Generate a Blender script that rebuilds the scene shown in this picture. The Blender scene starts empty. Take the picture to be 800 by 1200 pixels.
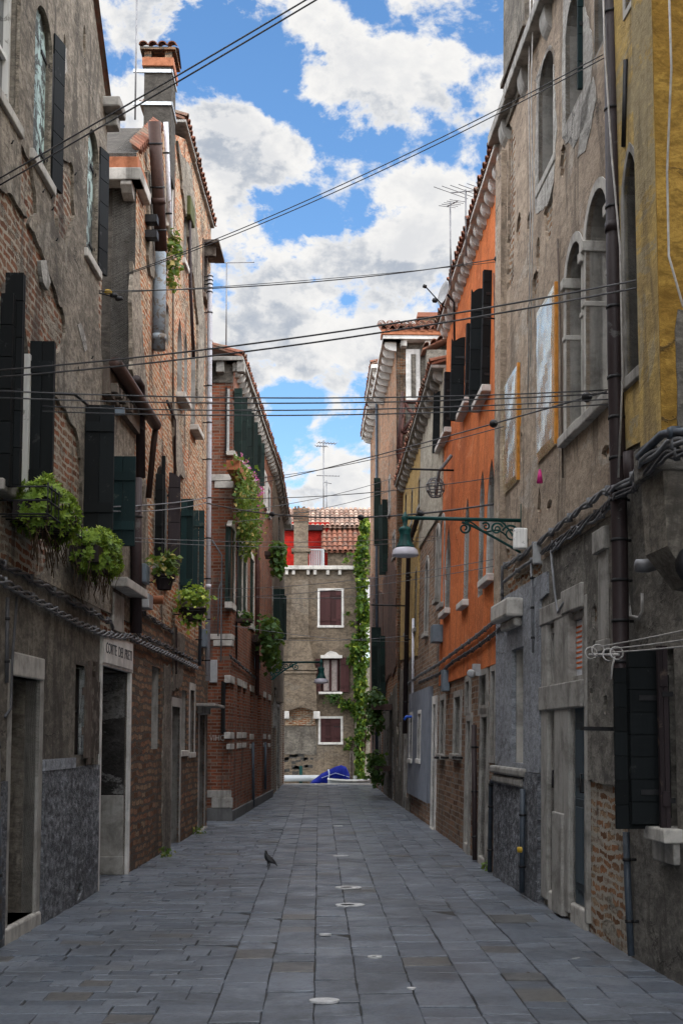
import bpy, bmesh, math, random
from mathutils import Vector, Matrix, noise
from mathutils.geometry import delaunay_2d_cdt
random.seed(11)
SC = bpy.context.scene
COL = SC.collection
PI = math.pi
V = Vector
# ------------------------------------------------------------------ camera model (photo is 800 x 1200)
FPX, PCX, PCY, HORV, VPU, CH = 1500.0, 400.0, 732.0, 864.0, 374.0, 1.65
TP = (HORV - PCY) / FPX
PITCH = math.atan(TP)
YAW = math.atan((PCX - VPU) / FPX * math.cos(PITCH))
FWD = V((math.sin(YAW) * math.cos(PITCH), math.cos(YAW) * math.cos(PITCH), math.sin(PITCH)))
RGT = V((math.cos(YAW), -math.sin(YAW), 0))
UPV = RGT.cross(FWD)
CAM = V((0, 0, CH))
def ray(u, v):
    return (RGT * ((u - PCX) / FPX) + UPV * ((PCY - v) / FPX) + FWD).normalized()
def G(u, v, z=0.0):
    r = ray(u, v); t = (z - CH) / r.z
    return CAM + r * t
def atY(u, v, y):
    r = ray(u, v); return CAM + r * (y / r.y)
# ------------------------------------------------------------------ mesh builder
def poly_area(p):
    return 0.5 * sum(p[i][0] * p[(i + 1) % len(p)][1] - p[(i + 1) % len(p)][0] * p[i][1] for i in range(len(p)))
def inside(x, y, p):
    c = False; j = len(p) - 1
    for i in range(len(p)):
        if (p[i][1] > y) != (p[j][1] > y):
            if x < (p[j][0] - p[i][0]) * (y - p[i][1]) / (p[j][1] - p[i][1]) + p[i][0]: c = not c
        j = i
    return c
def tri2d(outer, holes):
    vs, es = [], []
    for lp in [outer] + holes:
        b = len(vs); n = len(lp)
        vs += [V((p[0], p[1])) for p in lp]
        es += [(b + i, b + (i + 1) % n) for i in range(n)]
    r = delaunay_2d_cdt(vs, es, [], 0, 1e-5)
    vo, fo = r[0], r[2]
    out = []
    for f in fo:
        cx = sum(vo[i].x for i in f) / len(f); cy = sum(vo[i].y for i in f) / len(f)
        if inside(cx, cy, outer) and not any(inside(cx, cy, h) for h in holes): out.append(list(f))
    return [(a.x, a.y) for a in vo], out
def clip_z(poly, lo, hi):
    def half(p, z, keep_above):
        o = []
        for i in range(len(p)):
            a, b = p[i], p[(i + 1) % len(p)]
            ia = a[1] >= z if keep_above else a[1] <= z
            ib = b[1] >= z if keep_above else b[1] <= z
            if ia: o.append(a)
            if ia != ib:
                t = (z - a[1]) / (b[1] - a[1]); o.append((a[0] + t * (b[0] - a[0]), z))
        return o
    p = half(poly, lo, True)
    return half(p, hi, False) if len(p) > 2 else []
def rough(poly, step=0.12, amp=0.05, seed=0.0, freq=3.0):
    o = []
    for i in range(len(poly)):
        a, b = V(poly[i]), V(poly[(i + 1) % len(poly)])
        n = max(1, int((b - a).length / step))
        for k in range(n):
            p = a + (b - a) * (k / n)
            q = V((p.x * freq + seed, p.y * freq, seed * 1.7))
            d = noise.noise_vector(q) + 0.6 * noise.noise_vector(q * 2.9) + 0.4 * noise.noise_vector(q * 7.0)
            o.append((p.x + d.x * amp, p.y + d.y * amp))
    return o
class Fr:
    """a frame: P(s, z, o) = origin + s*ax + z*up + o*nrm"""
    def __init__(s, o, ax, up, nrm): s.o, s.ax, s.up, s.n = V(o), V(ax).normalized(), V(up).normalized(), V(nrm).normalized()
    def P(s, a, b, c=0.0): return s.o + s.ax * a + s.up * b + s.n * c
WF = Fr((0, 0, 0), (1, 0, 0), (0, 0, 1), (0, -1, 0))
class MB:
    def __init__(s): s.v, s.f, s.m, s.sm, s.r, s.cuts = [], [], [], [], [], []
    def cut(s):
        """what follows is a piece of its own: build() links one object per piece"""
        if s.v: s.cuts.append((len(s.v), len(s.f)))
        return s
    def add(s, vs, fs, mat=0, smooth=False, rnd=None):
        b = len(s.v); s.v += [V(p) for p in vs]
        for f in fs:
            s.f.append([b + i for i in f]); s.m.append(mat); s.sm.append(smooth)
            s.r.append(random.random() if rnd is None else rnd)
        return s
    def box(s, fr, a0, a1, b0, b1, c0, c1, mat=0, rnd=None):
        if rnd is None: rnd = random.random()
        p = [fr.P(a, b, c) for a in (a0, a1) for b in (b0, b1) for c in (c0, c1)]
        return s.add(p, [(0, 1, 3, 2), (4, 6, 7, 5), (0, 4, 5, 1), (2, 3, 7, 6), (0, 2, 6, 4), (1, 5, 7, 3)], mat, False, rnd)
    def wbox(s, x0, x1, y0, y1, z0, z1, mat=0, rnd=None):
        return s.box(WF, x0, x1, z0, z1, -y1, -y0, mat, rnd)
    def sheet(s, fr, outer, holes=(), o=0.0, th=0.05, mat=0, back=True, rim=None):
        v2, fs = tri2d(outer, list(holes))
        if not fs: return s
        rnd = random.random()
        n = len(v2)
        cnt = {}
        for f in fs:
            for i in range(len(f)):
                e = (f[i], f[(i + 1) % len(f)]); k = (min(e), max(e))
                cnt[k] = None if k in cnt else e
        be = [e for e in cnt.values() if e]
        used = sorted({i for f in fs for i in f}); ix = {q: i for i, q in enumerate(used)}
        rb = {}
        vs = [fr.P(*v2[q], o) for q in used]
        for e in be:
            for q in e:
                if q not in rb: rb[q] = len(vs); vs.append(fr.P(*v2[q], o - th))
        b = len(s.v)
        s.add(vs, [[ix[q] for q in f] for f in fs], mat, False, rnd)
        for p, q in be:
            s.f.append([b + ix[p], b + rb[p], b + rb[q], b + ix[q]]); s.m.append(mat if rim is None else rim); s.sm.append(False); s.r.append(rnd)
        if back: s.add([fr.P(a, b, o - th) for a, b in v2], [f[::-1] for f in fs], mat, False, rnd)
        return s
    def tube(s, pts, r, n=6, mat=0, closed=False, rnd=None, caps=True):
        pts = [V(p) for p in pts]; m = len(pts)
        if rnd is None: rnd = random.random()
        rr = r if isinstance(r, (list, tuple)) else [r] * m
        vs, fs = [], []
        up = None
        for i in range(m):
            if closed: t = pts[(i + 1) % m] - pts[i - 1]
            else: t = pts[min(i + 1, m - 1)] - pts[max(i - 1, 0)]
            t = t.normalized() if t.length > 1e-9 else V((0, 0, 1))
            if up is None: up = V((0, 0, 1)) if abs(t.z) < 0.9 else V((1, 0, 0))
            x = t.cross(up)
            if x.length < 1e-4: x = t.orthogonal()
            x.normalize(); y = x.cross(t).normalized(); up = y
            for k in range(n):
                a = 2 * PI * k / n
                vs.append(pts[i] + (x * math.cos(a) + y * math.sin(a)) * rr[i])
        for i in range(m if closed else m - 1):
            for k in range(n):
                j = (i + 1) % m
                fs.append((i * n + k, i * n + (k + 1) % n, j * n + (k + 1) % n, j * n + k))
        if caps and not closed:
            fs.append(tuple(range(n))[::-1]); fs.append(tuple((m - 1) * n + k for k in range(n)))
        return s.add(vs, fs, mat, True, rnd)
    def lathe(s, c, prof, n=16, ax=(0, 0, 1), mat=0, smooth=True):
        c = V(c); ax = V(ax).normalized(); x = ax.orthogonal().normalized(); y = ax.cross(x)
        vs, fs = [], []
        for r, h in prof:
            for k in range(n):
                a = 2 * PI * k / n
                vs.append(c + ax * h + (x * math.cos(a) + y * math.sin(a)) * max(r, 1e-4))
        for i in range(len(prof) - 1):
            for k in range(n):
                fs.append((i * n + k, i * n + (k + 1) % n, (i + 1) * n + (k + 1) % n, (i + 1) * n + k))
        return s.add(vs, fs, mat, smooth)
    def build(s, name, mats, parent=None, loc=None, bevel=0.0, label=None):
        if not isinstance(mats, (list, tuple)): mats = [mats]
        if s.cuts:
            ed = [(0, 0)] + s.cuts + [(len(s.v), len(s.f))]; obs = []
            for (v0, f0), (v1, f1) in zip(ed, ed[1:]):
                if v1 == v0: continue
                q = MB(); q.v = s.v[v0:v1]; q.f = [[i - v0 for i in f] for f in s.f[f0:f1]]; q.m, q.sm, q.r = s.m[f0:f1], s.sm[f0:f1], s.r[f0:f1]
                obs.append(q.build(name, mats, parent, loc, bevel, label))
            return obs[0]
        if parent is not None: org = ORG[parent.name]
        elif loc is not None: org = V(loc)
        else:
            xs = [p.x for p in s.v]; ys = [p.y for p in s.v]
            org = V(((min(xs) + max(xs)) / 2, (min(ys) + max(ys)) / 2, min(p.z for p in s.v)))
        me = bpy.data.meshes.new(name)
        me.from_pydata([p - org for p in s.v], [], s.f)
        me.polygons.foreach_set('material_index', s.m)
        me.polygons.foreach_set('use_smooth', s.sm)
        for m in mats: me.materials.append(m)
        uv = me.uv_layers.new(name='UVMap')
        data = []
        for p in me.polygons:
            nn = p.normal
            if abs(nn.z) > 0.75:
                for i in p.vertices: q = s.v[i]; data += [q.x, q.y]
            else:
                t = V((-nn.y, nn.x, 0)).normalized()
                if abs(t.y) > abs(t.x):
                    if t.y < 0: t = -t
                elif t.x < 0: t = -t
                for i in p.vertices: q = s.v[i]; data += [q.dot(t), q.z]
        uv.data.foreach_set('uv', data)
        at = me.attributes.new('rnd', 'FLOAT', 'FACE'); at.data.foreach_set('value', s.r)
        me.update()
        ob = bpy.data.objects.new(name, me); COL.objects.link(ob)
        if parent is not None: ob.parent = parent
        else: ob.location = org
        ORG[ob.name] = org
        if bevel:
            b = ob.modifiers.new('Bevel', 'BEVEL'); b.width = bevel; b.segments = 2; b.limit_method = 'ANGLE'; b.angle_limit = 0.7
        if label: ob['label'] = label
        return ob
ORG = {}
def empty(name, loc, label, cat, group=None):
    o = bpy.data.objects.new(name, None); COL.objects.link(o); o.location = loc; o.empty_display_size = 0.2
    ORG[o.name] = V(loc); o['label'] = label; o['category'] = cat
    if group: o['group'] = group
    return o
def tag(o, label, cat, group=None):
    o['label'] = label; o['category'] = cat
    if group: o['group'] = group
    return o
def struct(o, kind='structure'):
    o['kind'] = kind; return o
def copy_part(o, offset, parent):
    c = o.copy(); COL.objects.link(c); c.parent = parent; c.location = o.location + V(offset)
    ORG[c.name] = ORG[o.name]
    return c
def copy_tree(o, loc, label=None):
    c = o.copy(); COL.objects.link(c); c.location = loc; ORG[c.name] = V(loc)
    if label: c['label'] = label
    for ch in [x for x in COL.objects if x.parent == o]:
        d = ch.copy(); COL.objects.link(d); d.parent = c; ORG[d.name] = ORG[c.name]
    return c
# ------------------------------------------------------------------ materials
class NT:
    def __init__(s, name, world=False):
        if world: s.t = world.node_tree
        else:
            s.mat = bpy.data.materials.new(name); s.mat.use_nodes = True; s.t = s.mat.node_tree
        s.t.nodes.clear()
    def n(s, typ, **kw):
        nd = s.t.nodes.new(typ)
        for k, v in kw.items(): setattr(nd, k, v)
        return nd
    def ln(s, a, b): s.t.links.new(a, b)
    def put(s, sock, val):
        if isinstance(val, bpy.types.NodeSocket): s.ln(val, sock)
        elif val is not None:
            if isinstance(val, (tuple, list)) and len(val) == 3 and sock.type == 'RGBA': val = (*val, 1)
            sock.default_value = val
    def noise(s, vec, scale, detail=4, rough=0.55, dist=0.0, col=False):
        nd = s.n('ShaderNodeTexNoise'); s.put(nd.inputs['Vector'], vec); nd.inputs['Scale'].default_value = scale
        nd.inputs['Detail'].default_value = detail; nd.inputs['Roughness'].default_value = rough; nd.inputs['Distortion'].default_value = dist
        return nd.outputs['Color' if col else 'Fac']
    def math(s, op, a, b=None, c=None, clamp=False):
        nd = s.n('ShaderNodeMath', operation=op, use_clamp=clamp)
        s.put(nd.inputs[0], a); s.put(nd.inputs[1], b)
        if c is not None: s.put(nd.inputs[2], c)
        return nd.outputs[0]
    def rng(s, x, a, b, lo=0.0, hi=1.0, smooth=True):
        nd = s.n('ShaderNodeMapRange'); nd.interpolation_type = 'SMOOTHSTEP' if smooth else 'LINEAR'
        s.put(nd.inputs[0], x)
        for i, q in enumerate((a, b, lo, hi)): nd.inputs[i + 1].default_value = q
        return nd.outputs[0]
    def mix(s, f, a, b, blend='MIX'):
        nd = s.n('ShaderNodeMix', data_type='RGBA', blend_type=blend); nd.clamp_factor = True
        s.put(nd.inputs[0], f); s.put(nd.inputs[6], a); s.put(nd.inputs[7], b)
        return nd.outputs[2]
    def vmul(s, vec, k):
        nd = s.n('ShaderNodeVectorMath', operation='MULTIPLY'); s.put(nd.inputs[0], vec); nd.inputs[1].default_value = k
        return nd.outputs[0]
    def vadd(s, a, b):
        nd = s.n('ShaderNodeVectorMath', operation='ADD'); s.put(nd.inputs[0], a); s.put(nd.inputs[1], b)
        return nd.outputs[0]
    def uv(s):
        nd = s.n('ShaderNodeUVMap'); nd.uv_map = 'UVMap'; return nd.outputs[0]
    def pos(s): return s.n('ShaderNodeNewGeometry').outputs['Position']
    def rnd(s):
        nd = s.n('ShaderNodeAttribute', attribute_name='rnd'); return nd.outputs['Fac']
    def bump(s, h, strength=0.5, dist=0.01, normal=None):
        nd = s.n('ShaderNodeBump'); nd.inputs['Strength'].default_value = strength; nd.inputs['Distance'].default_value = dist
        s.put(nd.inputs['Height'], h)
        if normal is not None: s.put(nd.inputs['Normal'], normal)
        return nd.outputs[0]
    def out(s, base, rough=0.8, normal=None, metal=0.0, spec=0.3, **kw):
        b = s.n('ShaderNodeBsdfPrincipled'); o = s.n('ShaderNodeOutputMaterial')
        s.put(b.inputs['Base Color'], base); s.put(b.inputs['Roughness'], rough); s.put(b.inputs['Metallic'], metal)
        s.put(b.inputs['Specular IOR Level'], spec)
        for k, v in kw.items(): s.put(b.inputs[k], v)
        if normal is not None: s.ln(normal, b.inputs['Normal'])
        s.ln(b.outputs[0], o.inputs[0]); return s.mat
def sc(c, k): return tuple(x * k for x in c)
def m_plaster(name, c, c2=None, dirt=(0.05, 0.045, 0.04), streak=0.5, blot=0.5, bump=0.6, pale=None, fine=45, seed=0.0, flecks=0.25, grit=0.5, palet=0.56, bd=0.03):
    t = NT(name); uv = t.vadd(t.uv(), (seed, seed * 0.37, 0)); us = t.vmul(uv, (0.6, 1, 1))
    c2 = c2 or sc(c, 0.72)
    big = t.noise(us, 0.75, 6, 0.62, 0.8); mid = t.noise(us, 3.2, 8, 0.7, 0.6); fn = t.noise(us, fine, 5, 0.75)
    st = t.noise(t.vmul(uv, (1.7, 0.30, 1)), 1.0, 9, 0.7, 1.2)
    col = t.mix(t.rng(big, 0.42, 0.58), c, c2)
    col = t.mix(t.math('MULTIPLY', t.rng(mid, 0.45, 0.66), blot), col, sc(c2, 0.6))
    col = t.mix(t.math('MULTIPLY', t.rng(mid, 0.48, 0.36), blot * 0.5), col, sc(c, 1.22))
    if pale: col = t.mix(t.math('MULTIPLY', t.rng(t.noise(us, 1.1, 10, 0.70, 0.8), palet, palet + 0.025), 0.8), col, pale)
    col = t.mix(t.math('MULTIPLY', t.rng(st, 0.50, 0.61), streak), col, dirt)
    ch = t.noise(us, 6.0, 7, 0.78, 1.2)
    chip = t.rng(ch, 0.645, 0.67)
    col = t.mix(t.math('MULTIPLY', chip, min(1, flecks * 2)), col, sc(dirt, 1.2))
    col = t.mix(t.rng(fn, 0.40, 0.66, 0.0, grit), col, sc(c2, 0.5))
    col = t.mix(t.rng(fn, 0.42, 0.30, 0.0, grit * 0.5), col, sc(c, 1.3))
    g2 = t.noise(us, 14, 6, 0.72, 0.5)
    col = t.mix(t.rng(g2, 0.47, 0.62, 0.0, min(1, grit * 1.15)), col, sc(c2, 0.42))
    col = t.mix(t.rng(g2, 0.46, 0.34, 0.0, grit * 0.7), col, sc(c, 1.4))
    cr = t.n('ShaderNodeTexVoronoi', feature='DISTANCE_TO_EDGE'); t.put(cr.inputs['Vector'], t.vadd(us, t.vmul(t.noise(us, 3.5, 5, 0.7, 0, True), (0.6, 0.6, 0)))); cr.inputs['Scale'].default_value = 0.7
    crack = t.math('MULTIPLY', t.rng(cr.outputs[0], 0.0, 0.012, 1.0, 0.0), t.rng(big, 0.45, 0.6))
    col = t.mix(t.math('MULTIPLY', crack, 0.7), col, sc(dirt, 0.6))
    h = t.math('ADD', t.math('MULTIPLY', mid, 0.7), t.math('ADD', t.math('MULTIPLY', fn, 0.25), t.math('MULTIPLY', g2, 0.5)))
    h = t.math('SUBTRACT', h, t.math('MULTIPLY', t.math('ADD', chip, crack), 0.3))
    return t.out(col, 0.92, t.bump(h, bump, bd), spec=0.15)
def m_brick(name, c1, c2, mortar, smear=(0.30, 0.26, 0.21), smear_amt=0.5, row=0.075, wid=0.25, warp=0.02, bump=0.9, seed=0.0, dark=0.4, grime=(0.06, 0.05, 0.045), mort=0.010, bd=0.025, ga=0.75, red=None):
    t = NT(name); uv0 = t.vadd(t.uv(), (seed, seed * 0.61, 0)); us = t.vmul(uv0, (0.5, 1, 1))
    w = t.noise(uv0, 2.2, 4, 0.6, 0, True)
    wv = t.n('ShaderNodeVectorMath', operation='SUBTRACT'); t.put(wv.inputs[0], w); wv.inputs[1].default_value = (0.5, 0.5, 0.5)
    w2 = t.n('ShaderNodeVectorMath', operation='SUBTRACT'); t.put(w2.inputs[0], t.noise(uv0, 14, 3, 0.6, 0, True)); w2.inputs[1].default_value = (0.5, 0.5, 0.5)
    uv = t.vadd(t.vadd(uv0, t.vmul(wv.outputs[0], (warp * 2.5, warp * 2.5, 0))), t.vmul(w2.outputs[0], (warp, warp * 0.8, 0)))
    b = t.n('ShaderNodeTexBrick'); t.put(b.inputs['Vector'], uv)
    for k, q in (('Scale', 1.0), ('Mortar Size', mort), ('Mortar Smooth', 0.3), ('Bias', 0.0), ('Brick Width', wid), ('Row Height', row)): b.inputs[k].default_value = q
    b.offset = 0.5
    b.inputs['Color1'].default_value = (0, 0, 0, 1); b.inputs['Color2'].default_value = (1, 1, 1, 1); b.inputs['Mortar'].default_value = (0.5, 0.5, 0.5, 1)
    g = t.n('ShaderNodeSeparateColor'); t.ln(b.outputs['Color'], g.inputs[0])
    per = g.outputs[0]
    big = t.noise(us, 0.8, 6, 0.65, 0.8); mid = t.noise(us, 2.6, 9, 0.74, 0.8); fn = t.noise(us, 34, 5, 0.75)
    bc = t.mix(per, c1, c2)
    bc = t.mix(t.rng(t.math('FRACT', t.math('MULTIPLY', per, 7.31)), 0.68, 0.8), bc, sc(c1, dark))
    bc = t.mix(t.rng(t.math('FRACT', t.math('MULTIPLY', per, 3.17)), 0.8, 0.9), bc, mortar)
    bc = t.mix(t.rng(big, 0.40, 0.62, 0, 0.5), bc, sc(c2, 0.6))
    if red: bc = t.mix(t.rng(t.noise(us, 1.3, 5, 0.6, 0.5), 0.50, 0.60, 0, 0.85), bc, red)
    bc = t.mix(t.rng(fn, 0.40, 0.68, 0, 0.6), bc, sc(c1, 0.45))
    g2 = t.noise(us, 12, 6, 0.74, 0.6)
    bc = t.mix(t.rng(g2, 0.47, 0.62, 0, 0.7), bc, sc(c1, 0.38))
    bc = t.mix(t.rng(g2, 0.44, 0.34, 0, 0.45), bc, mortar)
    mk = t.rng(t.math('ADD', b.outputs['Fac'], t.math('MULTIPLY', t.math('SUBTRACT', fn, 0.5), 0.6)), 0.3, 0.6)
    col = t.mix(mk, bc, mortar)
    th = 0.64 - 0.13 * smear_amt
    sm = t.rng(t.math('ADD', t.math('MULTIPLY', mid, 0.75), t.math('MULTIPLY', big, 0.25)), th, th + 0.025)
    sm = t.math('MULTIPLY', sm, t.rng(fn, 0.66, 0.5, 0.25, 1.0))
    sc2 = t.mix(t.rng(t.noise(us, 9, 5, 0.7), 0.4, 0.62), smear, sc(smear, 0.6))
    col = t.mix(t.math('MULTIPLY', sm, 0.92), col, sc2)
    st = t.noise(t.vmul(uv0, (1.5, 0.3, 1)), 1.0, 9, 0.72, 1.2)
    col = t.mix(t.rng(st, 0.50, 0.64, 0, ga), col, grime)
    h = t.math('SUBTRACT', t.math('MULTIPLY', fn, 0.35), t.math('MULTIPLY', mk, 0.75))
    h = t.math('ADD', h, t.math('MULTIPLY', per, 0.3)); h = t.math('ADD', h, t.math('MULTIPLY', sm, 0.7))
    return t.out(col, 0.93, t.bump(h, bump, bd), spec=0.12)
def m_stone(name, c, dirt=(0.10, 0.09, 0.08), amt=0.6, bump=0.35):
    t = NT(name); p = t.pos()
    a = t.noise(p, 3.0, 8, 0.7, 0.4); b = t.noise(p, 24, 5, 0.7); st = t.noise(t.vmul(p, (9, 9, 0.8)), 1, 6, 0.65)
    col = t.mix(t.math('MULTIPLY', t.rng(a, 0.42, 0.68), amt), c, dirt)
    col = t.mix(t.rng(st, 0.5, 0.72, 0, amt * 0.8), col, sc(dirt, 0.7))
    col = t.mix(t.rng(b, 0.4, 0.8, 0, 0.4), col, sc(c, 0.55))
    return t.out(col, 0.8, t.bump(t.math('ADD', a, t.math('MULTIPLY', b, 0.35)), bump, 0.02), spec=0.25)
def m_paint(name, c, worn=None, amt=0.25, rough=0.55, bump=0.25, scale=6, metal=0.0, grain=True):
    t = NT(name); p = t.pos()
    a = t.noise(p, scale, 8, 0.72, 0.5); g = t.noise(t.vmul(p, (40, 40, 2.0)) if grain else p, 1.0 if grain else 30, 4, 0.6)
    k = t.math('ADD', t.math('MULTIPLY', t.rnd(), 0.9), 0.6)
    col = t.mix(1.0, c, t.math('MULTIPLY', k, 1.0), 'MULTIPLY')
    col = t.mix(t.rng(g, 0.35, 0.8, 0, 0.45), col, sc(c, 0.55))
    if worn: col = t.mix(t.rng(a, 0.62 - amt * 0.35, 0.66 - amt * 0.3), col, worn)
    return t.out(col, rough, t.bump(t.math('ADD', g, t.math('MULTIPLY', a, 0.5)), bump, 0.004), metal=metal, spec=0.18)
def m_plain(name, c, rough=0.6, metal=0.0, spec=0.4, var=0.35, scale=12, **kw):
    t = NT(name); a = t.noise(t.pos(), scale, 6, 0.65)
    return t.out(t.mix(t.rng(a, 0.35, 0.7, 0, 1), c, sc(c, 1 - var)), t.rng(a, 0.3, 0.7, rough * 0.85, min(1, rough * 1.15)), t.bump(a, 0.15, 0.006), metal=metal, spec=spec, **kw)
def m_leaf(name, c1, c2, c3=None):
    t = NT(name); r = t.rnd()
    col = t.mix(r, c1, c2)
    if c3: col = t.mix(t.rng(r, 0.86, 0.9), col, c3)
    b = t.n('ShaderNodeBsdfPrincipled'); t.put(b.inputs['Base Color'], col); b.inputs['Roughness'].default_value = 0.55; b.inputs['Specular IOR Level'].default_value = 0.3
    tr = t.n('ShaderNodeBsdfTranslucent'); t.put(tr.inputs['Color'], t.mix(0.5, col, (0.35, 0.45, 0.04)))
    mx = t.n('ShaderNodeMixShader'); mx.inputs[0].default_value = 0.3; t.ln(b.outputs[0], mx.inputs[1]); t.ln(tr.outputs[0], mx.inputs[2])
    o = t.n('ShaderNodeOutputMaterial'); t.ln(mx.outputs[0], o.inputs[0]); return t.mat
def m_tile(name, c1, c2, c3):
    t = NT(name); r = t.rnd(); p = t.pos()
    a = t.noise(p, 2.2, 7, 0.7, 0.5); b = t.noise(p, 30, 4, 0.7)
    col = t.mix(r, c1, c2); col = t.mix(t.rng(a, 0.5, 0.62), col, c3); col = t.mix(t.rng(b, 0.4, 0.8, 0, 0.5), col, sc(c1, 0.4))
    return t.out(col, 0.9, t.bump(b, 0.4, 0.01), spec=0.15)
SKYV, SKY_STR = 2.35, 0.10
CLOUD_W, CLOUD_M, CLOUD_D = (9.8, 9.65, 9.4), (7.6, 7.7, 7.9), (4.6, 5.1, 5.9)
SUN_E, SUN_ANG, EXPO = 1.6, 25, 0.0
BOOST_DIR, CLOUD_BOOST = (0.0, -1.0, 0.0), 7.2  # added brightening of the unseen clouds around the view, as fill for the walls
# cloud cover nudges: photo direction (u, v), radius in px at the focal distance, amount
BLOBS = [(255, 60, 90, -0.13), (330, 130, 80, -0.10), (395, 180, 80, -0.12), (330, 255, 70, -0.11), (395, 270, 70, -0.10), (330, 500, 80, -0.14), (345, 40, 50, -0.08), (240, 170, 40, -0.06), (235, 20, 50, -0.06),
         (180, 30, 80, 0.10), (300, 170, 60, 0.08), (250, 200, 50, 0.05), (440, 80, 120, 0.09), (320, 350, 120, 0.07), (440, 380, 140, 0.09), (560, 90, 140, 0.08), (530, 250, 130, 0.08), (400, 560, 90, 0.06), (250, 270, 60, 0.06)]
# ------------------------------------------------------------------ palette
M = {}
M['grey_plaster'] = m_plaster('grey_plaster', (0.33, 0.285, 0.23), (0.225, 0.195, 0.158), streak=0.75, pale=(0.33, 0.30, 0.255), blot=0.8, flecks=0.5, grit=0.65)
M['smooth_grey'] = m_plaster('smooth_grey', (0.235, 0.21, 0.175), (0.155, 0.138, 0.117), streak=0.7, seed=5, blot=0.8, flecks=0.4)
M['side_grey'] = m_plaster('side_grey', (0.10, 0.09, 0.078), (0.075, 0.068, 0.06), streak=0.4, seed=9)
M['rough_cast'] = m_plaster('rough_cast', (0.27, 0.28, 0.30), (0.18, 0.187, 0.205), streak=0.4, bump=1.0, fine=15, seed=3, blot=0.9, grit=0.9, bd=0.08)
M['brown_plaster'] = m_plaster('brown_plaster', (0.45, 0.36, 0.275), (0.35, 0.275, 0.21), streak=0.6, blot=0.55, pale=(0.45, 0.40, 0.34), seed=13, flecks=0.45, grit=0.4)
M['white_render'] = m_plaster('white_render', (0.52, 0.50, 0.46), (0.40, 0.38, 0.35), streak=0.5, seed=55, flecks=0.5)
M['peeled'] = m_plaster('peeled', (0.05, 0.047, 0.045), (0.03, 0.028, 0.027), pale=(0.24, 0.235, 0.23), palet=0.52, seed=59, flecks=0.5)
M['dark_plaster'] = m_plaster('dark_plaster', (0.25, 0.232, 0.205), (0.165, 0.153, 0.136), streak=0.75, seed=17, blot=0.9, pale=(0.19, 0.178, 0.16), flecks=0.5)
M['blue_grey'] = m_plaster('blue_grey', (0.34, 0.355, 0.385), (0.28, 0.295, 0.325), streak=0.25, seed=21, blot=0.35)
M['ochre'] = m_plaster('ochre', (0.62, 0.43, 0.145), (0.49, 0.35, 0.15), dirt=(0.12, 0.10, 0.075), streak=0.55, pale=(0.40, 0.345, 0.23), seed=25, blot=0.5, palet=0.50, grit=0.3)
M['deep_ochre'] = m_plaster('deep_ochre', (0.50, 0.32, 0.08), (0.34, 0.20, 0.045), streak=0.3, seed=27)
M['orange'] = m_plaster('orange', (0.68, 0.205, 0.068), (0.56, 0.155, 0.05), dirt=(0.24, 0.08, 0.04), streak=0.4, seed=31, blot=0.3, flecks=0.2, pale=(0.70, 0.27, 0.12), palet=0.60, grit=0.22)
M['cream'] = m_plaster('cream', (0.47, 0.43, 0.35), (0.38, 0.345, 0.28), dirt=(0.16, 0.14, 0.11), streak=0.5, seed=35)
M['yellow'] = m_plaster('yellow', (0.50, 0.35, 0.14), (0.40, 0.27, 0.11), dirt=(0.15, 0.12, 0.08), streak=0.5, seed=39)
M['end_plaster'] = m_plaster('end_plaster', (0.225, 0.178, 0.13), (0.165, 0.13, 0.096), streak=0.4, seed=43, pale=(0.20, 0.17, 0.135), blot=0.8, flecks=0.4)
M['red_wall'] = m_plaster('red_wall', (0.42, 0.018, 0.012), (0.34, 0.016, 0.011), dirt=(0.25, 0.02, 0.015), streak=0.2, seed=47)
M['pink_plaster'] = m_plaster('pink_plaster', (0.20, 0.115, 0.085), (0.14, 0.088, 0.07), streak=0.5, seed=51)
M['panel_blue'] = m_plain('panel_blue', (0.165, 0.185, 0.225), 0.6, var=0.12, scale=3)
M['old_brick'] = m_brick('old_brick', (0.34, 0.125, 0.065), (0.27, 0.17, 0.11), (0.38, 0.335, 0.27), smear=(0.37, 0.325, 0.265), smear_amt=0.85, seed=2, warp=0.05, mort=0.016, wid=0.22)
M['pale_brick'] = m_brick('pale_brick', (0.36, 0.165, 0.08), (0.40, 0.30, 0.20), (0.38, 0.345, 0.29), smear=(0.40, 0.36, 0.30), smear_amt=0.65, seed=8, warp=0.08, mort=0.018, bd=0.05)
M['warm_brick'] = m_brick('warm_brick', (0.50, 0.17, 0.065), (0.42, 0.25, 0.135), (0.46, 0.38, 0.28), smear=(0.48, 0.41, 0.32), smear_amt=0.85, seed=14, warp=0.06, mort=0.016, red=(0.50, 0.13, 0.04), ga=0.85, bd=0.04)
M['dark_brick'] = m_brick('dark_brick', (0.30, 0.145, 0.085), (0.33, 0.235, 0.155), (0.10, 0.085, 0.07), smear=(0.22, 0.18, 0.14), smear_amt=0.3, row=0.095, wid=0.30, seed=19, warp=0.06, bump=1.0, mort=0.02, bd=0.05)
M['red_brick'] = m_brick('red_brick', (0.34, 0.105, 0.052), (0.27, 0.095, 0.055), (0.20, 0.15, 0.12), smear=(0.22, 0.12, 0.085), smear_amt=0.2, row=0.066, wid=0.24, seed=23, warp=0.008, bump=0.5)
M['tan_brick'] = m_brick('tan_brick', (0.30, 0.165, 0.10), (0.33, 0.225, 0.155), (0.25, 0.22, 0.185), smear=(0.30, 0.25, 0.20), smear_amt=0.35, row=0.085, wid=0.27, seed=29, warp=0.02)
M['tower_brick'] = m_brick('tower_brick', (0.42, 0.17, 0.075), (0.34, 0.19, 0.11), (0.30, 0.25, 0.19), smear=(0.30, 0.23, 0.17), smear_amt=0.55, seed=37)
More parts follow.
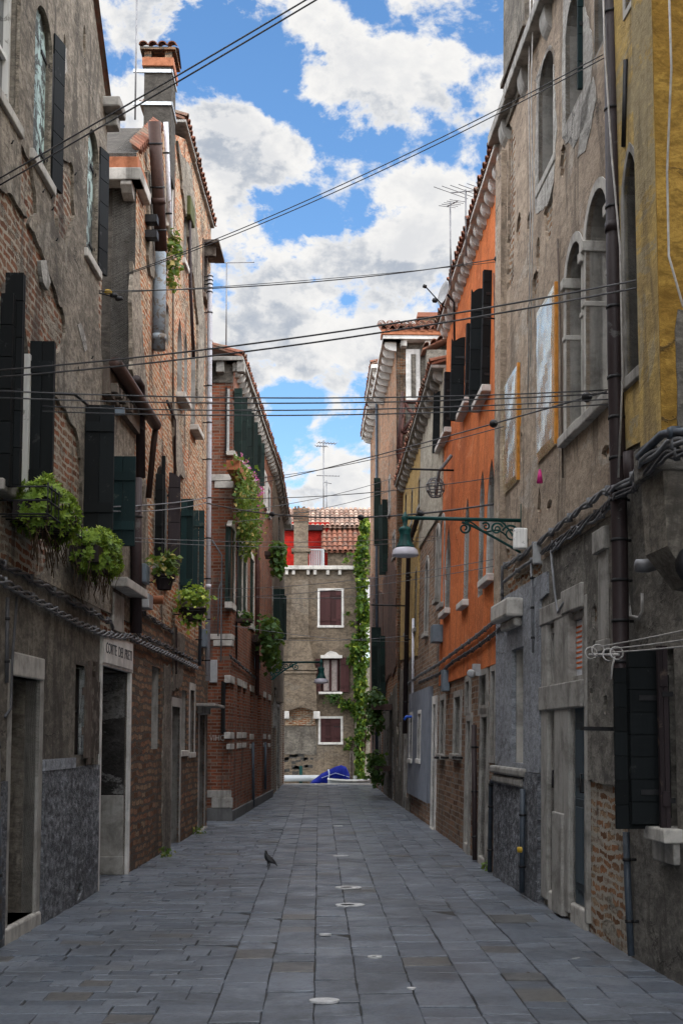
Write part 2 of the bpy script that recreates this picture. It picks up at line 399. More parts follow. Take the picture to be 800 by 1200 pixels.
M['stone'] = m_stone('stone', (0.50, 0.475, 0.435))
M['grey_stone'] = m_stone('grey_stone', (0.34, 0.325, 0.30), amt=0.75)
M['dark_stone'] = m_stone('dark_stone', (0.13, 0.13, 0.13), (0.06, 0.06, 0.06))
M['white'] = m_paint('white', (0.62, 0.62, 0.60), (0.30, 0.29, 0.27), 0.1)
M['white_stone'] = m_stone('white_stone', (0.62, 0.60, 0.57), amt=0.4)
M['glass'] = m_plain('glass', (0.016, 0.018, 0.02), 0.06, spec=0.6, var=0.3, scale=2)
M['bright_glass'] = m_plain('bright_glass', (0.03, 0.035, 0.04), 0.02, spec=1.0, var=0.1, scale=1, metal=0.0)
M['dark'] = m_plain('dark', (0.02, 0.018, 0.016), 0.9, spec=0.1)
M['shutter_black'] = m_paint('shutter_black', (0.0055, 0.0075, 0.0085), (0.035, 0.038, 0.038), 0.05, rough=0.7)
M['shutter_teal'] = m_paint('shutter_teal', (0.009, 0.026, 0.028), (0.04, 0.055, 0.05), 0.1, rough=0.7)
M['shutter_worn'] = m_paint('shutter_worn', (0.36, 0.47, 0.45), (0.06, 0.065, 0.06), 0.45, bump=0.8)
M['shutter_brown'] = m_paint('shutter_brown', (0.026, 0.019, 0.021), (0.08, 0.06, 0.05), 0.05)
M['shutter_maroon'] = m_paint('shutter_maroon', (0.055, 0.022, 0.022), (0.03, 0.015, 0.015), 0.1)
M['shutter_green'] = m_paint('shutter_green', (0.009, 0.02, 0.017), (0.03, 0.05, 0.04), 0.05)
M['plank'] = m_paint('plank', (0.085, 0.066, 0.055), (0.14, 0.12, 0.10), 0.3, bump=0.6, rough=0.9)
M['door_slate'] = m_paint('door_slate', (0.045, 0.062, 0.075), (0.10, 0.11, 0.11), 0.1)
M['door_dark'] = m_paint('door_dark', (0.028, 0.022, 0.02), (0.06, 0.05, 0.045), 0.15)
M['door_grey'] = m_paint('door_grey', (0.10, 0.09, 0.08), (0.06, 0.05, 0.045), 0.3)
M['iron'] = m_plain('iron', (0.022, 0.022, 0.024), 0.55, metal=0.4)
M['cable'] = m_plain('cable', (0.07, 0.07, 0.075), 0.6)
M['cable_grey'] = m_plain('cable_grey', (0.16, 0.165, 0.175), 0.6)
M['cable_white'] = m_plain('cable_white', (0.45, 0.43, 0.41), 0.6)
M['lamp_green'] = m_paint('lamp_green', (0.012, 0.062, 0.058), (0.03, 0.04, 0.035), 0.06, rough=0.4, grain=False)
M['opal'] = m_plain('opal', (0.52, 0.50, 0.56), 0.25, var=0.12, scale=3)
M['grey_box'] = m_plain('grey_box', (0.36, 0.37, 0.38), 0.5, var=0.15)
M['blue_box'] = m_plain('blue_box', (0.14, 0.18, 0.22), 0.5, var=0.15)
M['pipe_brown'] = m_paint('pipe_brown', (0.06, 0.034, 0.028), (0.03, 0.022, 0.02), 0.1, rough=0.5, grain=False)
M['pipe_dark'] = m_paint('pipe_dark', (0.032, 0.023, 0.024), (0.08, 0.075, 0.075), 0.03, rough=0.5, grain=False)
M['pipe_white'] = m_paint('pipe_white', (0.46, 0.46, 0.50), (0.28, 0.25, 0.22), 0.12, rough=0.5, grain=False)
M['pipe_blue'] = m_paint('pipe_blue', (0.20, 0.235, 0.27), (0.14, 0.12, 0.10), 0.35, grain=False)
M['pipe_slate'] = m_plain('pipe_slate', (0.05, 0.065, 0.085), 0.5)
M['tile'] = m_tile('tile', (0.26, 0.11, 0.07), (0.15, 0.07, 0.05), (0.17, 0.13, 0.10))
M['pale_tile'] = m_tile('pale_tile', (0.42, 0.30, 0.235), (0.22, 0.125, 0.09), (0.13, 0.105, 0.09))
M['terracotta'] = m_plain('terracotta', (0.36, 0.13, 0.06), 0.85)
M['foil'] = m_plain('foil', (0.92, 0.90, 0.74), 0.25, metal=1.0, var=0.12, scale=4)
M['tape'] = m_plain('tape', (0.62, 0.26, 0.045), 0.35, var=0.3, scale=9)
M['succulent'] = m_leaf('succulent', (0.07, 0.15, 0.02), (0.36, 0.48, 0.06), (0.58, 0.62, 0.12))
M['leaf_dark'] = m_leaf('leaf_dark', (0.022, 0.06, 0.016), (0.055, 0.12, 0.028))
M['leaf_mix'] = m_leaf('leaf_mix', (0.045, 0.10, 0.022), (0.14, 0.20, 0.04), (0.38, 0.30, 0.10))
M['ivy'] = m_leaf('ivy', (0.012, 0.042, 0.008), (0.07, 0.145, 0.016), (0.24, 0.30, 0.04))
M['dry'] = m_plain('dry', (0.085, 0.055, 0.03), 0.95)
M['orange_strip'] = m_plain('orange_strip', (0.62, 0.13, 0.03), 0.7, var=0.1)
M['paper'] = m_plain('paper', (0.60, 0.61, 0.64), 0.8, var=0.08)
M['ink'] = m_plain('ink', (0.06, 0.06, 0.065), 0.9, var=0.2)
M['curtain'] = m_plain('curtain', (0.36, 0.31, 0.29), 0.9)
M['tarp'] = m_plain('tarp', (0.004, 0.011, 0.16), 0.8, spec=0.08, var=0.3, scale=5)
M['boat_white'] = m_plain('boat_white', (0.36, 0.38, 0.40), 0.4, var=0.1)
M['rope'] = m_plain('rope', (0.35, 0.40, 0.55), 0.8)
M['pink'] = m_plain('pink', (0.55, 0.02, 0.20), 0.6)
M['yellow_plastic'] = m_plain('yellow_plastic', (0.60, 0.38, 0.02), 0.5)
M['plume'] = m_plain('plume', (0.010, 0.011, 0.014), 0.6, scale=60)
M['zinc'] = m_plain('zinc', (0.20, 0.20, 0.21), 0.5, metal=0.5, var=0.2)
M['strap_steel'] = m_plain('strap_steel', (0.55, 0.57, 0.58), 0.35, metal=0.7, var=0.2)
M['timber'] = m_paint('timber', (0.06, 0.026, 0.022), (0.10, 0.05, 0.04), 0.2)
M['moss'] = m_plain('moss', (0.07, 0.075, 0.02), 0.95)
# ------------------------------------------------------------------ facade
class Facade(Fr):
    def __init__(s, name, p0, p1, side, label, cat='house', lean=0.0):
        p0, p1 = V((p0[0], p0[1], 0)), V((p1[0], p1[1], 0))
        d = (p1 - p0).normalized()
        n = d.cross(V((0, 0, 1)))                       # d x up
        n = -n if side == 'L' else n
        if side == 'R': n = V((-d.y, d.x, 0))
        if side == 'L': n = V((d.y, -d.x, 0))
        if side == 'E': n = V((d.y, -d.x, 0))
        super().__init__(p0, d, V((0, 0, 1)) - n * lean, n + V((0, 0, lean)))   # old walls lean back a little
        s.L = (p1 - p0).length; s.holes = []; s.side = side
        s.root = empty(name, p0, label, cat)
    def px(s, u, v, o=0.0):
        r = ray(u, v); q = s.o + s.n * o
        t = (q - CAM).dot(s.n) / r.dot(s.n)
        w = CAM + r * t - s.o
        return (w.dot(s.ax), w.z)
    def S(s, u, v=700, o=0.0): return s.px(u, v, o)[0]
    def poly(s, pts, o=0.0): return [s.px(u, v, o) for u, v in pts]
    def rect(s, u0, u1, vt, vb, ref=None, o=0.0):
        vm = (vt + vb) / 2
        ref = u0 if ref is None else ref
        a, b = s.px(u0, vm, o)[0], s.px(u1, vm, o)[0]
        return min(a, b), max(a, b), s.px(ref, vb, o)[1], s.px(ref, vt, o)[1]
    def obj(s, name, mb, mats, parent=None, bevel=0.0, label=None):
        return mb.build(name, mats, parent or s.root, None, bevel, label)
    # the wall: front with openings, reveals, a shell behind
    def wall(s, outer, mats, depth=3.0, reveal=0.22, name='wall', extra=(), deep=()):
        dk = len(mats); mats = list(mats) + [M['dark']]
        mb = MB(); holes = s.holes + list(extra)
        mb.sheet(s, outer, holes, 0, reveal, 0, back=False, rim=2 if dk > 2 else 0)
        n = len(outer); k = [s.P(a, b, -reveal + 0.002) for a, b in outer]; q = [s.P(a, b, -depth) for a, b in outer]
        k = [s.P(a, b, -0.001) for a, b in outer]
        mb.add(k + q, [(i, (i + 1) % n, n + (i + 1) % n, n + i) for i in range(n)], 1 if dk > 1 else 0)
        bv, bf = tri2d(outer, [])
        mb.add([s.P(a, b, -depth) for a, b in bv], bf, 0)
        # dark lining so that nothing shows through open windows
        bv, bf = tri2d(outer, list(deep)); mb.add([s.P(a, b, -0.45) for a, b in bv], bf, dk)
        return s.obj(name, mb, mats)
    def skin(s, outer, mat, holes=(), th=0.025, name='plaster', o=None, ragged=0.0, seed=1.0, label=None, use_holes=True):
        """a coat of plaster with real thickness, open where the brick shows"""
        if ragged: outer = rough(outer, 0.12, ragged, seed)
        mb = MB(); mb.sheet(s, outer, (s.holes if use_holes else []) + list(holes), th if o is None else o, th + 0.01, 0, back=False)
        return s.obj(name, mb, mat, label=label)
    def shape(s, s0, s1, z0, z1, arch=None):
        w = s1 - s0; c = (s0 + s1) / 2
        if arch == 'round':
            r = w / 2; zs = z1 - r * 0.95
            return [(s0, z0), (s1, z0)] + [(c + r * math.cos(PI * k / 12), zs + 0.95 * r * math.sin(PI * k / 12)) for k in range(13)]
        if arch == 'segment':
            h = w * 0.2
            return [(s0, z0), (s1, z0)] + [(c + w / 2 * (1 - k / 5), z1 - h + h * (1 - ((k - 5) / 5) ** 2)) for k in range(11)]
        if arch == 'lancet':
            h = w * 1.0; zs = z1 - h
            p = [(s0, z0), (s1, z0)]
            for k in range(7): a = k / 6 * PI / 3; p.append((s0 + w * math.cos(a), zs + h / 0.866 * math.sin(a)))
            for k in range(1, 7): a = (6 - k) / 6 * PI / 3; p.append((s1 - w * math.cos(a), zs + h / 0.866 * math.sin(a)))
            return p
        return [(s0, z0), (s1, z0), (s1, z1), (s0, z1)]
    def win(s, u0, u1, vt, vb, ref=None, arch=None, fw=0.0, fm='stone', proud=0.03, sill=0.0, depth=0.17, pane='glass', wood='door_dark', bars=1, name='window', lintel=False, sillm=None, fth=0.0, label=None, sr=None):
        a, b, c, d = sr or s.rect(u0, u1, vt, vb, ref)
        hole = s.shape(a, b, c, d, arch); s.holes.append(hole)
        if fw:
            mb = MB()
            e = fw
            outer = s.shape(a - e, b + e, c - (e if not sill else 0), d + e, arch)
            mb.sheet(s, outer, [hole], proud, proud + 0.12, 0, back=False)
            w = s.obj(name, mb, M[fm], bevel=0.0, label=label)
        else:
            mb = MB(); e = 0.05
            inner = s.shape(a + e, b - e, c + e, d - e, arch)
            mb.sheet(s, hole, [inner], -depth + 0.05, 0.06, 0, back=False)
            w = s.obj(name, mb, M[wood], label=label)
        if pane:
            mb = MB(); mb.sheet(s, s.shape(a - 0.03, b + 0.03, c - 0.03, d + 0.03, arch), (), -depth, 0.03, 0)
            if bars:
                e = 0.045; zz = d - ((b - a) * 0.4 if arch else 0.02)
                mb.box(s, a, a + e, c, zz, -depth - 0.01, -depth + 0.035, 1); mb.box(s, b - e, b, c, zz, -depth - 0.01, -depth + 0.035, 1)
                m0 = (a + b) / 2; mb.box(s, m0 - e / 2, m0 + e / 2, c, d - 0.02, -depth - 0.01, -depth + 0.04, 1)
                for k in range(1, bars + 1):
                    zq = c + (d - c) * k / (bars + 1); mb.box(s, a, b, zq - 0.018, zq + 0.018, -depth - 0.01, -depth + 0.032, 1)
            s.obj('pane', mb, [M[pane], M[wood]], w)
        if sill:
            mb = MB(); mb.box(s, a - 0.10, b + 0.10, c - 0.09, c + 0.004, -0.12, sill, 0)
            s.obj('sill', mb, M[sillm or fm], w, bevel=0.012)
        return (a, b, c, d, w)
    def leaf(s, sh, z0, z1, w, ang, far, mat, arch=0, boards=True, gap=0.26, th=0.035, o=0.03, name='shutter', fold=False, label=None):
        """one shutter leaf, hinged at sh; ang 0 = closed, 90 = straight out into the street, 180 = folded back on the wall"""
        t = math.radians(ang); dr = s.ax * (-1 if far else 1)
        ax = dr * math.cos(t) + s.n * math.sin(t)
        fr = Fr(s.P(sh, 0, o), ax, s.up, ax.cross(s.up))
        def prof(w):
            if arch: return [(0, z0), (w, z0), (w, z1 - w * 0.1)] + [(w * (1 - k / 6), z1 - 0.9 * w * (1 - math.sqrt(max(0, 1 - (k / 6 if arch > 0 else 1 - k / 6) ** 2)))) for k in range(1, 7)]
            return [(0, z0), (w, z0), (w, z1), (0, z1)]
        mb = MB(); P = prof(w)
        layers = (0.0, th + 0.012) if fold else (0.0,)
        for c in layers:
            z = z0
            if boards:
                while z < z1 - 0.02:
                    q = clip_z(P, z, min(z + gap - 0.008, z1))
                    if len(q) > 2: mb.sheet(fr, q, (), c + th / 2, th, 0)
                    z += gap
                mb.sheet(fr, [(0.0, z0), (w, z0), (w, z1 - 0.25 * w * bool(arch)), (0.0, z1 - 0.9 * w * bool(arch))], (), c, 0.006, 0)
            else:
                k = max(2, int(w / 0.16))
                for i in range(k):
                    x0, x1 = w * i / k + 0.002, w * (i + 1) / k - 0.002
                    mb.box(fr, x0, x1, z0, z1, c - th / 2, c + th / 2, 0)
                for zz in (z0 + 0.18, z1 - 0.28): mb.box(fr, 0.01, w - 0.01, zz, zz + 0.1, c - th / 2 - 0.02, c + th / 2 + 0.02, 0)
        ob = s.obj(name, mb, M[mat], label=label)
        hb = MB()
        for zz in (z0 + 0.2, z1 - 0.35): hb.box(fr, -0.03, w * 0.7, zz, zz + 0.035, -th / 2 - 0.012, -th / 2 - 0.002, 0)
        hb.tube([fr.P(0, z0 + 0.1, 0), fr.P(0, z1 - 0.2, 0)], 0.012, 6)
        s.obj('hinge', hb, M['iron'], ob)
        return ob
    def door(s, u0, u1, vt, vb, ref=None, fw=0.1, fm='grey_stone', proud=0.03, depth=0.2, mat='door_dark', step=0.0, panels=2, sr=None, handle=True, arch=None, name='door', leafw=None):
        a, b, c, d = sr or s.rect(u0, u1, vt, vb, ref)
        hole = s.shape(a, b, c, d, arch); s.holes.append(hole)
        mb = MB()
        if fw:
            out = [(a - fw, c - 0.3), (b + fw, c - 0.3), (b + fw, d + fw), (a - fw, d + fw)]
            mb.sheet(s, out, [s.shape(a, b, c - 0.4, d, arch)], proud, proud + 0.1, 0, back=False)
            fr = s.obj('door_surround', mb, M[fm])
        mb = MB(); o = -depth
        mb.box(s, a - 0.01, b + 0.01, c - 0.02, d + 0.01, o - 0.05, o, 0)
        e = 0.09; n = panels
        for i in range(n):
            zz0 = c + 0.1 + (d - c - 0.15) * (i / n) ** 0.8; zz1 = c + 0.05 + (d - c - 0.15) * ((i + 1) / n) ** 0.8
            mb.box(s, a + e, b - e, zz0 + 0.03, zz1 - 0.03, o, o + 0.02, 0); mb.box(s, a + e + 0.06, b - e - 0.06, zz0 + 0.1, zz1 - 0.1, o + 0.02, o + 0.035, 0)
        lf = s.obj(name, mb, M[mat], bevel=0.006)
        if handle:
            hb = MB(); hs = b - 0.12 if s.side == 'L' else a + 0.12
            hb.tube([s.P(hs, c + 1.0, o), s.P(hs, c + 1.0, o + 0.06), s.P(hs, c + 1.16, o + 0.06), s.P(hs, c + 1.16, o)], 0.01, 6)
            s.obj('handle', hb, M['iron'], lf)
        if step:
            sb = MB(); sb.box(s, a - fw, b + fw, -0.05, c, -depth - 0.02, step, 0)
            s.obj('doorstep', sb, M['stone'], bevel=0.02)
        return (a, b, c, d)
    def pipe(s, pts, r, mat, name='drainpipe', o=None, n=10, clips=0, clipm='iron', joints=0):
        o = r + 0.02 if o is None else o
        w = [s.P(*s.px(u, v, o), o) for u, v in pts]
        mb = MB(); mb.tube(w, r, n)
        if joints:
            for i in range(len(w) - 1):
                L = (w[i + 1] - w[i]).length
                for k in range(1, int(L / joints) + 1):
                    p = w[i].lerp(w[i + 1], k * joints / L) if k * joints < L else None
                    if p is not None:
                        t = (w[i + 1] - w[i]).normalized(); mb.tube([p - t * 0.04, p + t * 0.04], r * 1.15, n)
        ob = s.obj(name, mb, M[mat])
        if clips:
            cb = MB()
            for i in range(len(w) - 1):
                for k in range(clips):
                    p = w[i].lerp(w[i + 1], (k + 0.5) / clips); t = (w[i + 1] - w[i]).normalized()
                    cb.cut(); cb.tube([p - t * 0.012, p + t * 0.012], r + 0.008, 8); cb.tube([p, p - s.n * (o + 0.02)], 0.012, 5)
            s.obj('bracket', cb, M[clipm], ob)
        return ob
    def eave(s, s0, s1, z, over=0.38, cm='white_stone', n=0, th=0.09, slope=0.33, run=2.2, tilem='tile', corb=None, cw=0.13, chh=0.2, roof=True, zs=0.0):
        """stone cornice on corbels with a tiled roof above; zs = rise along the facade"""
        up = V((0, 0, 1)); L = s1 - s0
        ax = (s.ax * L + up * zs).normalized()
        fr = Fr(s.P(s0, z, 0), ax, up, s.n); LL = math.hypot(L, zs)
        mb = MB(); k = max(1, int(LL / 1.1))
        for i in range(k):
            mb.box(fr, LL * i / k + 0.003, LL * (i + 1) / k - 0.003, 0, th, -0.15, over + random.uniform(-0.012, 0.012), 0)
        co = s.obj('cornice', mb, M[cm], bevel=0.012)
        if n:
            first = None
            for i in range(n):
                a = (i + 0.5) / n * LL
                if first is None:
                    cb = MB(); d = over - 0.06
                    prof = [(0, -0.003), (d, -0.003), (d, -chh * 0.35)] + [(d * 0.97 * math.cos(q), -chh * 0.35 - chh * 0.65 * math.sin(q)) for q in (0.25, 0.55, 0.85, 1.2)] + [(0, -chh)]
                    f2 = Fr(fr.P(a - cw / 2, 0, 0), s.n, up, ax)
                    cb.sheet(f2, prof, (), cw, cw, 0)
                    first = s.obj('corbel', cb, M[corb or cm], co, bevel=0.012); a0 = a
                else: copy_part(first, ax * (a - a0), co)
        if roof:
            rn = (s.n * slope + up).normalized(); ru = (up * slope - s.n).normalized()
            s.obj('roof', tile_roof(Fr(fr.P(0, th + 0.05, over + 0.01), ax, ru, rn), LL, run), M[tilem])
        return co
def tile_roof(fr, width, run, pitch=0.19, rowl=0.36, r=0.082):
    mb = MB(); n = max(1, int(width / pitch)); m = max(1, int(run / rowl))
    mb.box(fr, 0, width, 0.02, run, -0.06, -0.02, 0, 0.3)
    for i in range(n):
        x = (i + 0.5) * width / n
        for j in range(m):
            y0, y1 = j * rowl, (j + 1) * rowl + 0.05
            jx = random.uniform(-0.008, 0.008); q = random.random(); jy = random.uniform(-0.02, 0.015)
            vs, fs = [], []
            for (yy, rr, dz) in ((y0 + jy, r * 1.08, 0.022), (y1 + jy, r * 0.9, 0.0)):
                for k in range(7):
                    a = PI * k / 6; vs.append(fr.P(x + jx + rr * math.cos(a), yy, rr * math.sin(a) * 0.9 + dz - 0.01))
            for k in range(6): fs.append((k, k + 1, 8 + k, 7 + k))
            mb.add(vs, fs, 0, True, q)
            # lower rim thickness
            vs = [fr.P(x + jx + (r * 1.08 - e) * math.cos(PI * k / 6), y0 + jy, (r * 1.08 - e) * math.sin(PI * k / 6) * 0.9 + 0.012) for e in (0, 0.016) for k in range(7)]
            mb.add(vs, [(k, k + 1, 8 + k, 7 + k) for k in range(6)], 0, False, q)
            # channel tile between
            if j == 0:
                xx = x + pitch / 2
                vs = [fr.P(xx + r * math.cos(PI * k / 6), yy, -r * 0.6 * math.sin(PI * k / 6) + 0.0) for yy in (y0 - 0.03, y0 + 0.3) for k in range(7)]
                mb.add(vs, [(k, k + 1, 8 + k, 7 + k) for k in range(6)], 0, True, random.random())
    return mb
def leaves(mb, c, rad, n, size, seed=0, droop=0.0, flat=0.0, shell=0.5, mat=0, squash=0.9):
    """n small bent leaves spread in an uneven ellipsoid"""
    rs = random.Random(seed); c = V(c)
    for i in range(n):
        d = V((rs.gauss(0, 1), rs.gauss(0, 1), rs.gauss(0, 1))).normalized()
        k = shell + (1 - shell) * rs.random(); k *= 0.72 + 0.5 * (noise.noise(d * 2.3 + V((seed * 3.1, 0, 0))) + 0.4)
        p = c + V((d.x * rad[0], d.y * rad[1], d.z * rad[2])) * k
        if droop: p.z -= droop * rs.random() ** 2 * (1 if d.z < 0.2 else 0.2)
        nrm = (d + V((rs.gauss(0, .6), rs.gauss(0, .6), rs.gauss(0, .6) + 0.5))).normalized()
        t = nrm.orthogonal().normalized(); t.rotate(Matrix.Rotation(rs.random() * 2 * PI, 3, nrm)); b = nrm.cross(t)
        L = size * rs.uniform(0.7, 1.35); W = L * squash * 0.5
        vs = [p, p + t * L * 0.45 + b * W + nrm * L * 0.1, p + t * L + nrm * -L * 0.08, p + t * L * 0.45 - b * W + nrm * L * 0.1]
        mb.add(vs, [(0, 1, 2), (0, 2, 3)], mat, False, rs.random())
    return mb
# ================================================================== LEFT HOUSES
pA, pB = G(2, 1106), G(141.7, 1027)
dl = (pB - pA).normalized()
pB = pB + dl * 0.35
L1 = Facade('plaster_house', pA - dl * 17, pB, 'L', 'tall grey plaster house with a stone street sign over its dark passage')
F = L1
sC = F.S(118, 430)                          # corner where the tall part stops
sE = F.L
zlow = 5.75
c0 = F.px(121.5, 125); c1 = F.px(105, 0)
sl = (c1[1] - c0[1]) / (c0[0] - c1[0])
ztop = c0[1] + sl * 3.3
# openings
F.win(-45, 20, -80, 150, ref=20, fw=0.0, depth=0.10, pane='bright_glass', wood='white', bars=2, sill=0.06, fm='stone')
b = F.win(36, 57, 30, 218, ref=57, arch='round', fw=0, depth=0.10, pane=None, wood='stone', sill=0.07, fm='stone')
F.leaf(b[0], b[2], b[3], (b[1] - b[0]) / 2, 2, False, 'shutter_worn', arch=1, o=-0.05, gap=0.6)
F.leaf(b[1], b[2], b[3], (b[1] - b[0]) / 2, 2, True, 'shutter_worn', arch=1, o=-0.05, gap=0.6)
F.leaf(b[1] + 0.02, b[2], b[3] - 0.03, 0.22, 168, True, 'shutter_black', boards=True)
b = F.win(99, 112, 165, 318, ref=112, arch='round', fw=0, depth=0.10, pane=None, wood='stone', sill=0.07, fm='stone')
F.leaf(b[0], b[2], b[3], (b[1] - b[0]) / 2, 2, False, 'shutter_worn', arch=1, o=-0.05, gap=0.6)
F.leaf(b[1], b[2], b[3], (b[1] - b[0]) / 2, 2, True, 'shutter_worn', arch=1, o=-0.05, gap=0.6)
F.leaf(b[1] + 0.02, b[2], b[3] - 0.03, 0.2, 164, True, 'shutter_black', boards=True)
# first floor windows with open black shutters
b = F.win(-4, 33, 372, 590, ref=33, arch='round', fw=0, depth=0.2, wood='white', bars=1, sill=0.10, fm='grey_stone')
F.leaf(b[0] + 0.02, b[2] - 0.05, b[3] - 0.1, 0.10, 92, False, 'shutter_black', fold=True)
F.leaf(b[0] + 0.12, b[2] - 0.02, b[3] + 0.10, 0.145, 88, False, 'shutter_black', fold=True, gap=0.3)
F.leaf(b[1] - 0.04, b[2] - 0.02, b[3] - 0.22, 0.21, 94, True, 'shutter_black', arch=-1, fold=True, boards=False)
mb = MB(); mb.box(F, b[1] - 0.16, b[1] - 0.09, b[2], b[3] - 0.35, -0.12, 0.05); F.obj('casement', mb, M['white'])
fe = F.win(96, 127, 470, 622, ref=96, arch=None, fw=0, depth=0.2, wood='white', bars=1, sill=0.10, fm='grey_stone')
F.leaf(fe[0], fe[2], fe[3] - 0.03, 0.30, 84, False, 'shutter_black', arch=-1, boards=False, th=0.05)
F.leaf(fe[1] - 0.03, fe[2] + 0.03, fe[3] - 0.28, 0.29, 93, True, 'shutter_teal', boards=False, th=0.045)
fb = MB(); fb.box(F, fe[1] - 0.03, fe[1] + 0.05, fe[2], fe[3] - 0.3, -0.02, 0.035); F.obj('shutter_post', fb, M['white'])
# ground floor
d1 = F.door(8, 41, 797, 1068, ref=41, fw=0.13, fm='grey_stone', depth=0.33, mat='door_grey', step=0.05, panels=2)
lb = MB(); lb.box(F, d1[0] - 0.02, d1[1] + 0.10, d1[3], d1[3] + 0.2, -0.1, 0.045); F.obj('lintel', lb, M['stone'], bevel=0.015)
w1 = F.win(85, 100, 778, 885, ref=85, fw=0.035, fm='white', depth=0.1, pane='dark', bars=1, proud=0.02)
pm = MB(); pw = (F.S(109, 830) - F.S(93, 830)) / 5
for k in range(5):
    s0 = F.S(93, 830) + k * pw; zt = w1[3] + (0.0, 0.06, -0.1, 0.07, -0.14)[k]
    pm.box(F, s0 + 0.003, s0 + pw - 0.003, w1[2] - (0.03, 0.1, 0.04, 0.09, 0.0)[k], zt, 0.05, 0.075)
pm.box(F, F.S(93, 830), F.S(109, 830), w1[2] + 0.2, w1[2] + 0.28, 0.028, 0.05); pm.box(F, F.S(93, 830), F.S(109, 830), w1[3] - 0.3, w1[3] - 0.22, 0.028, 0.05)
F.obj('plank_shutter', pm, M['plank'])
# passage
ps0, ps1 = F.S(114.5, 900), F.L - 0.12
pz = F.px(114, 779)[1]
F.holes.append([(ps0, -0.4), (ps1, -0.4), (ps1, pz), (ps0, pz)])
pb = MB()
for a, bb in ((ps0 - 0.10, ps0), (ps1, ps1 + 0.09)): pb.cut().box(F, a, bb, -0.02, pz + 0.0, -0.3, 0.045)
F.obj('portal_jamb', pb, M['white_stone'], bevel=0.012)
pb = MB()
pb.box(F, ps0 - 0.02, ps0, 0, pz, -1.9, -0.3, 0); pb.box(F, ps1, ps1 + 0.02, 0, pz, -1.9, -0.3, 0); pb.box(F, ps0, ps1, pz, pz + 0.03, -1.9, -0.3, 0)
pb.box(F, ps1 - 0.14, ps1, 0, pz - 0.05, -0.9, -0.32, 1); pb.box(F, ps1 - 0.2, ps1, 0, 0.28, -0.9, -0.305, 1)
F.obj('passage_lining', pb, [M['dark_plaster'], M['side_grey']])
pb = MB(); pb.box(F, ps1 - 0.035, ps1 - 0.001, 0.95, pz - 0.02, -0.3, -0.02); F.obj('peeling_jamb', pb, M['peeled'])
pb = MB(); pb.box(F, ps1 - 0.05, ps1 - 0.001, 0.0, 0.95, -0.3, -0.015); pb.box(F, ps1 - 0.07, ps1 - 0.001, 0.0, 0.22, -0.3, -0.005); F.obj('jamb_base', pb, M['grey_stone'], bevel=0.01)
pb = MB(); pb.box(F, ps0, ps1, 0.02, pz, -1.9, -1.84); F.obj('passage_door', pb, M['door_dark'])
# stone street sign
sg0, sg1 = ps0 - 0.05, ps1 + 0.04
z0, z1 = pz + 0.02, pz + 0.37
sb = MB(); sb.box(F, sg0 - 0.06, sg1 + 0.07, z0 - 0.02, z1, -0.1, 0.05); sb.box(F, sg0, sg1, z0 + 0.01, z1 - 0.02, 0.05, 0.062)
sign = F.obj('street_sign', sb, M['white_stone'], bevel=0.006)
def lettering(name, text, fr, s, z, size, o, mat, parent, width=None, font=None, bold=0.0):
    cu = bpy.data.curves.new('tmp_text', 'FONT'); cu.body = text; cu.size = size; cu.align_x = 'CENTER'; cu.align_y = 'CENTER'; cu.extrude = 0.002; cu.offset = bold
    to = bpy.data.objects.new('tmp_text', cu); COL.objects.link(to)
    dg = bpy.context.evaluated_depsgraph_get(); me = to.evaluated_get(dg).to_mesh()
    xs = [v.co.x for v in me.vertices]; k = (width / (max(xs) - min(xs))) if width else 1.0
    mb = MB()
    mb.add([fr.P(s + v.co.x * k, z + v.co.y, o + v.co.z) for v in me.vertices], [list(p.vertices) for p in me.polygons])
    to.evaluated_get(dg).to_mesh_clear(); bpy.data.objects.remove(to); bpy.data.curves.remove(cu)
    return mb.build(name, M[mat], parent)
lettering('lettering', 'CORTE  DEI  PRETI', F, (sg0 + sg1) / 2, (z0 + z1) / 2, 0.17, 0.064, 'ink', sign, (sg1 - sg0) * 0.88, bold=0.0)
# walls
out = [(0, -0.3), (sE, -0.3), (sE, zlow), (sC, zlow), (sC, c0[1]), (sC - 3.3, ztop), (0, ztop)]
F.wall(out, [M['old_brick'], M['old_brick'], M['smooth_grey']], depth=5.0, reveal=0.3, deep=[F.holes[-1]])
zc = 3.05
bh = [[(-60, 205), (8, 228), (30, 258), (48, 300), (62, 340), (74, 380), (70, 405), (62, 415), (64, 470), (86, 500), (93, 540), (93, 612), (60, 640), (40, 690), (-60, 640), (-60, 560), (-30, 420)],
      [(63, 122), (70, 130), (71, 165), (66, 205), (60, 190)], [(70, 182), (82, 195), (84, 250), (76, 292), (66, 270), (64, 230)],
      [(113, 300), (124, 290), (124, 475), (116, 470), (117, 430), (113, 380)], [(22, 178), (33, 190), (40, 255), (30, 262), (20, 230)]]
bh = [rough(F.poly(p), 0.07, 0.06, 3 + i) for i, p in enumerate(bh)]
def chips(F, n, s0, s1, z0, z1, seed, lo=0.04, hi=0.16):
    rs = random.Random(seed); o = []
    for k in range(n):
        a, c, w, h = rs.uniform(s0, s1), rs.uniform(z0, z1), rs.uniform(lo, hi), rs.uniform(lo, hi) * 1.3
        if any(inside(a, c, q) or inside(a + w * 1.3, c, q) or inside(a - w * 1.3, c, q) or inside(a, c + h * 1.3, q) or inside(a, c - h * 1.3, q) for q in F.holes + o): continue
        o.append(rough([(a + w * math.cos(j * PI / 4), c + h * math.sin(j * PI / 4)) for j in range(8)], 0.05, min(w, h) * 0.45, seed + k, 6.0))
    return o
bh += chips(F, 22, sC - 5.0, sC - 0.3, 3.6, 9.0, 301)
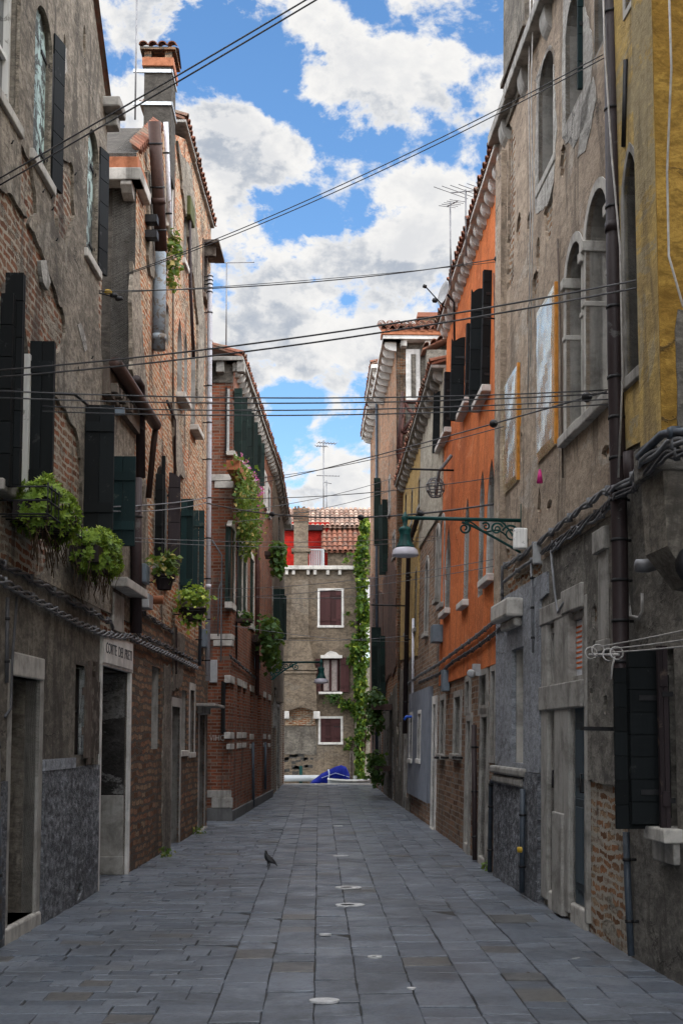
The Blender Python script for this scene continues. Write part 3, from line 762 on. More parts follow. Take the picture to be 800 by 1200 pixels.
F.skin([(0, zc), (sE, zc), (sE, zlow), (sC, zlow), (sC, c0[1]), (sC - 3.3, ztop), (0, ztop)], M['grey_plaster'], bh, th=0.03)
for i, pg in enumerate(([(43, 308), (50, 306), (55, 330), (52, 342), (46, 330)], [(87, 380), (91, 379), (96, 392), (99, 410), (96, 412), (91, 396)], [(8, 60), (14, 58), (16, 90), (10, 96)], [(71, 60), (74, 56), (75, 84), (72, 88)])):
    F.skin(rough(F.poly(pg), 0.08, 0.03, 160 + i), M['white_render'], th=0.036, name='plaster_patch')
low_h = rough(F.poly([(60, 640), (70, 640), (88, 660), (90, 705), (80, 700), (76, 670)]), 0.07, 0.04, 9)
F.skin([(0, 1.3), (ps0 - 0.11, 1.3), (ps0 - 0.11, zc - 0.004), (0, zc - 0.004)], M['smooth_grey'], [low_h], th=0.028)
rc = rough([(d1[1] + 0.14, -0.2), (ps0 - 0.115, -0.2), (ps0 - 0.115, 1.36), (d1[1] + 0.14, 1.36)], 0.2, 0.012, 4)
hole = rough(F.poly([(84, 1046), (88, 1032), (92, 1035), (92, 1042), (86, 1056)]), 0.05, 0.02, 5)
F.skin(rc, M['rough_cast'], [hole], th=0.05, name='rough_cast')
rb = MB(); rb.box(F, d1[1] + 0.13, F.S(83, 900), 1.35, 1.45, 0.0, 0.055); F.obj('dado_band', rb, M['blue_grey'])
F.skin(rough([(0, -0.2), (d1[0] - 0.14, -0.2), (d1[0] - 0.14, 1.3), (0, 1.3)], 0.2, 0.01, 6), M['rough_cast'], th=0.05, name='rough_cast')
# rake tiles
rk = MB()
for k in range(22):
    t0, t1 = k / 22, (k + 1.12) / 22
    a = (sC + 0.05 - 3.3 * t0, c0[1] + (ztop - c0[1]) * t0); bq = (sC + 0.05 - 3.3 * t1, c0[1] + (ztop - c0[1]) * t1 + 0.02)
    pts = []
    for j in range(7):
        q = PI * j / 6; pts.append((math.cos(q) * 0.085 + 0.0, math.sin(q) * 0.08))
    vs = [F.P(a[0], a[1] + h, o) for o, h in pts] + [F.P(bq[0], bq[1] + h * 0.9 + 0.01, o * 0.95) for o, h in pts]
    rk.add(vs, [(j, j + 1, 8 + j, 7 + j) for j in range(6)], 0, True)
F.obj('verge_tiles', rk, M['tile'])
# low roof and its gutter over the passage
gb = MB(); g0, g1 = F.P(sC + 0.02, zlow + 0.02, 0.16), F.P(sE + 0.55, zlow - 0.06, 0.2)
gb.tube([g0, g0.lerp(g1, 0.5), g1], 0.075, 10); gb.tube([g1, F.P(sE + 0.62, zlow - 0.3, 0.16), F.P(sE + 0.64, zlow - 1.0, 0.1)], 0.04, 8)
F.obj('gutter', gb, M['pipe_brown'])
gb = MB(); gb.box(F, sC + 0.01, sE - 0.01, zlow - 0.32, zlow - 0.004, 0.0, 0.10)
for k in range(5): gb.box(F, sC + 0.1 + k * 0.22, sC + 0.2 + k * 0.22, zlow - 0.28, zlow - 0.18, 0.10, 0.17)
F.obj('eave_board', gb, M['plank'])
al = MB(); al.box(F, sC + 0.05, sC + 0.09, zlow - 0.55, zlow - 0.47, 0.04, 0.26); F.obj('awning_case', al, M['blue_box'])
# stone brackets on the corner under the roof
kb = MB(); kb.box(F, sC - 0.25, sC + 0.12, c0[1] - 0.08, c0[1] + 0.04, -0.1, 0.22); kb.box(F, sC - 0.08, sC + 0.1, c0[1] - 0.22, c0[1] - 0.08, -0.1, 0.16)
F.obj('corner_bracket', kb, M['grey_stone'], bevel=0.02)
F.pipe([(-6, 800), (-2, 1100)], 0.035, 'pipe_blue', o=0.09, clips=2); F.pipe([(9, 700), (8, 800)], 0.018, 'cable', name='conduit', clips=2)
F.pipe([(20, 700), (14, 780), (13, 830), (6, 840)], 0.014, 'cable', name='conduit')
# plaque beside the small window of the second plant, stone shelf under it
sb = MB(); a, bq, cq, dq = F.rect(129, 141, 693, 738, ref=129); sb.box(F, a, bq, cq, dq, 0, 0.05); F.obj('stone_plaque', sb, M['grey_stone'], bevel=0.01)
sb = MB(); a, bq, cq, dq = F.rect(127, 153, 676, 684, ref=127); sb.box(F, a, bq, cq - 0.03, dq, 0, 0.22); F.obj('stone_shelf', sb, M['stone'], bevel=0.012)
for u, v in ((9, 168), (46, 225), (56, 232), (57, 246), (70, 150), (62, 282), (84, 205), (104, 420), (35, 500)):
    hk = MB(); a = F.px(u, v); hk.tube([F.P(a[0], a[1], -0.01), F.P(a[0], a[1], 0.04), F.P(a[0], a[1] + 0.025, 0.05)], 0.007, 5); F.obj('iron_hook', hk, M['iron'])
# iron tie bar carrying wires
tb = MB(); p = F.px(28, 474); q = F.px(60, 474); tb.tube([F.P(q[0] - 0.4, q[1], 0.02), F.P(q[0] - 0.35, q[1], 0.3), F.P(q[0] + 0.05, q[1] + 0.01, 0.33)], 0.014, 6); F.obj('tie_bar', tb, M['iron'])

# ------------------------------------------------------------------ brick house with chimney
pC = G(241, 968)
L2 = Facade('brick_house', pB + dl * 0.006, pC, 'L', 'tall flaking brick house with a square chimney and a long white drainpipe')
F = L2
# ground floor
F.win(176, 186, 780, 878, ref=176, fw=0, depth=0.28, pane='dark', bars=1, wood='grey_stone')
F.door(199, 208.5, 829, 992, ref=208.5, fw=0.14, fm='grey_stone', depth=0.35, mat='door_dark', step=0.1)
F.win(211.5, 217.5, 808, 880, ref=211.5, fw=0, depth=0.22, pane='dark', wood='grey_stone', sill=0.05, fm='stone')
F.win(221, 226, 808, 882, ref=221, fw=0.12, fm='stone', depth=0.22, pane='dark', sill=0.05)
F.door(232, 238, 838, 968, ref=238, fw=0.16, fm='grey_stone', depth=0.3, mat='door_dark', step=0.08)
ab = MB(); a = F.px(231, 828); ab.box(F, a[0] - 0.3, F.L - 0.1, a[1], a[1] + 0.05, 0, 0.35); ab.box(F, a[0] - 0.1, F.L - 0.2, a[1] - 0.12, a[1], 0, 0.1); F.obj('door_canopy', ab, M['grey_stone'], bevel=0.01)
# first floor
b = F.win(181, 196, 535, 662, ref=181, arch='round', fw=0, depth=0.2, wood='grey_stone', sill=0.14, fm='grey_stone')
F.leaf(b[0] - 0.02, b[2], b[3] - 0.25, 0.10, 95, False, 'shutter_black', fold=True)
F.leaf(b[0] + 0.45, b[2] + 0.15, b[3] + 0.12, 0.05, 95, False, 'shutter_black')
F.leaf(b[1] - 0.04, b[2], b[3] + 0.02, 0.17, 97, True, 'shutter_brown', arch=-1, fold=True)
b = F.win(210, 224, 577, 700, ref=210, arch='round', fw=0, depth=0.2, wood='grey_stone', sill=0.14, fm='grey_stone')
F.leaf(b[0] - 0.02, b[2], b[3] - 0.1, 0.20, 97, False, 'shutter_teal', boards=False)
F.leaf(b[1] - 0.03, b[2], b[3] - 0.02, 0.20, 97, True, 'shutter_teal', boards=False, arch=-1)
# upper floors
F.win(195.5, 200, 200, 262, ref=195.5, fw=0.1, fm='stone', depth=0.16, pane='glass', sill=0.05)
F.win(215.5, 218.5, 248, 305, ref=215.5, fw=0, depth=0.16, pane='glass', wood='grey_stone', sill=0.05, fm='stone')
F.win(194.5, 198, 352, 400, ref=194.5, fw=0.0, arch='round', depth=0.16, pane='glass', wood='grey_stone')
F.win(208, 213.5, 365, 462, ref=208, arch='lancet', fw=0, depth=0.18, pane='glass', wood='pipe_blue', sill=0.15, fm='stone')
F.win(216, 219.5, 385, 478, ref=216, arch='lancet', fw=0, depth=0.18, pane='glass', wood='pipe_blue')
F.win(224, 229, 385, 500, ref=224, arch='round', fw=0, depth=0.18, pane='glass', wood='pipe_blue', sill=0.15, fm='stone')
F.win(237.5, 241, 285, 345, ref=237.5, fw=0.08, fm='plank', depth=0.14, pane='dark', sill=0.08)
q = [F.px(155, 141), F.px(188, 150), F.px(218, 160), F.px(244.5, 306)]
zt = [a[1] for a in q]
zeave = q[2][1] - 0.05
out = [(0, -0.3), (F.L, -0.3), (F.L, zeave), (q[2][0], zeave), (q[1][0], q[1][1]), (0, q[0][1] - 0.25)]
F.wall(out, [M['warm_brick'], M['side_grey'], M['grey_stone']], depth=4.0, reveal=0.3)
zb = 3.3
out_low = [(0, 0), (F.L, 0), (F.L, zb), (0, zb)]
lowm = MB(); lowm.sheet(F, [(0.0, -0.2), (F.L, -0.2), (F.L, zb), (0.0, zb)], F.holes, 0.02, 0.03, 0, back=False)
F.obj('ground_floor_brickwork', lowm, M['dark_brick'])
pl = [[(152, 310), (160, 320), (166, 420), (171, 470), (165, 490), (152, 430)], [(206, 170), (222, 200), (232, 300), (238, 380), (236, 470), (229, 470), (230, 380), (224, 320), (214, 240)], [(188, 880), (190, 780), (198, 780), (197, 1000), (188, 1004)], [(199, 470), (207, 490), (215, 560), (205, 560)], [(201, 736), (214, 745), (212, 800), (200, 812)], [(160, 600), (168, 560), (172, 640), (166, 700), (160, 700)], [(170, 200), (176, 210), (180, 300), (178, 330), (172, 310)]]
for i, p in enumerate(pl):
    F.skin(rough(F.poly(p), 0.12, 0.09, 20 + i), M['grey_plaster' if i not in (2, 4) else 'smooth_grey'], th=0.04, name='plaster_patch')
# string of stone over the corner, brackets
F2 = Fr(F.P(0, 0, 0), -F.n, (0, 0, 1), -F.ax)        # the near face
zk = F.px(155, 208)[1]
mb = MB()
mb.box(F2, -0.10, 1.2, zk, zk + 0.16, -0.05, 0.26); mb.box(F, -0.26, 0.55, zk, zk + 0.16, -0.1, 0.10)
mb.box(F2, -0.05, 1.2, zk + 0.16, zk + 0.32, -0.05, 0.22, 1); mb.box(F, -0.22, 0.5, zk + 0.16, zk + 0.32, -0.1, 0.06, 1)
cs = F.obj('corner_cornice', mb, [M['stone'], M['terracotta']], bevel=0.012)
for a in (0.02, 0.42):
    cb = MB(); f3 = Fr(F2.P(a, zk, 0), F2.n, (0, 0, 1), F2.ax)
    cb.sheet(f3, [(0, 0), (0.24, 0), (0.24, -0.05), (0.16, -0.13), (0.05, -0.17), (0, -0.18)], (), 0.14, 0.14); F.obj('corbel', cb, M['stone'], cs, bevel=0.012)
tf = Fr(F.P(0, q[0][1] - 0.18, 0.10), F.ax, (0, 0, 1), F.n)
# tiles on verge (near rake) and eave
rk = MB()
ns = 14
for k in range(ns):
    s0 = q[1][0] * k / ns; zz = (q[0][1] - 0.25) + (q[1][1] - q[0][1] + 0.25) * k / ns
    if k >= 8: pass
    vs = []
    for oo in (-0.1, 0.04):
        for j in range(7): vs.append(F.P(s0 + 0.11 + math.cos(PI * j / 6) * 0.08, zz + 0.06 + math.sin(PI * j / 6) * 0.08 + (0.0 if oo > 0 else 0.1), oo))
    rk.add(vs, [(j, j + 1, 8 + j, 7 + j) for j in range(6)], 0, True)
    vs = [F.P(s0 + 0.11 + math.cos(PI * j / 6) * e, zz + 0.06 + math.sin(PI * j / 6) * e * 0.8, 0.05) for e in (0.08, 0.06) for j in range(7)]
    rk.add(vs, [(j, j + 1, 8 + j, 7 + j) for j in range(6)], 0, False)
F.obj('verge_tiles', rk, M['tile'])
F.eave(q[2][0] - 0.6, F.L, zeave, over=0.07, cm='grey_stone', n=0, th=0.05, slope=0.4, run=0.8)
ub = MB(); a = F.px(240, 292); ub.box(F, a[0] - 0.35, a[0] + 0.7, a[1], a[1] + 0.05, -0.1, 0.3); ub.box(F, a[0] - 0.2, a[0] - 0.1, a[1] - 0.2, a[1], 0, 0.22); F.obj('window_hood', ub, M['plank'])
# chimney
cy = atY(0, 0, 18.3).y
cl, cr = atY(169, 100, 18.3), atY(201, 100, 18.3)
zb_, zt_ = atY(185, 158, 18.3).z - 0.6, atY(185, 78, 18.3).z
mb = MB(); x0, x1 = cl.x, cr.x
mb.wbox(x0, x1, 18.3, 18.85, zb_, zt_, 0); mb.wbox(x0 - 0.03, x1 + 0.03, 18.27, 18.88, zt_, zt_ + 0.13, 1)
for k in range(8):
    xx = x0 - 0.09 + (x1 - x0 + 0.18) * (k + 0.5) / 8
ch = F.obj('chimney', mb, [M['side_grey'], M['terracotta']], bevel=0.006)
mb = MB(); z2 = zt_ + 0.13
for (xa, xb) in ((x0, x0 + 0.1), (x1 - 0.1, x1)): mb.wbox(xa, xb, 18.3, 18.42, z2, z2 + 0.12, 0); mb.wbox(xa, xb, 18.73, 18.85, z2, z2 + 0.12, 0)
mb.wbox(x0 - 0.06, x1 + 0.06, 18.24, 18.91, z2 + 0.11, z2 + 0.15, 0)
for fy, sg in ((18.24, 1), (18.91, -1)):
    fr = Fr((x0 - 0.08, fy - 0.02 * sg, z2 + 0.17), (1, 0, 0), V((0, sg, 0.35)), V((0, -0.35 * sg, 1)))
    w = x1 - x0 + 0.16
    for k in range(4):
        vs = [fr.P((k + 0.5) * w / 4 + math.cos(PI * j / 6) * w / 8.2, yy, math.sin(PI * j / 6) * 0.055) for yy in (0, 0.37) for j in range(7)]
        mb.add(vs, [(j, j + 1, 8 + j, 7 + j) for j in range(6)], 1, True)
        vs = [fr.P((k + 0.5) * w / 4 + math.cos(PI * j / 6) * (w / 8.2 - e), 0, math.sin(PI * j / 6) * (0.055 - e)) for e in (0, 0.015) for j in range(7)]
        mb.add(vs, [(j, j + 1, 8 + j, 7 + j) for j in range(6)], 1, False)
F.obj('chimney_cap', mb, [M['dark_brick'], M['tile']], ch)
mb = MB()
for v in (84, 122):
    zz = atY(185, v, 18.3).z
    for (a, bq) in (((x0 - 0.16, 18.28), (x1 + 0.012, 18.28)), ((x1 + 0.012, 18.28), (x1 + 0.012, 18.87))):
        if a[1] == bq[1]: mb.wbox(a[0], bq[0], 18.27, 18.298, zz - 0.025, zz + 0.025)
        else: mb.wbox(x1 + 0.002, x1 + 0.02, 18.27, 18.87, zz - 0.025, zz + 0.025)
F.obj('strap', mb, M['strap_steel'], ch)
# pipes
F.pipe([(181, 142), (189, 294)], 0.085, 'pipe_brown', o=0.14, n=14, joints=1.0, clips=3, name='flue_pipe')
F.pipe([(194.5, 143), (200, 285)], 0.035, 'pipe_white', o=0.06, clips=2)
F.pipe([(187, 296), (186, 410)], 0.095, 'pipe_blue', o=0.08, n=12, name='old_flue', joints=1.2)
F.pipe([(160, 445), (165, 452), (165, 560)], 0.06, 'pipe_dark', o=0.1, name='waste_pipe')
F.pipe([(160, 560), (160, 742)], 0.07, 'pipe_dark', o=0.1, clips=2)
F.pipe([(196, 470), (205, 492), (205, 620)], 0.022, 'pipe_dark', o=0.04, name='conduit')
F.pipe([(203, 310), (203, 500)], 0.015, 'plank', o=0.03, name='conduit')
F.pipe([(222, 240), (223, 330), (227, 420)], 0.03, 'pipe_dark', o=0.05, name='conduit')
F.pipe([(206, 735), (206, 790)], 0.025, 'pipe_dark', o=0.04, name='conduit')
F.pipe([(246.5, 322), (246, 345), (245, 560), (243.2, 798)], 0.048, 'pipe_white', o=0.12, clips=5, joints=2.0)
F.pipe([(237, 600), (234, 780)], 0.03, 'pipe_slate', o=0.08, clips=3)
bx = MB()
for (u0, u1, v0, v1, mm, oo) in ((162, 167, 660, 682, 'blue_box', 0.1), (163, 170, 695, 712, 'grey_box', 0.13), (234, 240, 737, 758, 'blue_box', 0.12)):
    bx = MB(); a, bq, cq, dq = F.rect(u0, u1, v0, v1); bq = a + min(bq - a, 0.35); bx.box(F, a, bq, cq, dq, 0, oo); F.obj('junction_box', bx, M[mm], bevel=0.01)
bx = MB(); a = F.px(172, 703); bx.tube([F.P(a[0], a[1], 0), F.P(a[0], a[1], 0.22)], 0.06, 10); F.obj('vent_pipe', bx, M['terracotta'])
mb = MB(); a, bq, cq, dq = F.rect(216.5, 222, 228, 252); mb.box(F, a, bq, cq, dq, 0, 0.10); F.obj('mossy_box', mb, M['moss'], bevel=0.02)
for i, (u, v) in enumerate(((171, 258), (171, 276))):
    mb = MB(); a = F.px(u, v); mb.box(F, a[0] - 0.08, a[0] + 0.08, a[1] - 0.05, a[1] + 0.05, 0, 0.16); F.obj('iron_stub', mb, M['iron'])

# ------------------------------------------------------------------ red brick house
q0, q1 = G(269.5, 962), G(317.5, 933.7)
L3 = Facade('red_brick_house', q0, q1, 'L', 'neat dark red brick house with white stone trim past the white drainpipe')
F = L3
zE = F.px(270.5, 424)[1]
for u0, u1, vt, vb in ((268.6, 273.6, 800, 858), (277.5, 282.5, 803, 858), (284, 288, 806, 858), (292.5, 296.6, 810, 860), (308.2, 311, 817, 860), (314, 316.5, 820, 861)):
    a, b_, c, d, w = F.win(u0 + 0.6, u1, vt, vb, fw=0, depth=0.14, pane='dark', bars=3, wood='iron')
    mb = MB()
    mb.box(F, a - 0.08, b_ + 0.08, d, d + 0.15, -0.1, 0.02); mb.cut().box(F, a - 0.06, b_ + 0.06, c - 0.13, c, -0.1, 0.02); mb.cut().box(F, a - 0.06, b_ + 0.06, c - 0.34, c - 0.23, -0.05, 0.018)
    F.obj('stone_trim', mb, M['stone'], w, bevel=0.01)
F.door(301.5, 306.5, 815, 947, ref=306.5, fw=0.0, depth=0.2, mat='blue_box', step=0.06)
for u0, u1, vt, vb in ((270.5, 274.5, 614, 706), (279, 283.5, 628, 716), (285, 288.5, 638, 722), (293, 297, 650, 730)):
    a, b_, c, d, w = F.win(u0, u1, vt, vb, fw=0, depth=0.1, pane=None, wood='shutter_green')
    mb = MB()
    mb.sheet(F, F.shape(a - 0.1, b_ + 0.1, d - 0.05, d + 0.13, 'segment'), (), 0.02, 0.1); mb.cut().box(F, a - 0.12, b_ + 0.12, c - 0.12, c, -0.1, 0.04); mb.cut().box(F, b_, b_ + 0.09, c, d - 0.05, -0.05, 0.02)
    F.obj('stone_trim', mb, M['stone'], w)
    wd = (b_ - a) / 2
    F.leaf(a, c, d - 0.02, wd, 1, False, 'shutter_green', o=-0.03, gap=0.4); F.leaf(b_, c, d - 0.02, wd, 1, True, 'shutter_green', o=-0.03, gap=0.4)
for u0, u1, vt, vb in ((273, 277, 455, 530), (279.5, 284, 467, 535), (288, 292, 484, 545), (297, 300.5, 510, 562)):
    a, b_, c, d, w = F.win(u0, u1, vt, vb, fw=0, depth=0.12, pane='glass', wood='white', sill=0.06, fm='stone')
    F.leaf(a - 0.02, c, d, 0.16, 95, False, 'shutter_green', gap=0.4); F.leaf(b_ + 0.02, c, d, 0.17, 95, True, 'shutter_green', gap=0.4)
for u0, u1, vt, vb in ((309, 311, 555, 590), (313, 315.5, 570, 600)):
    F.win(u0, u1, vt, vb, fw=0.1, fm='white_stone', depth=0.12, pane='glass', sill=0.06)
F.wall([(0, -0.3), (F.L, -0.3), (F.L, zE), (0, zE)], [M['red_brick'], M['red_brick']], depth=3.2, reveal=0.2)
F.eave(-0.25, F.L, zE + 0.1, over=0.22, cm='grey_stone', n=24, th=0.08, chh=0.18, cw=0.15, run=1.6, corb='stone')
Fs = Fr(F.P(0, 0, 0), -F.n, (0, 0, 1), -F.ax)
mb = MB(); mb.box(Fs, -0.22, 1.0, zE + 0.1, zE + 0.19, -0.02, 0.25)
for k in range(3): mb.box(Fs, -0.25 + k * 0.42, -0.09 + k * 0.42, zE - 0.12, zE + 0.1, 0.0, 0.2)
mb.box(Fs, 0, 1.0, zE - 0.3, zE + 0.1, 0.0, 0.03, 1)
F.obj('side_cornice', mb, [M['grey_stone'], M['smooth_grey']], bevel=0.012)
mb = MB()
for v0, v1 in ((556, 572), (743, 757)):
    z0_, z1_ = atY(255, v1, q0.y).z, atY(255, v0, q0.y).z
    mb.cut().box(Fs, -0.02, 0.5, (z0_ + z1_) / 2 + 0.01, z1_, 0, 0.03); mb.box(Fs, -0.025, 0.36, z0_, (z0_ + z1_) / 2, 0, 0.025)
    mb.box(F, -0.02, 0.42, (z0_ + z1_) / 2 + 0.01, z1_, 0, 0.025); mb.box(F, -0.02, 0.3, z0_, (z0_ + z1_) / 2, 0, 0.02)
F.obj('quoin', mb, M['stone'], bevel=0.012)
mb = MB(); mb.box(Fs, -0.04, 0.6, -0.1, 0.26, 0, 0.05); mb.box(F, -0.05, F.L, -0.1, 0.2, 0, 0.06)
F.obj('plinth', mb, M['dark_stone'], bevel=0.015)
mb = MB(); mb.box(Fs, -0.06, 0.36, 0.26, 0.46, 0, 0.06); mb.box(Fs, -0.03, 0.6, 0.46, 0.60, 0, 0.035); F.obj('base_block', mb, M['grey_stone'], bevel=0.012)
lettering('graffiti', 'VIHC', Fr(Fs.o, -Fs.ax, Fs.up, Fs.n), -0.27, atY(250, 865, q0.y).z, 0.16, 0.008, 'cable_white', F.root, 0.30)
F.pipe([(302, 540), (301.5, 815)], 0.05, 'timber', o=0.08, n=8); F.pipe([(279, 615), (277, 775)], 0.02, 'iron', o=0.04, name='conduit', clips=3)
F.pipe([(296.5, 870), (297, 945)], 0.035, 'pipe_slate', o=0.06, name='conduit'); F.pipe([(311, 870), (311, 925)], 0.035, 'pipe_slate', o=0.06, name='conduit')
for (u0, u1, v0, v1) in ((298, 301, 770, 783),):
    bx = MB(); a, bq, cq, dq = F.rect(u0, u1, v0, v1); bx.box(F, a, a + 0.3, cq, dq, 0, 0.12); F.obj('junction_box', bx, M['blue_box'])
bx = MB(); zq = atY(250, 800, q0.y).z; bx.box(Fs, 0.27, 0.42, zq, zq + 0.45, 0, 0.1); F.obj('meter_box', bx, M['grey_box'], bevel=0.01)
bx = MB(); bx.tube([Fs.P(0.26, atY(0, 745, q0.y).z, 0.03), Fs.P(0.26, atY(0, 690, q0.y).z, 0.03), Fs.P(0.2, atY(0, 680, q0.y).z, 0.03), Fs.P(0.2, atY(0, 650, q0.y).z, 0.03), Fs.P(0.4, atY(0, 632, q0.y).z, 0.03)], 0.016, 6)
bx.tube([Fs.P(0.2, atY(0, 775, q0.y).z, 0.03), Fs.P(0.2, atY(0, 680, q0.y).z, 0.03)], 0.016, 6); F.obj('conduit', bx, M['cable_grey'])
mb = MB(); pp = F.P(F.L * 0.96, zE + 0.2, -0.9); mb.wbox(pp.x - 0.25, pp.x + 0.35, pp.y, pp.y + 0.6, zE, zE + 0.85, 0); mb.wbox(pp.x - 0.32, pp.x + 0.42, pp.y - 0.07, pp.y + 0.67, zE + 0.85, zE + 0.97, 1); F.obj('chimney', mb, [M['smooth_grey'], M['dark_brick']])

# ------------------------------------------------------------------ last house on the left by the canal
q2 = G(331.5, 918.7)
L4 = Facade('corner_house', q1 + (q2 - q1).normalized() * 0.006, q2, 'L', 'shabby plaster and brick house at the canal end behind leafy balcony plants')
F = L4
for u0, u1, vt, vb in ((319, 322.5, 690, 745), (325, 327.5, 690, 745)):
    a, b_, c, d, w = F.win(u0, u1, vt, vb, fw=0.08, fm='grey_stone', depth=0.14, pane='glass', sill=0.08)
    F.leaf(a - 0.02, c, d, 0.2, 100, False, 'shutter_green', gap=0.5); F.leaf(b_ + 0.02, c, d, 0.2, 100, True, 'shutter_green', gap=0.5)
F.win(320, 322.5, 805, 850, fw=0.08, fm='grey_stone', depth=0.14, pane='dark'); F.win(325, 327, 600, 640, fw=0.1, fm='grey_stone', depth=0.14, pane='glass', sill=0.06)
F.door(324, 326.5, 830, 921, ref=326.5, fw=0.1, fm='grey_stone', mat='door_dark', depth=0.2)
F.wall([(0, -0.3), (F.L, -0.3), (F.L, zE + 0.15), (0, zE + 0.15)], [M['pale_brick'], M['pale_brick']], depth=3.0)
F.skin(rough([(0.2, 2.6), (F.L - 0.3, 2.9), (F.L - 0.2, zE), (0.2, zE)], 0.3, 0.12, 51), M['end_plaster'], th=0.03)
F.eave(0, F.L - 1.0, zE + 0.15, over=0.22, cm='grey_stone', n=14, th=0.09, run=1.5)
mb = MB(); a = F.px(331, 605); mb.box(F, F.L - 0.6, F.L + 0.1, -0.2, 2.6, 0, 0.04); F.obj('brick_pier', mb, M['old_brick'])
mb = MB(); mb.box(F, F.L - 0.9, F.L + 0.15, zE + 0.0, zE + 0.35, -0.2, 0.28); F.obj('corner_bracket', mb, M['grey_stone'], bevel=0.03)
# ================================================================== RIGHT HOUSES
r0, r1 = G(802, 1157), G(738, 1121)
dr = (r1 - r0).normalized()
R0 = Facade('ochre_house', r0 - dr * 15, r1, 'R', 'nearest right house, ochre upper plaster, dark grey base and a hanging chimney breast')
F = R0
a_, b_, c_, d_ = F.rect(791, 777, 762, 968, ref=777)
w = F.win(0, 0, 0, 0, sr=(a_, b_, c_, d_), fw=0, depth=0.2, wood='door_dark', pane='dark', sill=0.13, fm='stone')
F.leaf(b_ - 0.02, c_ + 0.02, d_, 0.215, 92, True, 'shutter_black', gap=0.155, fold=True)
F.leaf(b_ + 0.06, c_ - 0.02, d_ - 0.12, 0.30, 92, True, 'shutter_black', gap=0.17)
F.leaf(a_ + 0.06, c_ - 0.03, d_ + 0.02, 0.07, 92, False, 'shutter_brown', boards=False, name='shutter_stile')
sb = MB(); sb.box(F, a_ - 0.05, b_ + 0.16, c_ - 0.24, c_ - 0.09, 0, 0.05); F.obj('sill_block', sb, M['grey_stone'], bevel=0.012)
F.win(752, 735.5, 185, 445, ref=735.5, arch='lancet', fw=0.07, fm='grey_stone', depth=0.18, pane='dark', sill=0.05)
F.win(742, 735, -60, 15, ref=735, fw=0.05, fm='stone', depth=0.15, pane='glass')
zT = 13.5
F.wall([(0, -0.3), (F.L, -0.3), (F.L, zT), (0, zT)], [M['dark_plaster'], M['dark_plaster']], depth=5.0)
zy = F.px(735, 530)[1]
F.skin(rough([(0, zy), (F.L - 0.01, zy), (F.L - 0.01, zT), (0, zT)], 0.25, 0.03, 61), M['ochre'], th=0.02)
# hanging chimney breast
bx0 = 0.36
nf = F.S(769, 300, bx0); ff = F.S(745, 300, bx0)
zb = F.px(770, 690, bx0)[1]
mb = MB(); zmid = F.px(775, 540, bx0)[1]; zcap = F.px(775, 510, bx0)[1]
mb.box(F, nf, ff, zmid, zT, -0.1, bx0, 0); br = F.obj('chimney_breast', mb, M['ochre']); gp = MB(); gp.sheet(Fr(F.P(nf, 0, 0), F.n, F.up, -F.ax), rough([(-0.05, zcap - 0.02), (bx0 - 0.11, zcap - 0.02), (bx0 - 0.09, F.px(785, 420, bx0)[1]), (bx0 - 0.12, F.px(785, 350, bx0)[1]), (-0.05, F.px(785, 355, bx0)[1])], 0.1, 0.025, 66), (), 0.022, 0.02); F.obj('cement_patch', gp, M['dark_plaster'], br)
mb = MB(); mb.box(F, nf + 0.0 - 0.012, nf - 0.0005, zcap - 0.02, zT, -0.05, bx0 - 0.002); F.obj('plaster', mb, M['deep_ochre'], br)
mb = MB(); mb.box(F, nf - 0.035, ff + 0.03, zmid - 0.06, zcap, -0.1, bx0 + 0.04, 0); F.obj('breast_ledge', mb, M['dark_plaster'], br, bevel=0.012)
pr = [(nf, zmid - 0.05), (ff, zmid - 0.05), (ff, zb + 0.35), (nf, zb + 0.3)]
mb = MB()
vs = [F.P(nf - 0.02, zmid - 0.05, bx0), F.P(ff, zmid - 0.05, bx0), F.P(ff, zb + 0.25, bx0 - 0.02), F.P(nf - 0.02, zb + 0.25, bx0 - 0.02), F.P(nf - 0.02, zmid - 0.05, -0.05), F.P(ff, zmid - 0.05, -0.05), F.P(ff, zb, -0.05), F.P(nf - 0.02, zb, -0.05), F.P(ff - 0.04, zb + 0.02, bx0 - 0.18), F.P(nf + 0.02, zb + 0.02, bx0 - 0.18)]
mb.add(vs, [(0, 1, 2, 3), (3, 2, 8, 9), (9, 8, 6, 7), (1, 5, 6, 8, 2), (0, 3, 9, 7, 4)])
F.obj('breast_corbel', mb, M['smooth_grey'], br)
fl = Fr(F.P(nf - 0.03, zb + 0.12, 0.1), F.n, (0, 0, 1), -F.ax)
mb = MB(); mb.lathe(F.P(nf - 0.02, zb + 0.14, 0.16), [(0.0, 0.05), (0.11, 0.05), (0.13, 0.0), (0.13, -0.03)], 14, -F.ax); F.obj('hatch', mb, M['iron'], br)
mb = MB(); a = F.px(756, 663, 0.12); mb.lathe(F.P(a[0], a[1], 0.1), [(0, 0.1), (0.045, 0.09), (0.05, 0.0), (0.03, -0.06)], 12, F.n); F.obj('lamp_socket', mb, M['zinc'])
F.pipe([(733, 70), (731.5, 128), (730.5, 172)], 0.022, 'iron', name='iron_strap', o=0.03, n=4)
F.pipe([(733, 975), (735, 1040), (739, 1120)], 0.026, 'pipe_slate', o=0.07, clips=1, name='conduit'); F.pipe([(739, 575), (737, 530)], 0.05, 'pipe_dark', o=0.06, name='vent_stub')
F.pipe([(722, 575), (722, 610), (728, 650), (735, 700), (738, 722), (748, 724), (752, 716), (752, 695)], 0.012, 'cable_white', o=0.03, name='wall_wire')
F.pipe([(783, -20), (786, 80), (781, 200), (783, 300), (800, 360)], 0.007, 'cable_white', o=bx0 + 0.06, name='wall_wire')

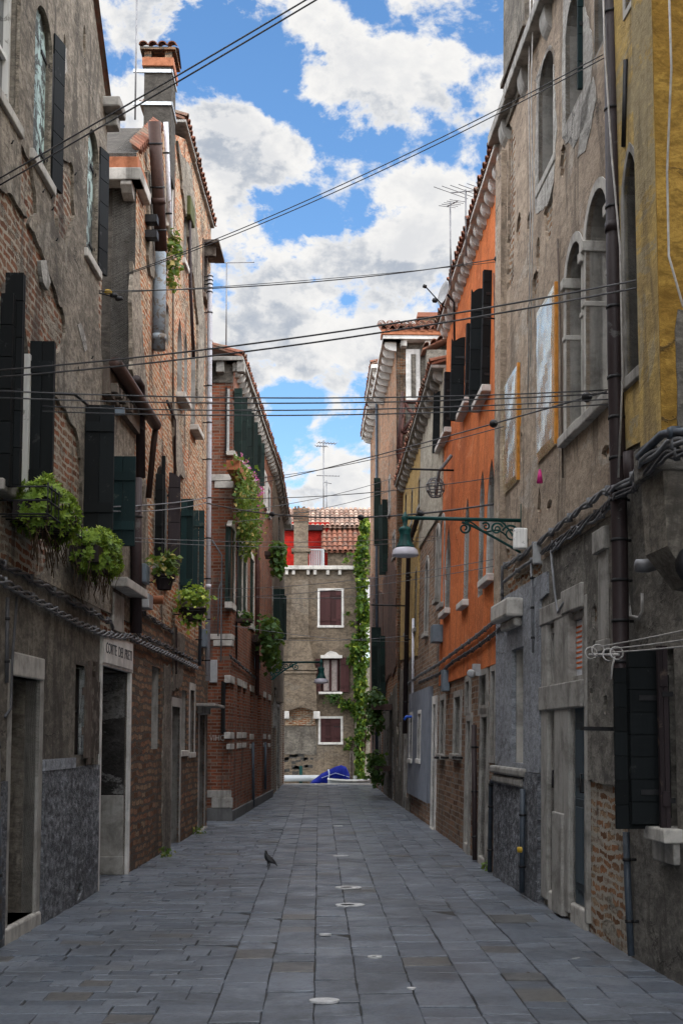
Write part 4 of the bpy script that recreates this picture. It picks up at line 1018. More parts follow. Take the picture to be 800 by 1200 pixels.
# ------------------------------------------------------------------ grey brown plaster house
r2 = G(583.7, 1026)
R1 = Facade('weathered_house', r1 + dr * 0.006, r2, 'R', 'grey brown plaster house with tall arched windows and two foil covered window boxes', lean=0.015)
F = R1
zE1 = F.px(594, 150)[1]
# top windows
b = F.win(687, 666, 14, 147, ref=666, arch='round', fw=0.05, fm='stone', depth=0.28, pane='glass', wood='shutter_teal', bars=1)
F.leaf(b[0] + 0.02, b[2], b[3] - 0.2, 0.05, 90, False, 'shutter_teal')
b = F.win(651.5, 634, 86, 219, ref=634, arch='round', fw=0.05, fm='stone', depth=0.28, pane='glass', wood='shutter_teal', bars=1, sill=0.05)
F.win(712, 700, -60, 68, ref=700, arch='round', fw=0.03, fm='stone', depth=0.15, pane=None, wood='shutter_teal')
b_ = F.rect(712, 700, -60, 68, ref=700); F.leaf(b_[0], b_[2], b_[3], b_[1] - b_[0], 1, False, 'shutter_teal', o=-0.08)
# twin arched window
for u0, u1, vt, vb in ((685.5, 667, 300, 512), (716, 690, 245, 490)):
    b = F.win(u0, u1, vt, vb, ref=u1, arch='round', fw=0.09, fm='stone', depth=0.30, pane='glass', wood='door_dark', proud=0.04, sill=0.10)
    mb = MB(); zz = b[3] - (b[1] - b[0]) * 0.52
    for (sa, sb_) in ((b[0] - 0.1, b[0] + 0.02), (b[1] - 0.02, b[1] + 0.1)): mb.cut().box(F, sa, sb_, zz, zz + 0.10, -0.28, 0.07); mb.cut().box(F, sa + 0.01, sb_ - 0.01, zz - 0.5, zz - 0.45, -0.28, 0.055)
    F.obj('capital', mb, M['stone'], b[4], bevel=0.01)
# foil boxes
for k, (u0, u1, vt, vb) in enumerate(((657, 627, 330, 520), (612, 588, 425, 562))):
    s0, s1 = F.S(u0, 440), F.S(u1, 440, 0.06)
    z1_ = F.px(u0, vt)[1]; z0_ = F.px(u0, vb)[1]
    mb = MB(); nx, nz = 9, 18; rs = random.Random(5 + k)
    gd = []
    for i in range(nx + 1):
        for j in range(nz + 1):
            a, c = s0 + (s1 - s0) * i / nx, z0_ + (z1_ - z0_) * j / nz
            e = min(i, nx - i, 1) * min(j, nz - j, 1)
            o = 0.05 + 0.02 * e + (0.005 * noise.noise(V((a * 5 - c * 3.0, c * 0.8, k * 7))) + 0.003 * math.sin(a * 9 + c * 11 + k * 2 + 2 * noise.noise(V((a * 2, c * 2, k))))) * (0.4 + e) + rs.uniform(-0.0012, 0.0012)
            gd.append(F.P(a, c, o))
    fs = [(i * (nz + 1) + j, (i + 1) * (nz + 1) + j, (i + 1) * (nz + 1) + j + 1, i * (nz + 1) + j + 1) for i in range(nx) for j in range(nz)]
    mb.add(gd, fs, 0, False)
    for i in range(nx): mb.add([gd[i * (nz + 1)], gd[(i + 1) * (nz + 1)], F.P(s0 + (s1 - s0) * (i + 1) / nx, z0_, 0), F.P(s0 + (s1 - s0) * i / nx, z0_, 0)], [(0, 1, 2, 3)]); mb.add([gd[i * (nz + 1) + nz], gd[(i + 1) * (nz + 1) + nz], F.P(s0 + (s1 - s0) * (i + 1) / nx, z1_, 0), F.P(s0 + (s1 - s0) * i / nx, z1_, 0)], [(0, 1, 2, 3)])
    for j in range(nz): mb.add([gd[nx * (nz + 1) + j], gd[nx * (nz + 1) + j + 1], F.P(s1, z0_ + (z1_ - z0_) * (j + 1) / nz, 0), F.P(s1, z0_ + (z1_ - z0_) * j / nz, 0)], [(0, 1, 2, 3)])
    fo = F.obj('foil_cover', mb, M['foil'])
    mb = MB(); m = 26
    for j in range(m):
        za, zb_ = z0_ + (z1_ - z0_) * j / m, z0_ + (z1_ - z0_) * (j + 1) / m
        mb.add([F.P(s0 - 0.004, za, 0.0), F.P(s0 - 0.008 - 0.008 * (j % 2), za, 0.062), F.P(s0 - 0.008 - 0.008 * ((j + 1) % 2), zb_, 0.062), F.P(s0 - 0.004, zb_, 0.0)], [(0, 1, 2, 3)])
        mb.add([F.P(s0 - 0.008 - 0.008 * (j % 2), za, 0.062), F.P(s0 + 0.02, za, 0.066), F.P(s0 + 0.02, zb_, 0.066), F.P(s0 - 0.008 - 0.008 * ((j + 1) % 2), zb_, 0.062)], [(0, 1, 2, 3)])
    F.obj('taped_side', mb, M['tape'], fo)
for i, pg in enumerate(([(662, 0), (690, 5), (699, 60), (697, 100), (688, 150), (676, 170), (662, 165)], [(631, 90), (640, 70), (652, 80), (655, 150), (651, 215), (645, 240), (630, 250)], [(686, 130), (699, 90), (702, 120), (690, 175), (680, 185)])):
    F.skin(rough(F.poly(pg), 0.1, 0.07, 140 + i), M['white_render'], th=0.036, name='plaster_patch')
# ground floor stone portals
A = F.win(683, 667, 722, 800, ref=667, fw=0, depth=0.05, pane='dark', wood='grey_stone', bars=0)
B = F.win(654, 645, 737, 806, ref=645, fw=0, depth=0.05, pane='dark', wood='grey_stone', bars=0)
zs = 0.17
Dn = F.door(0, 0, 0, 0, sr=(F.S(689, 950), F.S(671, 950), zs, F.px(671, 830)[1]), fw=0, depth=0.02, mat='door_slate', step=0.03)
Df = F.door(0, 0, 0, 0, sr=(B[0], B[1], zs, F.px(651, 830)[1]), fw=0, depth=0.03, mat='door_dark', step=0.03)
mb = MB(); pr_ = 0.045
zl = Dn[3]; zu = A[2]; ztp = A[3] + 0.02
xs_ = [A[0] - 0.05, A[1], B[0], B[1]]
mb.box(F, Dn[1], B[0], zs - 0.1, ztp + 0.1, -0.1, pr_)                   # pier between
mb.box(F, B[1], B[1] + 0.28, zs - 0.1, ztp + 0.1, -0.1, pr_ - 0.004)
mb.box(F, Dn[0] - 0.09, Dn[0] - 0.004, zs - 0.1, ztp + 0.1, -0.1, pr_ - 0.004)
mb.box(F, A[0] - 0.14, B[1] + 0.3, zl, zu, -0.12, pr_ + 0.02)
mb.box(F, A[0] - 0.14, A[1] + 0.12, ztp, ztp + 0.22, -0.1, pr_ + 0.015); mb.box(F, A[1] + 0.125, B[1] + 0.3, ztp - 0.02, ztp + 0.16, -0.1, pr_ + 0.01)
mb.box(F, max(A[1], Dn[1]) + 0.03, B[0] - 0.03, zs - 0.15, 0.95, 0, pr_ + 0.03)
F.obj('stone_portal', mb, M['grey_stone'], bevel=0.012)
# striped poster in the upper light of the near door
mb = MB(); mb.box(F, A[0] + 0.05, A[1] - 0.01, A[2] + 0.03, A[3] - 0.06, -0.045, -0.035)
po = F.obj('poster', mb, M['paper'])
mb = MB(); n = 9
for k in range(n):
    zz = A[2] + 0.12 + (A[3] - A[2] - 0.2) * k / n; mb.box(F, A[0] + 0.08, A[1] - 0.03, zz, zz + 0.016, -0.035, -0.03)
F.obj('orange_stripe', mb, M['orange_strip'], po)
# niche in the pale panel
s0, s1 = F.S(618, 820), F.S(604, 820); z0_, z1_ = F.px(618, 895)[1], F.px(618, 757)[1]
F.holes.append([(s0, z0_), (s1, z0_), (s1, z1_), (s0, z1_)])
mb = MB(); mb.box(F, s0, s1, z0_ - 0.02, z1_, -0.29, -0.26, 0); mb.box(F, s0, s0 + 0.07, z0_, z1_, -0.26, -0.05, 1); F.obj('niche_back', mb, [M['blue_grey'], M['dark']])
mb = MB(); a = F.px(718, 620); c = F.px(718, 748)
mb.box(F, F.S(717, 690), F.S(707, 690), c[1], a[1], 0, 0.05); mb.box(F, F.S(718, 690), F.S(704, 690), a[1] - 0.16, a[1] + 0.03, 0.0, 0.08); mb.box(F, F.S(718, 690), F.S(706, 690), c[1] - 0.1, c[1], 0, 0.07); F.obj('walled_up_window', mb, M['grey_stone'], bevel=0.01)
# stone frame around the blocked window, corbel over the panel
F.wall([(0, -0.3), (F.L, -0.3), (F.L, zE1), (0, zE1)], [M['pale_brick'], M['smooth_grey'], M['stone']], depth=4.0, reveal=0.30)
zc = F.px(640, 655)[1]
bh = [[(686, 150), (690, 100), (698, 95), (690, 165), (678, 160)], [(650, 215), (652, 205), (649, 280), (643, 285), (640, 250)], [(598, 140), (607, 160), (604, 330), (597, 340)], [(594, 640), (606, 650), (604, 690), (594, 700)], [(648, 628), (652, 620), (650, 650), (646, 650)]]
bh = [rough(F.poly(p), 0.06, 0.05, 71 + i) for i, p in enumerate(bh)]
bh += chips(F, 16, 0.4, F.L - 0.7, zc + 0.4, zE1 - 0.8, 331)
F.skin([(0.14, zc), (F.L, zc), (F.L, zE1), (0.14, zE1)], M['brown_plaster'], bh, th=0.03)
zq = F.px(700, 917)[1]
F.skin(rough([(0.02, zq), (A[0] - 0.13, zq), (A[0] - 0.13, zc - 0.003), (0.02, zc - 0.003)], 0.12, 0.03, 75), M['dark_plaster'], th=0.03, holes=chips(F, 6, 0.2, A[0] - 0.4, zq + 0.3, zc - 0.4, 351, 0.03, 0.1))
sp = B[1] + 0.31
F.skin([(A[0] - 0.12, ztp + 0.2), (sp - 0.02, ztp + 0.14), (sp - 0.02, zc - 0.004), (A[0] - 0.12, zc - 0.004)], M['dark_plaster'], th=0.028)
zp0, zp1 = F.px(634, 906)[1], F.px(634, 690)[1]
F.skin(rough([(sp, zp0), (F.L - 0.02, zp0), (F.L - 0.02, zp1 + 0.12), (sp - 0.35, zp1 + 0.12), (sp - 0.35, zp1 - 0.1), (sp, zp1 - 0.14)], 0.3, 0.008, 79), M['blue_grey'], th=0.05, name='pale_render')
F.skin(rough([(sp, -0.2), (F.L - 0.02, -0.2), (F.L - 0.02, zp0 - 0.01), (sp, zp0 - 0.01)], 0.3, 0.008, 81), M['rough_cast'], th=0.07, name='rough_cast', o=0.07)
mb = MB(); a, bq, cq, dq = F.rect(618, 598, 700, 722, ref=618); mb.box(F, a, bq, cq, dq, 0.04, 0.24); mb.box(F, a + 0.08, bq - 0.08, cq - 0.1, cq, 0.04, 0.14); F.obj('stone_bracket', mb, M['stone'], bevel=0.03)
mb = MB(); mb.box(F, F.S(622, 910), F.L - 0.06, zp0 - 0.06, zp0 + 0.03, 0.04, 0.13); mb.box(F, F.S(620, 910), F.L - 0.08, zp0 - 0.17, zp0 - 0.08, 0.04, 0.11); F.obj('broken_ledge', mb, M['grey_stone'], bevel=0.025)
F.eave(-0.3, F.L + 0.1, zE1, over=0.17, cm='grey_stone', n=5, th=0.13, chh=0.26, cw=0.26, roof=False)
mb = MB(); mb.box(Fr(F.P(-0.3, zE1 + 0.14, 0.1), F.ax, V((0, 0, 0.35)) - F.n, V((0, 0, 1))), 0, F.L + 0.3, 0, 2.0, -0.02, 0.04); F.obj('roof', mb, M['tile'])
mb = MB(); a = F.px(604, 60); mb.box(F, F.S(620, 60) - 0.0, F.S(595, 60), zE1 - 0.1, zE1 + 1.8, -0.55, 0.06); mb.box(F, F.S(620, 60) - 0.04, F.S(595, 60) + 0.04, zE1 + 0.5, zE1 + 0.56, -0.6, 0.09); F.obj('chimney', mb, M['smooth_grey'])
mb = MB(); mb.box(F, F.L - 0.55, F.L - 0.15, zp1, zE1 - 0.35, 0, 0.10); F.obj('flue_strip', mb, M['brown_plaster'])
F.pipe([(715.5, -40), (720.5, 420), (725, 610), (727.5, 800), (736, 832)], 0.062, 'pipe_dark', o=0.13, n=14, clips=4, joints=2.2)
mb = MB(); a = F.px(705, 857, 0.2); mb.box(F, a[0] - 0.15, a[0] - 0.05, a[1], a[1] + 0.03, 0, 0.38); F.obj('pipe_bracket', mb, M['iron'])
F.pipe([(621, -10), (619, 100), (621, 240), (618, 480)], 0.007, 'cable_white', o=0.10, name='wall_wire'); F.pipe([(625, -10), (622, 100), (624, 240), (621, 430)], 0.007, 'cable_white', o=0.12, name='wall_wire')
F.pipe([(706, -20), (708, 60), (716, 180), (726, 290), (729, 440), (724, 560)], 0.008, 'cable_white', o=0.2, name='wall_wire')
F.pipe([(653, 280), (657, 420), (659, 560)], 0.010, 'plank', o=0.05, name='wall_wire'); F.pipe([(622, 660), (624, 765)], 0.012, 'cable_grey', o=0.07, name='conduit', clips=3)
F.pipe([(645, 645), (649, 690), (653, 718), (660, 706)], 0.012, 'cable_grey', o=0.06, name='conduit')
F.pipe([(612, 925), (611, 1046)], 0.03, 'pipe_slate', o=0.11, clips=2, name='conduit')
mb = MB(); a = F.px(611, 996, 0.13); mb.lathe(F.P(a[0], a[1], 0.13), [(0.0, 0.05), (0.03, 0.045), (0.03, 0.0)], 10, F.n); F.obj('gas_tap', mb, M['yellow_plastic'])
for (u, v0, v1, w_, o) in ((637, 635, 660, 0.10, 0.1),):
    bx = MB(); a = F.px(u, v1); c = F.px(u, v0); bx.box(F, a[0], a[0] + w_, a[1], c[1], 0, o); F.obj('junction_box', bx, M['grey_box'], bevel=0.008)
mb = MB(); a = F.px(632, 556, 0.1); mb.tube([F.P(a[0], a[1] + 0.05, 0.1), F.P(a[0], a[1] - 0.02, 0.1), F.P(a[0], a[1] - 0.09, 0.1)], [0.012, 0.025, 0.032], 8); F.obj('pink_bag', mb, M['pink'])

# ------------------------------------------------------------------ orange house
r3 = G(512, 974)
e3 = (r3 - r2).normalized()
R2 = Facade('orange_house', r2 + e3 * 0.006, r3, 'R', 'bright orange plaster house with scalloped eaves over a bare brick ground floor', lean=0.03)
F = R2
zE2 = F.px(588, 206)[1]; zO = F.px(588, 776)[1]
for u0, u1, vt, vb, wn, wf in ((578, 567, 310, 490, 0.12, 0.16), (556, 547, 372, 505, 0.10, 0.22), (531, 520.5, 430, 540, 0.13, 0.17)):
    b = F.win(u0, u1, vt, vb - 40, ref=u0, arch='round', fw=0.08, fm='white_stone', depth=0.16, pane='glass', bars=1, wood='white', sill=0.16)
    F.leaf(b[0] + 0.02, b[2] - 0.05, b[3] - 0.12, wn, 96, False, 'shutter_black', gap=0.3, fold=True)
    F.leaf(b[1] + 0.02, b[2] - 0.08, b[3] - 0.02, wf, 92, True, 'shutter_black', gap=0.3, fold=True, arch=-1)
for u0, u1, vt, vb, sl in ((530, 523.5, 612, 712, 1), (552, 546, 580, 702, 1), (569.5, 563.5, 548, 695, 0), (582, 573, 532, 672, 1)):
    F.win(u0, u1, vt, vb, ref=u0, arch='lancet', fw=0.13, fm='white_stone', depth=0.26, pane='glass', wood='white', sill=0.13 * sl, proud=0.03)
# ground floor
F.win(540, 533, 816, 884, ref=540, fw=0.1, fm='grey_stone', depth=0.3, pane='grey_stone' if False else 'glass', sill=0.08); F.win(521, 516.5, 820, 884, ref=521, fw=0.1, fm='grey_stone', depth=0.3, pane='glass', sill=0.08)
D = F.door(551, 547, 845, 990, ref=551, fw=0.12, fm='grey_stone', depth=0.3, mat='door_grey', step=0.03)
F.win(551, 547, 798, 828, ref=551, fw=0.12, fm='grey_stone', depth=0.3, pane='glass')
D = F.door(571, 564, 840, 1008, ref=571, fw=0.12, fm='grey_stone', depth=0.35, mat='door_dark', step=0.03)
F.win(571, 564, 790, 826, ref=571, fw=0.12, fm='grey_stone', depth=0.3, pane='glass')
F.win(581, 576.5, 786, 886, ref=581, fw=0.09, fm='grey_stone', depth=0.2, pane='tan_brick', bars=0)
F.wall([(0, -0.3), (F.L, -0.3), (F.L, zE2), (0, zE2)], [M['tan_brick'], M['tan_brick'], M['stone']], depth=3.5, reveal=0.3)
F.skin(rough([(0.0, zO), (F.L, zO), (F.L, zE2), (0.0, zE2)], 0.4, 0.006, 91), M['orange'], th=0.035)
F.eave(0.02, F.L + 0.1, zE2, over=0.22, cm='white_stone', n=19, th=0.06, chh=0.18, cw=0.17, run=2.4)
F.pipe([(592.5, 226), (592.5, 430)], 0.035, 'side_grey', o=0.05, name='downpipe_casing', n=6)
F.pipe([(582, 500), (583, 700)], 0.014, 'pipe_dark', o=0.05, name='conduit', clips=8); F.pipe([(578, 320), (582, 520)], 0.008, 'plank', o=0.05, name='wall_wire')
F.pipe([(555, 850), (556, 1008)], 0.035, 'pipe_dark', o=0.06, name='conduit', clips=3); F.pipe([(577, 915), (575, 920), (573.5, 1022)], 0.03, 'pipe_slate', o=0.06, name='conduit', clips=2)
mb = MB(); a = F.px(553, 790, 0.15); mb.lathe(F.P(a[0], a[1], 0.16), [(0.0, -0.1), (0.05, -0.1), (0.055, 0.12), (0.045, 0.14), (0, 0.13)], 12, -F.ax + F.n * 0.2); mb.box(F, a[0] + 0.02, a[0] + 0.12, a[1] - 0.02, a[1] + 0.14, 0, 0.14); F.obj('security_camera', mb, M['grey_box'])
for k, u in enumerate((516, 524, 538)):
    mb = MB(); a = F.px(u, 888, 0.05); mb.tube([F.P(a[0], a[1], 0), F.P(a[0], a[1], 0.16)], 0.02, 6); mb.box(F, a[0] - 0.05, a[0] + 0.05, a[1] - 0.02, a[1] + 0.02, 0.1, 0.14); F.obj('shutter_dog', mb, M['iron'])
for u in (584, 560):
    mb = MB(); a = F.px(u, 374 if u > 570 else 470, 0.0); mb.tube([F.P(a[0], a[1], 0), F.P(a[0] - 0.02, a[1] + 0.02, 0.26)], 0.012, 6); F.obj('iron_pin', mb, M['iron'])

# ------------------------------------------------------------------ cream and yellow house
r4 = G(466, 941.5)
e4 = (r4 - r3).normalized()
R3 = Facade('cream_house', r3 + e4 * 0.006, r4, 'R', 'cream and yellow plaster over bare brick, blue grey panel beside its door', lean=0.025)
F = R3
zE3 = F.px(516, 446)[1]
for u0, u1, vt, vb, ar in ((521, 517, 605, 705, 'round'), (514.5, 512, 618, 700, 'round'), (502, 499, 655, 740, 'round'), (489, 487, 668, 735, 'round'), (478.5, 477, 685, 740, None)):
    F.win(u0, u1, vt, vb, ref=u0, arch=ar, fw=0.09, fm='grey_stone', depth=0.2, pane='glass', bars=1, sill=0.08)
for u0, u1, vt, vb in ((493.5, 491.5, 560, 590), (484.5, 483, 575, 610), (477, 475.5, 580, 640)):
    F.win(u0, u1, vt, vb, ref=u0, fw=0.08, fm='grey_stone', depth=0.16, pane='glass', sill=0.06)
D = F.door(510.5, 507.3, 825, 972, ref=510.5, fw=0.15, fm='white_stone', depth=0.2, mat='door_grey', step=0.05)
pn = F.rect(506, 482, 805, 942, ref=506)
for u0, u1, vt, vb in ((497.2, 494, 836, 890), (487, 484, 838, 890)):
    b = F.win(u0, u1, vt, vb, ref=u0, fw=0.07, fm='white_stone', depth=0.12, pane=None, proud=0.09, sill=0.12)
    F.leaf(b[0], b[2], b[3], (b[1] - b[0]) / 2, 1, False, 'shutter_green', gap=0.3, o=-0.04); F.leaf(b[1], b[2], b[3], (b[1] - b[0]) / 2, 1, True, 'shutter_green', gap=0.3, o=-0.04)
F.door(476.5, 474.5, 850, 950, ref=476.5, fw=0.1, fm='grey_stone', depth=0.25, mat='door_dark')
F.win(470.5, 469.3, 850, 900, ref=470.5, fw=0.08, fm='grey_stone', depth=0.2, pane='dark')
zE3b = zE3 - 0.35
F.wall([(0, -0.3), (F.L, -0.3), (F.L, zE3b), (0, zE3)], [M['tan_brick'], M['cream'], M['grey_stone']], depth=3.5, reveal=0.25)
zcr = F.px(518, 600)[1]; sy = F.S(492, 650)
F.skin(rough([(0, zcr), (sy, zcr), (sy, zE3 - 0.1), (0, zE3)], 0.4, 0.01, 101), M['cream'], th=0.035)
F.skin(rough([(sy + 0.01, 3.4), (F.L, 3.6), (F.L, zE3b), (sy + 0.01, zE3 - 0.1)], 0.4, 0.03, 103), M['yellow'], th=0.03)
F.skin(rough([(pn[1] + 0.1, -0.2), (F.L, -0.2), (F.L, 3.3), (pn[1] + 0.1, 3.4)], 0.3, 0.08, 107), M['smooth_grey'], th=0.025, holes=[rough(F.poly([(478, 830), (474, 840), (473, 930), (479, 935)]), 0.1, 0.1, 108)])
F.skin([(pn[0], pn[2]), (pn[1], pn[2]), (pn[1], pn[3]), (pn[0], pn[3])], M['panel_blue'], th=0.08, name='wall_panel')
F.eave(0.02, F.L, zE3, over=0.26, cm='grey_stone', n=17, th=0.06, chh=0.2, cw=0.17, run=2.2, zs=-0.35)
F.pipe([(491, 600), (478.5, 640), (474, 860)], 0.055, 'pipe_dark', o=0.12, clips=3); F.pipe([(484, 725), (483, 830)], 0.03, 'pipe_white', o=0.06)
mb = MB(); a, bq, cq, dq = F.rect(520, 515, 732, 752); mb.box(F, a, a + 0.45, cq, dq, 0, 0.2); F.obj('meter_box', mb, M['blue_box'], bevel=0.01)
mb = MB(); a = F.px(520, 785, 0.1); mb.box(F, a[0], a[0] + 0.3, a[1] - 0.35, a[1], 0, 0.12); F.obj('junction_box', mb, M['blue_box'], bevel=0.01)
mb = MB(); a = F.px(476, 840, 0.2); mb.tube([F.P(a[0], a[1], 0), F.P(a[0], a[1], 0.2), F.P(a[0], a[1] - 0.07, 0.25)], 0.03, 8); F.obj('blue_spout', mb, m_blue := m_plain('spout_blue', (0.02, 0.10, 0.55), 0.5))
mb = MB(); a = F.px(512, 572, 0.25)
cg = F.P(a[0], a[1], 0.28)
for zz, r_ in ((-0.15, 0.09), (-0.05, 0.15), (0.06, 0.15), (0.15, 0.09)):
    mb.tube([cg + V((math.cos(k * PI / 4) * r_, math.sin(k * PI / 4) * r_, zz)) for k in range(8)], 0.012, 5, closed=True)
for k in range(8):
    c_, s_ = math.cos(k * PI / 4), math.sin(k * PI / 4)
    mb.tube([cg + V((c_ * r_, s_ * r_, zz)) for zz, r_ in ((-0.15, 0.09), (-0.05, 0.15), (0.06, 0.15), (0.15, 0.09))], 0.01, 5)
mb.tube([cg + V((0, 0, -0.15)), cg + V((0.05, -0.1, 0.25)), F.P(a[0] - 0.3, a[1] + 0.5, 0.05)], 0.03, 6)
F.obj('caged_lamp', mb, M['cable_grey'])
mb = MB(); a0 = F.px(511, 551, 0.3); mb.tube([F.P(a0[0], a0[1], 0), F.P(a0[0] + 0.0, a0[1], 0.75)], 0.018, 6); F.obj('iron_arm', mb, M['iron'])
mb = MB(); mb.tube([F.P(F.S(479, 710), F.px(479, 710)[1], 0.0), F.P(F.S(479, 710), F.px(479, 710)[1], 0.9)], 0.02, 6); F.obj('iron_arm', mb, M['iron'])

# ------------------------------------------------------------------ tall houses at the canal end
r5, r6, r7 = G(450, 930), G(441.5, 923.5), G(434.5, 918)
R4 = Facade('tower_house', r4 + (r5 - r4).normalized() * 0.006, r5, 'R', 'tall old brick house above the cream house with a grey windowed side')
F = R4
zE4 = atY(470, 402, r4.y).z
for u0, u1, vt, vb in ((463, 461, 625, 650), (457.5, 456, 560, 600)):
    F.win(u0, u1, vt, vb, ref=u0, fw=0.1, fm='grey_stone', depth=0.2, pane='glass', sill=0.06)
F.door(463, 460.5, 855, 939, ref=463, fw=0.12, fm='grey_stone', depth=0.25, mat='door_dark', arch='round'); F.door(456, 454.5, 855, 934, ref=456, fw=0.1, fm='grey_stone', depth=0.25, mat='door_grey')
for u0, u1, vt, vb in ((455, 453, 585, 670), (452.5, 451, 745, 820)):
    b = F.win(u0, u1, vt, vb, ref=u0, fw=0.0, depth=0.15, pane='glass'); F.leaf(b[1], b[2], b[3], 0.2, 100, True, 'shutter_green', gap=0.5); F.leaf(b[0], b[2], b[3], 0.15, 100, False, 'shutter_green', gap=0.5)
F.wall([(0, -0.3), (F.L, -0.3), (F.L, zE4), (0, zE4)], [M['tower_brick'], M['smooth_grey']], depth=4.2, reveal=0.25)
F.skin(rough([(0.1, 3.4), (F.L - 0.4, 3.2), (F.L - 0.3, 6.2), (F.L * 0.4, 6.8), (0.1, 6.0)], 0.25, 0.15, 111), M['pink_plaster'], th=0.035)
F.skin(rough([(0.0, -0.2), (F.L, -0.2), (F.L, 2.4), (0, 3.0)], 0.25, 0.12, 112), M['smooth_grey'], th=0.03)
Fn = Fr(F.P(0, 0, 0), -F.n, (0, 0, 1), -F.ax)      # grey near side, s to the right
def sidew(u, v): q = atY(u, v, F.o.y - 0.1); return (q - Fn.o).dot(Fn.ax), q.z
a, c = sidew(478, 468); b2, d2 = sidew(492, 412)
mb = MB(); mb.sheet(Fn, [(a - 0.05, c - 0.05), (b2, c - 0.05), (b2, d2 + 0.08), (a - 0.05, d2 + 0.08)], [[(a + 0.08, c + 0.05), (b2 - 0.1, c + 0.05), (b2 - 0.1, d2 - 0.05), (a + 0.08, d2 - 0.05)]], 0.05, 0.06); F.obj('window_surround', mb, M['white_stone'])
mb = MB(); mb.box(Fn, a + 0.08, b2 - 0.1, c + 0.05, d2 - 0.05, 0.004, 0.02); F.obj('walled_up_window', mb, M['smooth_grey'])
fo2 = Fr(F.P(0, zE4, 0), Fn.ax, (0, 0, 1), Fn.n)
mb = MB(); mb.box(fo2, -0.36, 2.6, 0.0, 0.10, -0.1, 0.36); mb.box(fo2, -0.40, 2.6, 0.10, 0.22, -0.1, 0.4, 1); sc_ = F.obj('side_cornice', mb, [M['white_stone'], M['terracotta']], bevel=0.01)
for k in range(4):
    mb = MB(); mb.box(fo2, 0.1 + k * 0.62, 0.26 + k * 0.62, -0.16, 0, 0, 0.28); F.obj('corbel', mb, M['stone'], sc_, bevel=0.02)
mb = tile_roof(Fr(fo2.P(-0.42, 0.25, 0.42), fo2.ax, V((0, 0, 0.42)) - fo2.n, V((0, 0, 1)) + fo2.n * 0.42), 3.2, 1.8, 0.21, 0.36, 0.09); F.obj('roof', mb, M['tile'])
F.eave(-0.36, F.L, zE4, over=0.36, cm='white_stone', n=9, th=0.10, chh=0.24, roof=False)
mb = MB(); p = atY(505, 372, F.o.y + 1.2); mb.wbox(p.x - 0.3, p.x + 0.5, p.y, p.y + 0.6, zE4, p.z, 0); mb.wbox(p.x - 0.37, p.x + 0.57, p.y - 0.07, p.y + 0.67, p.z, p.z + 0.12, 1); F.obj('chimney', mb, [M['dark_brick'], M['tile']])
# lean-to and timber frame beside the tower's grey side
mb = MB(); p0, p1 = sidew(497, 445), sidew(512, 400)
mb.box(Fn, sidew(498, 440)[0], 2.7, 5.0, sidew(498, 415)[1], 0.02, 0.5, 0); F.obj('annexe', mb, M['smooth_grey'])
mb = tile_roof(Fr(Fn.P(sidew(493, 412)[0], sidew(493, 414)[1], 0.62), V(Fn.ax) + V((0, 0, 0.5)), -V(Fn.n), (0, 0, 1)), 1.6, 0.7, 0.2, 0.36, 0.085); F.obj('annexe_roof', mb, M['tile'])
mb = MB()
def bar(a, b, w=0.05): mb.tube([Fn.P(*a, 0.35), Fn.P(*b, 0.35)], w, 4)
tl, tr, bl, br_, ml, mr = sidew(472, 474), sidew(496, 474), sidew(466, 545), sidew(492, 530), sidew(470, 510), sidew(494, 505)
for a, b in ((tl, tr), (tl, bl), (ml, mr), (tl, mr), (ml, tr)): bar(a, b)
for k in range(5):
    t = k / 4; a = (tl[0] + (bl[0] - tl[0]) * t, tl[1] + (bl[1] - tl[1]) * t); mb.tube([Fn.P(*a, 0.35), Fn.P(a[0] - 0.1, a[1], 1.3)], 0.03, 4)
mb.tube([Fn.P(tl[0] - 0.1, tl[1], 1.3), Fn.P(bl[0] - 0.1, bl[1], 1.3)], 0.04, 4)
F.obj('timber_balcony', mb, M['timber'])

R5 = Facade('brick_tenement', r5 + (r6 - r5).normalized() * 0.006, r6, 'R', 'narrow tall brick house one step lower than the tiled tower house')
F = R5
zE5 = F.px(449, 430)[1]
b = F.win(446.5, 445, 560, 640, ref=446.5, fw=0, depth=0.15, pane='glass'); F.leaf(b[0], b[2], b[3], 0.2, 100, False, 'shutter_green', gap=0.5)
b = F.win(447.5, 443.5, 735, 815, ref=447.5, fw=0, depth=0.15, pane='glass'); F.leaf(b[0], b[2], b[3], 0.3, 100, False, 'shutter_green', gap=0.5)
F.door(446.5, 444.5, 860, 928, ref=446.5, fw=0.1, fm='grey_stone', mat='door_dark')
F.wall([(0, -0.3), (F.L, -0.3), (F.L, zE5), (0, zE5)], [M['tower_brick'], M['pale_brick']], depth=4.0, reveal=0.25)
F.skin(rough([(0, 2.5), (F.L, 2.5), (F.L, 6.5), (0, 6.0)], 0.25, 0.15, 121), M['pink_plaster'], th=0.035)
F.eave(-0.1, F.L, zE5, over=0.36, cm='white_stone', n=5, th=0.12, chh=0.24, run=1.2)
F.pipe([(441.2, 470), (441.2, 900)], 0.05, 'pipe_slate', o=0.08)
R6 = Facade('canal_corner_house', r6 + (r7 - r6).normalized() * 0.006, r7, 'R', 'last house on the right at the water with a small peaked chimney')
F = R6
zE6 = F.px(441, 478)[1]
F.win(439.5, 438, 700, 740, ref=439.5, fw=0.08, fm='grey_stone', depth=0.15, pane='glass'); F.door(438.8, 437, 862, 921, ref=438.8, fw=0.1, fm='grey_stone', mat='door_grey')
F.wall([(0, -0.6), (F.L, -0.6), (F.L, zE6), (0, zE6)], [M['tower_brick'], M['pale_brick']], depth=4.0, reveal=0.25)
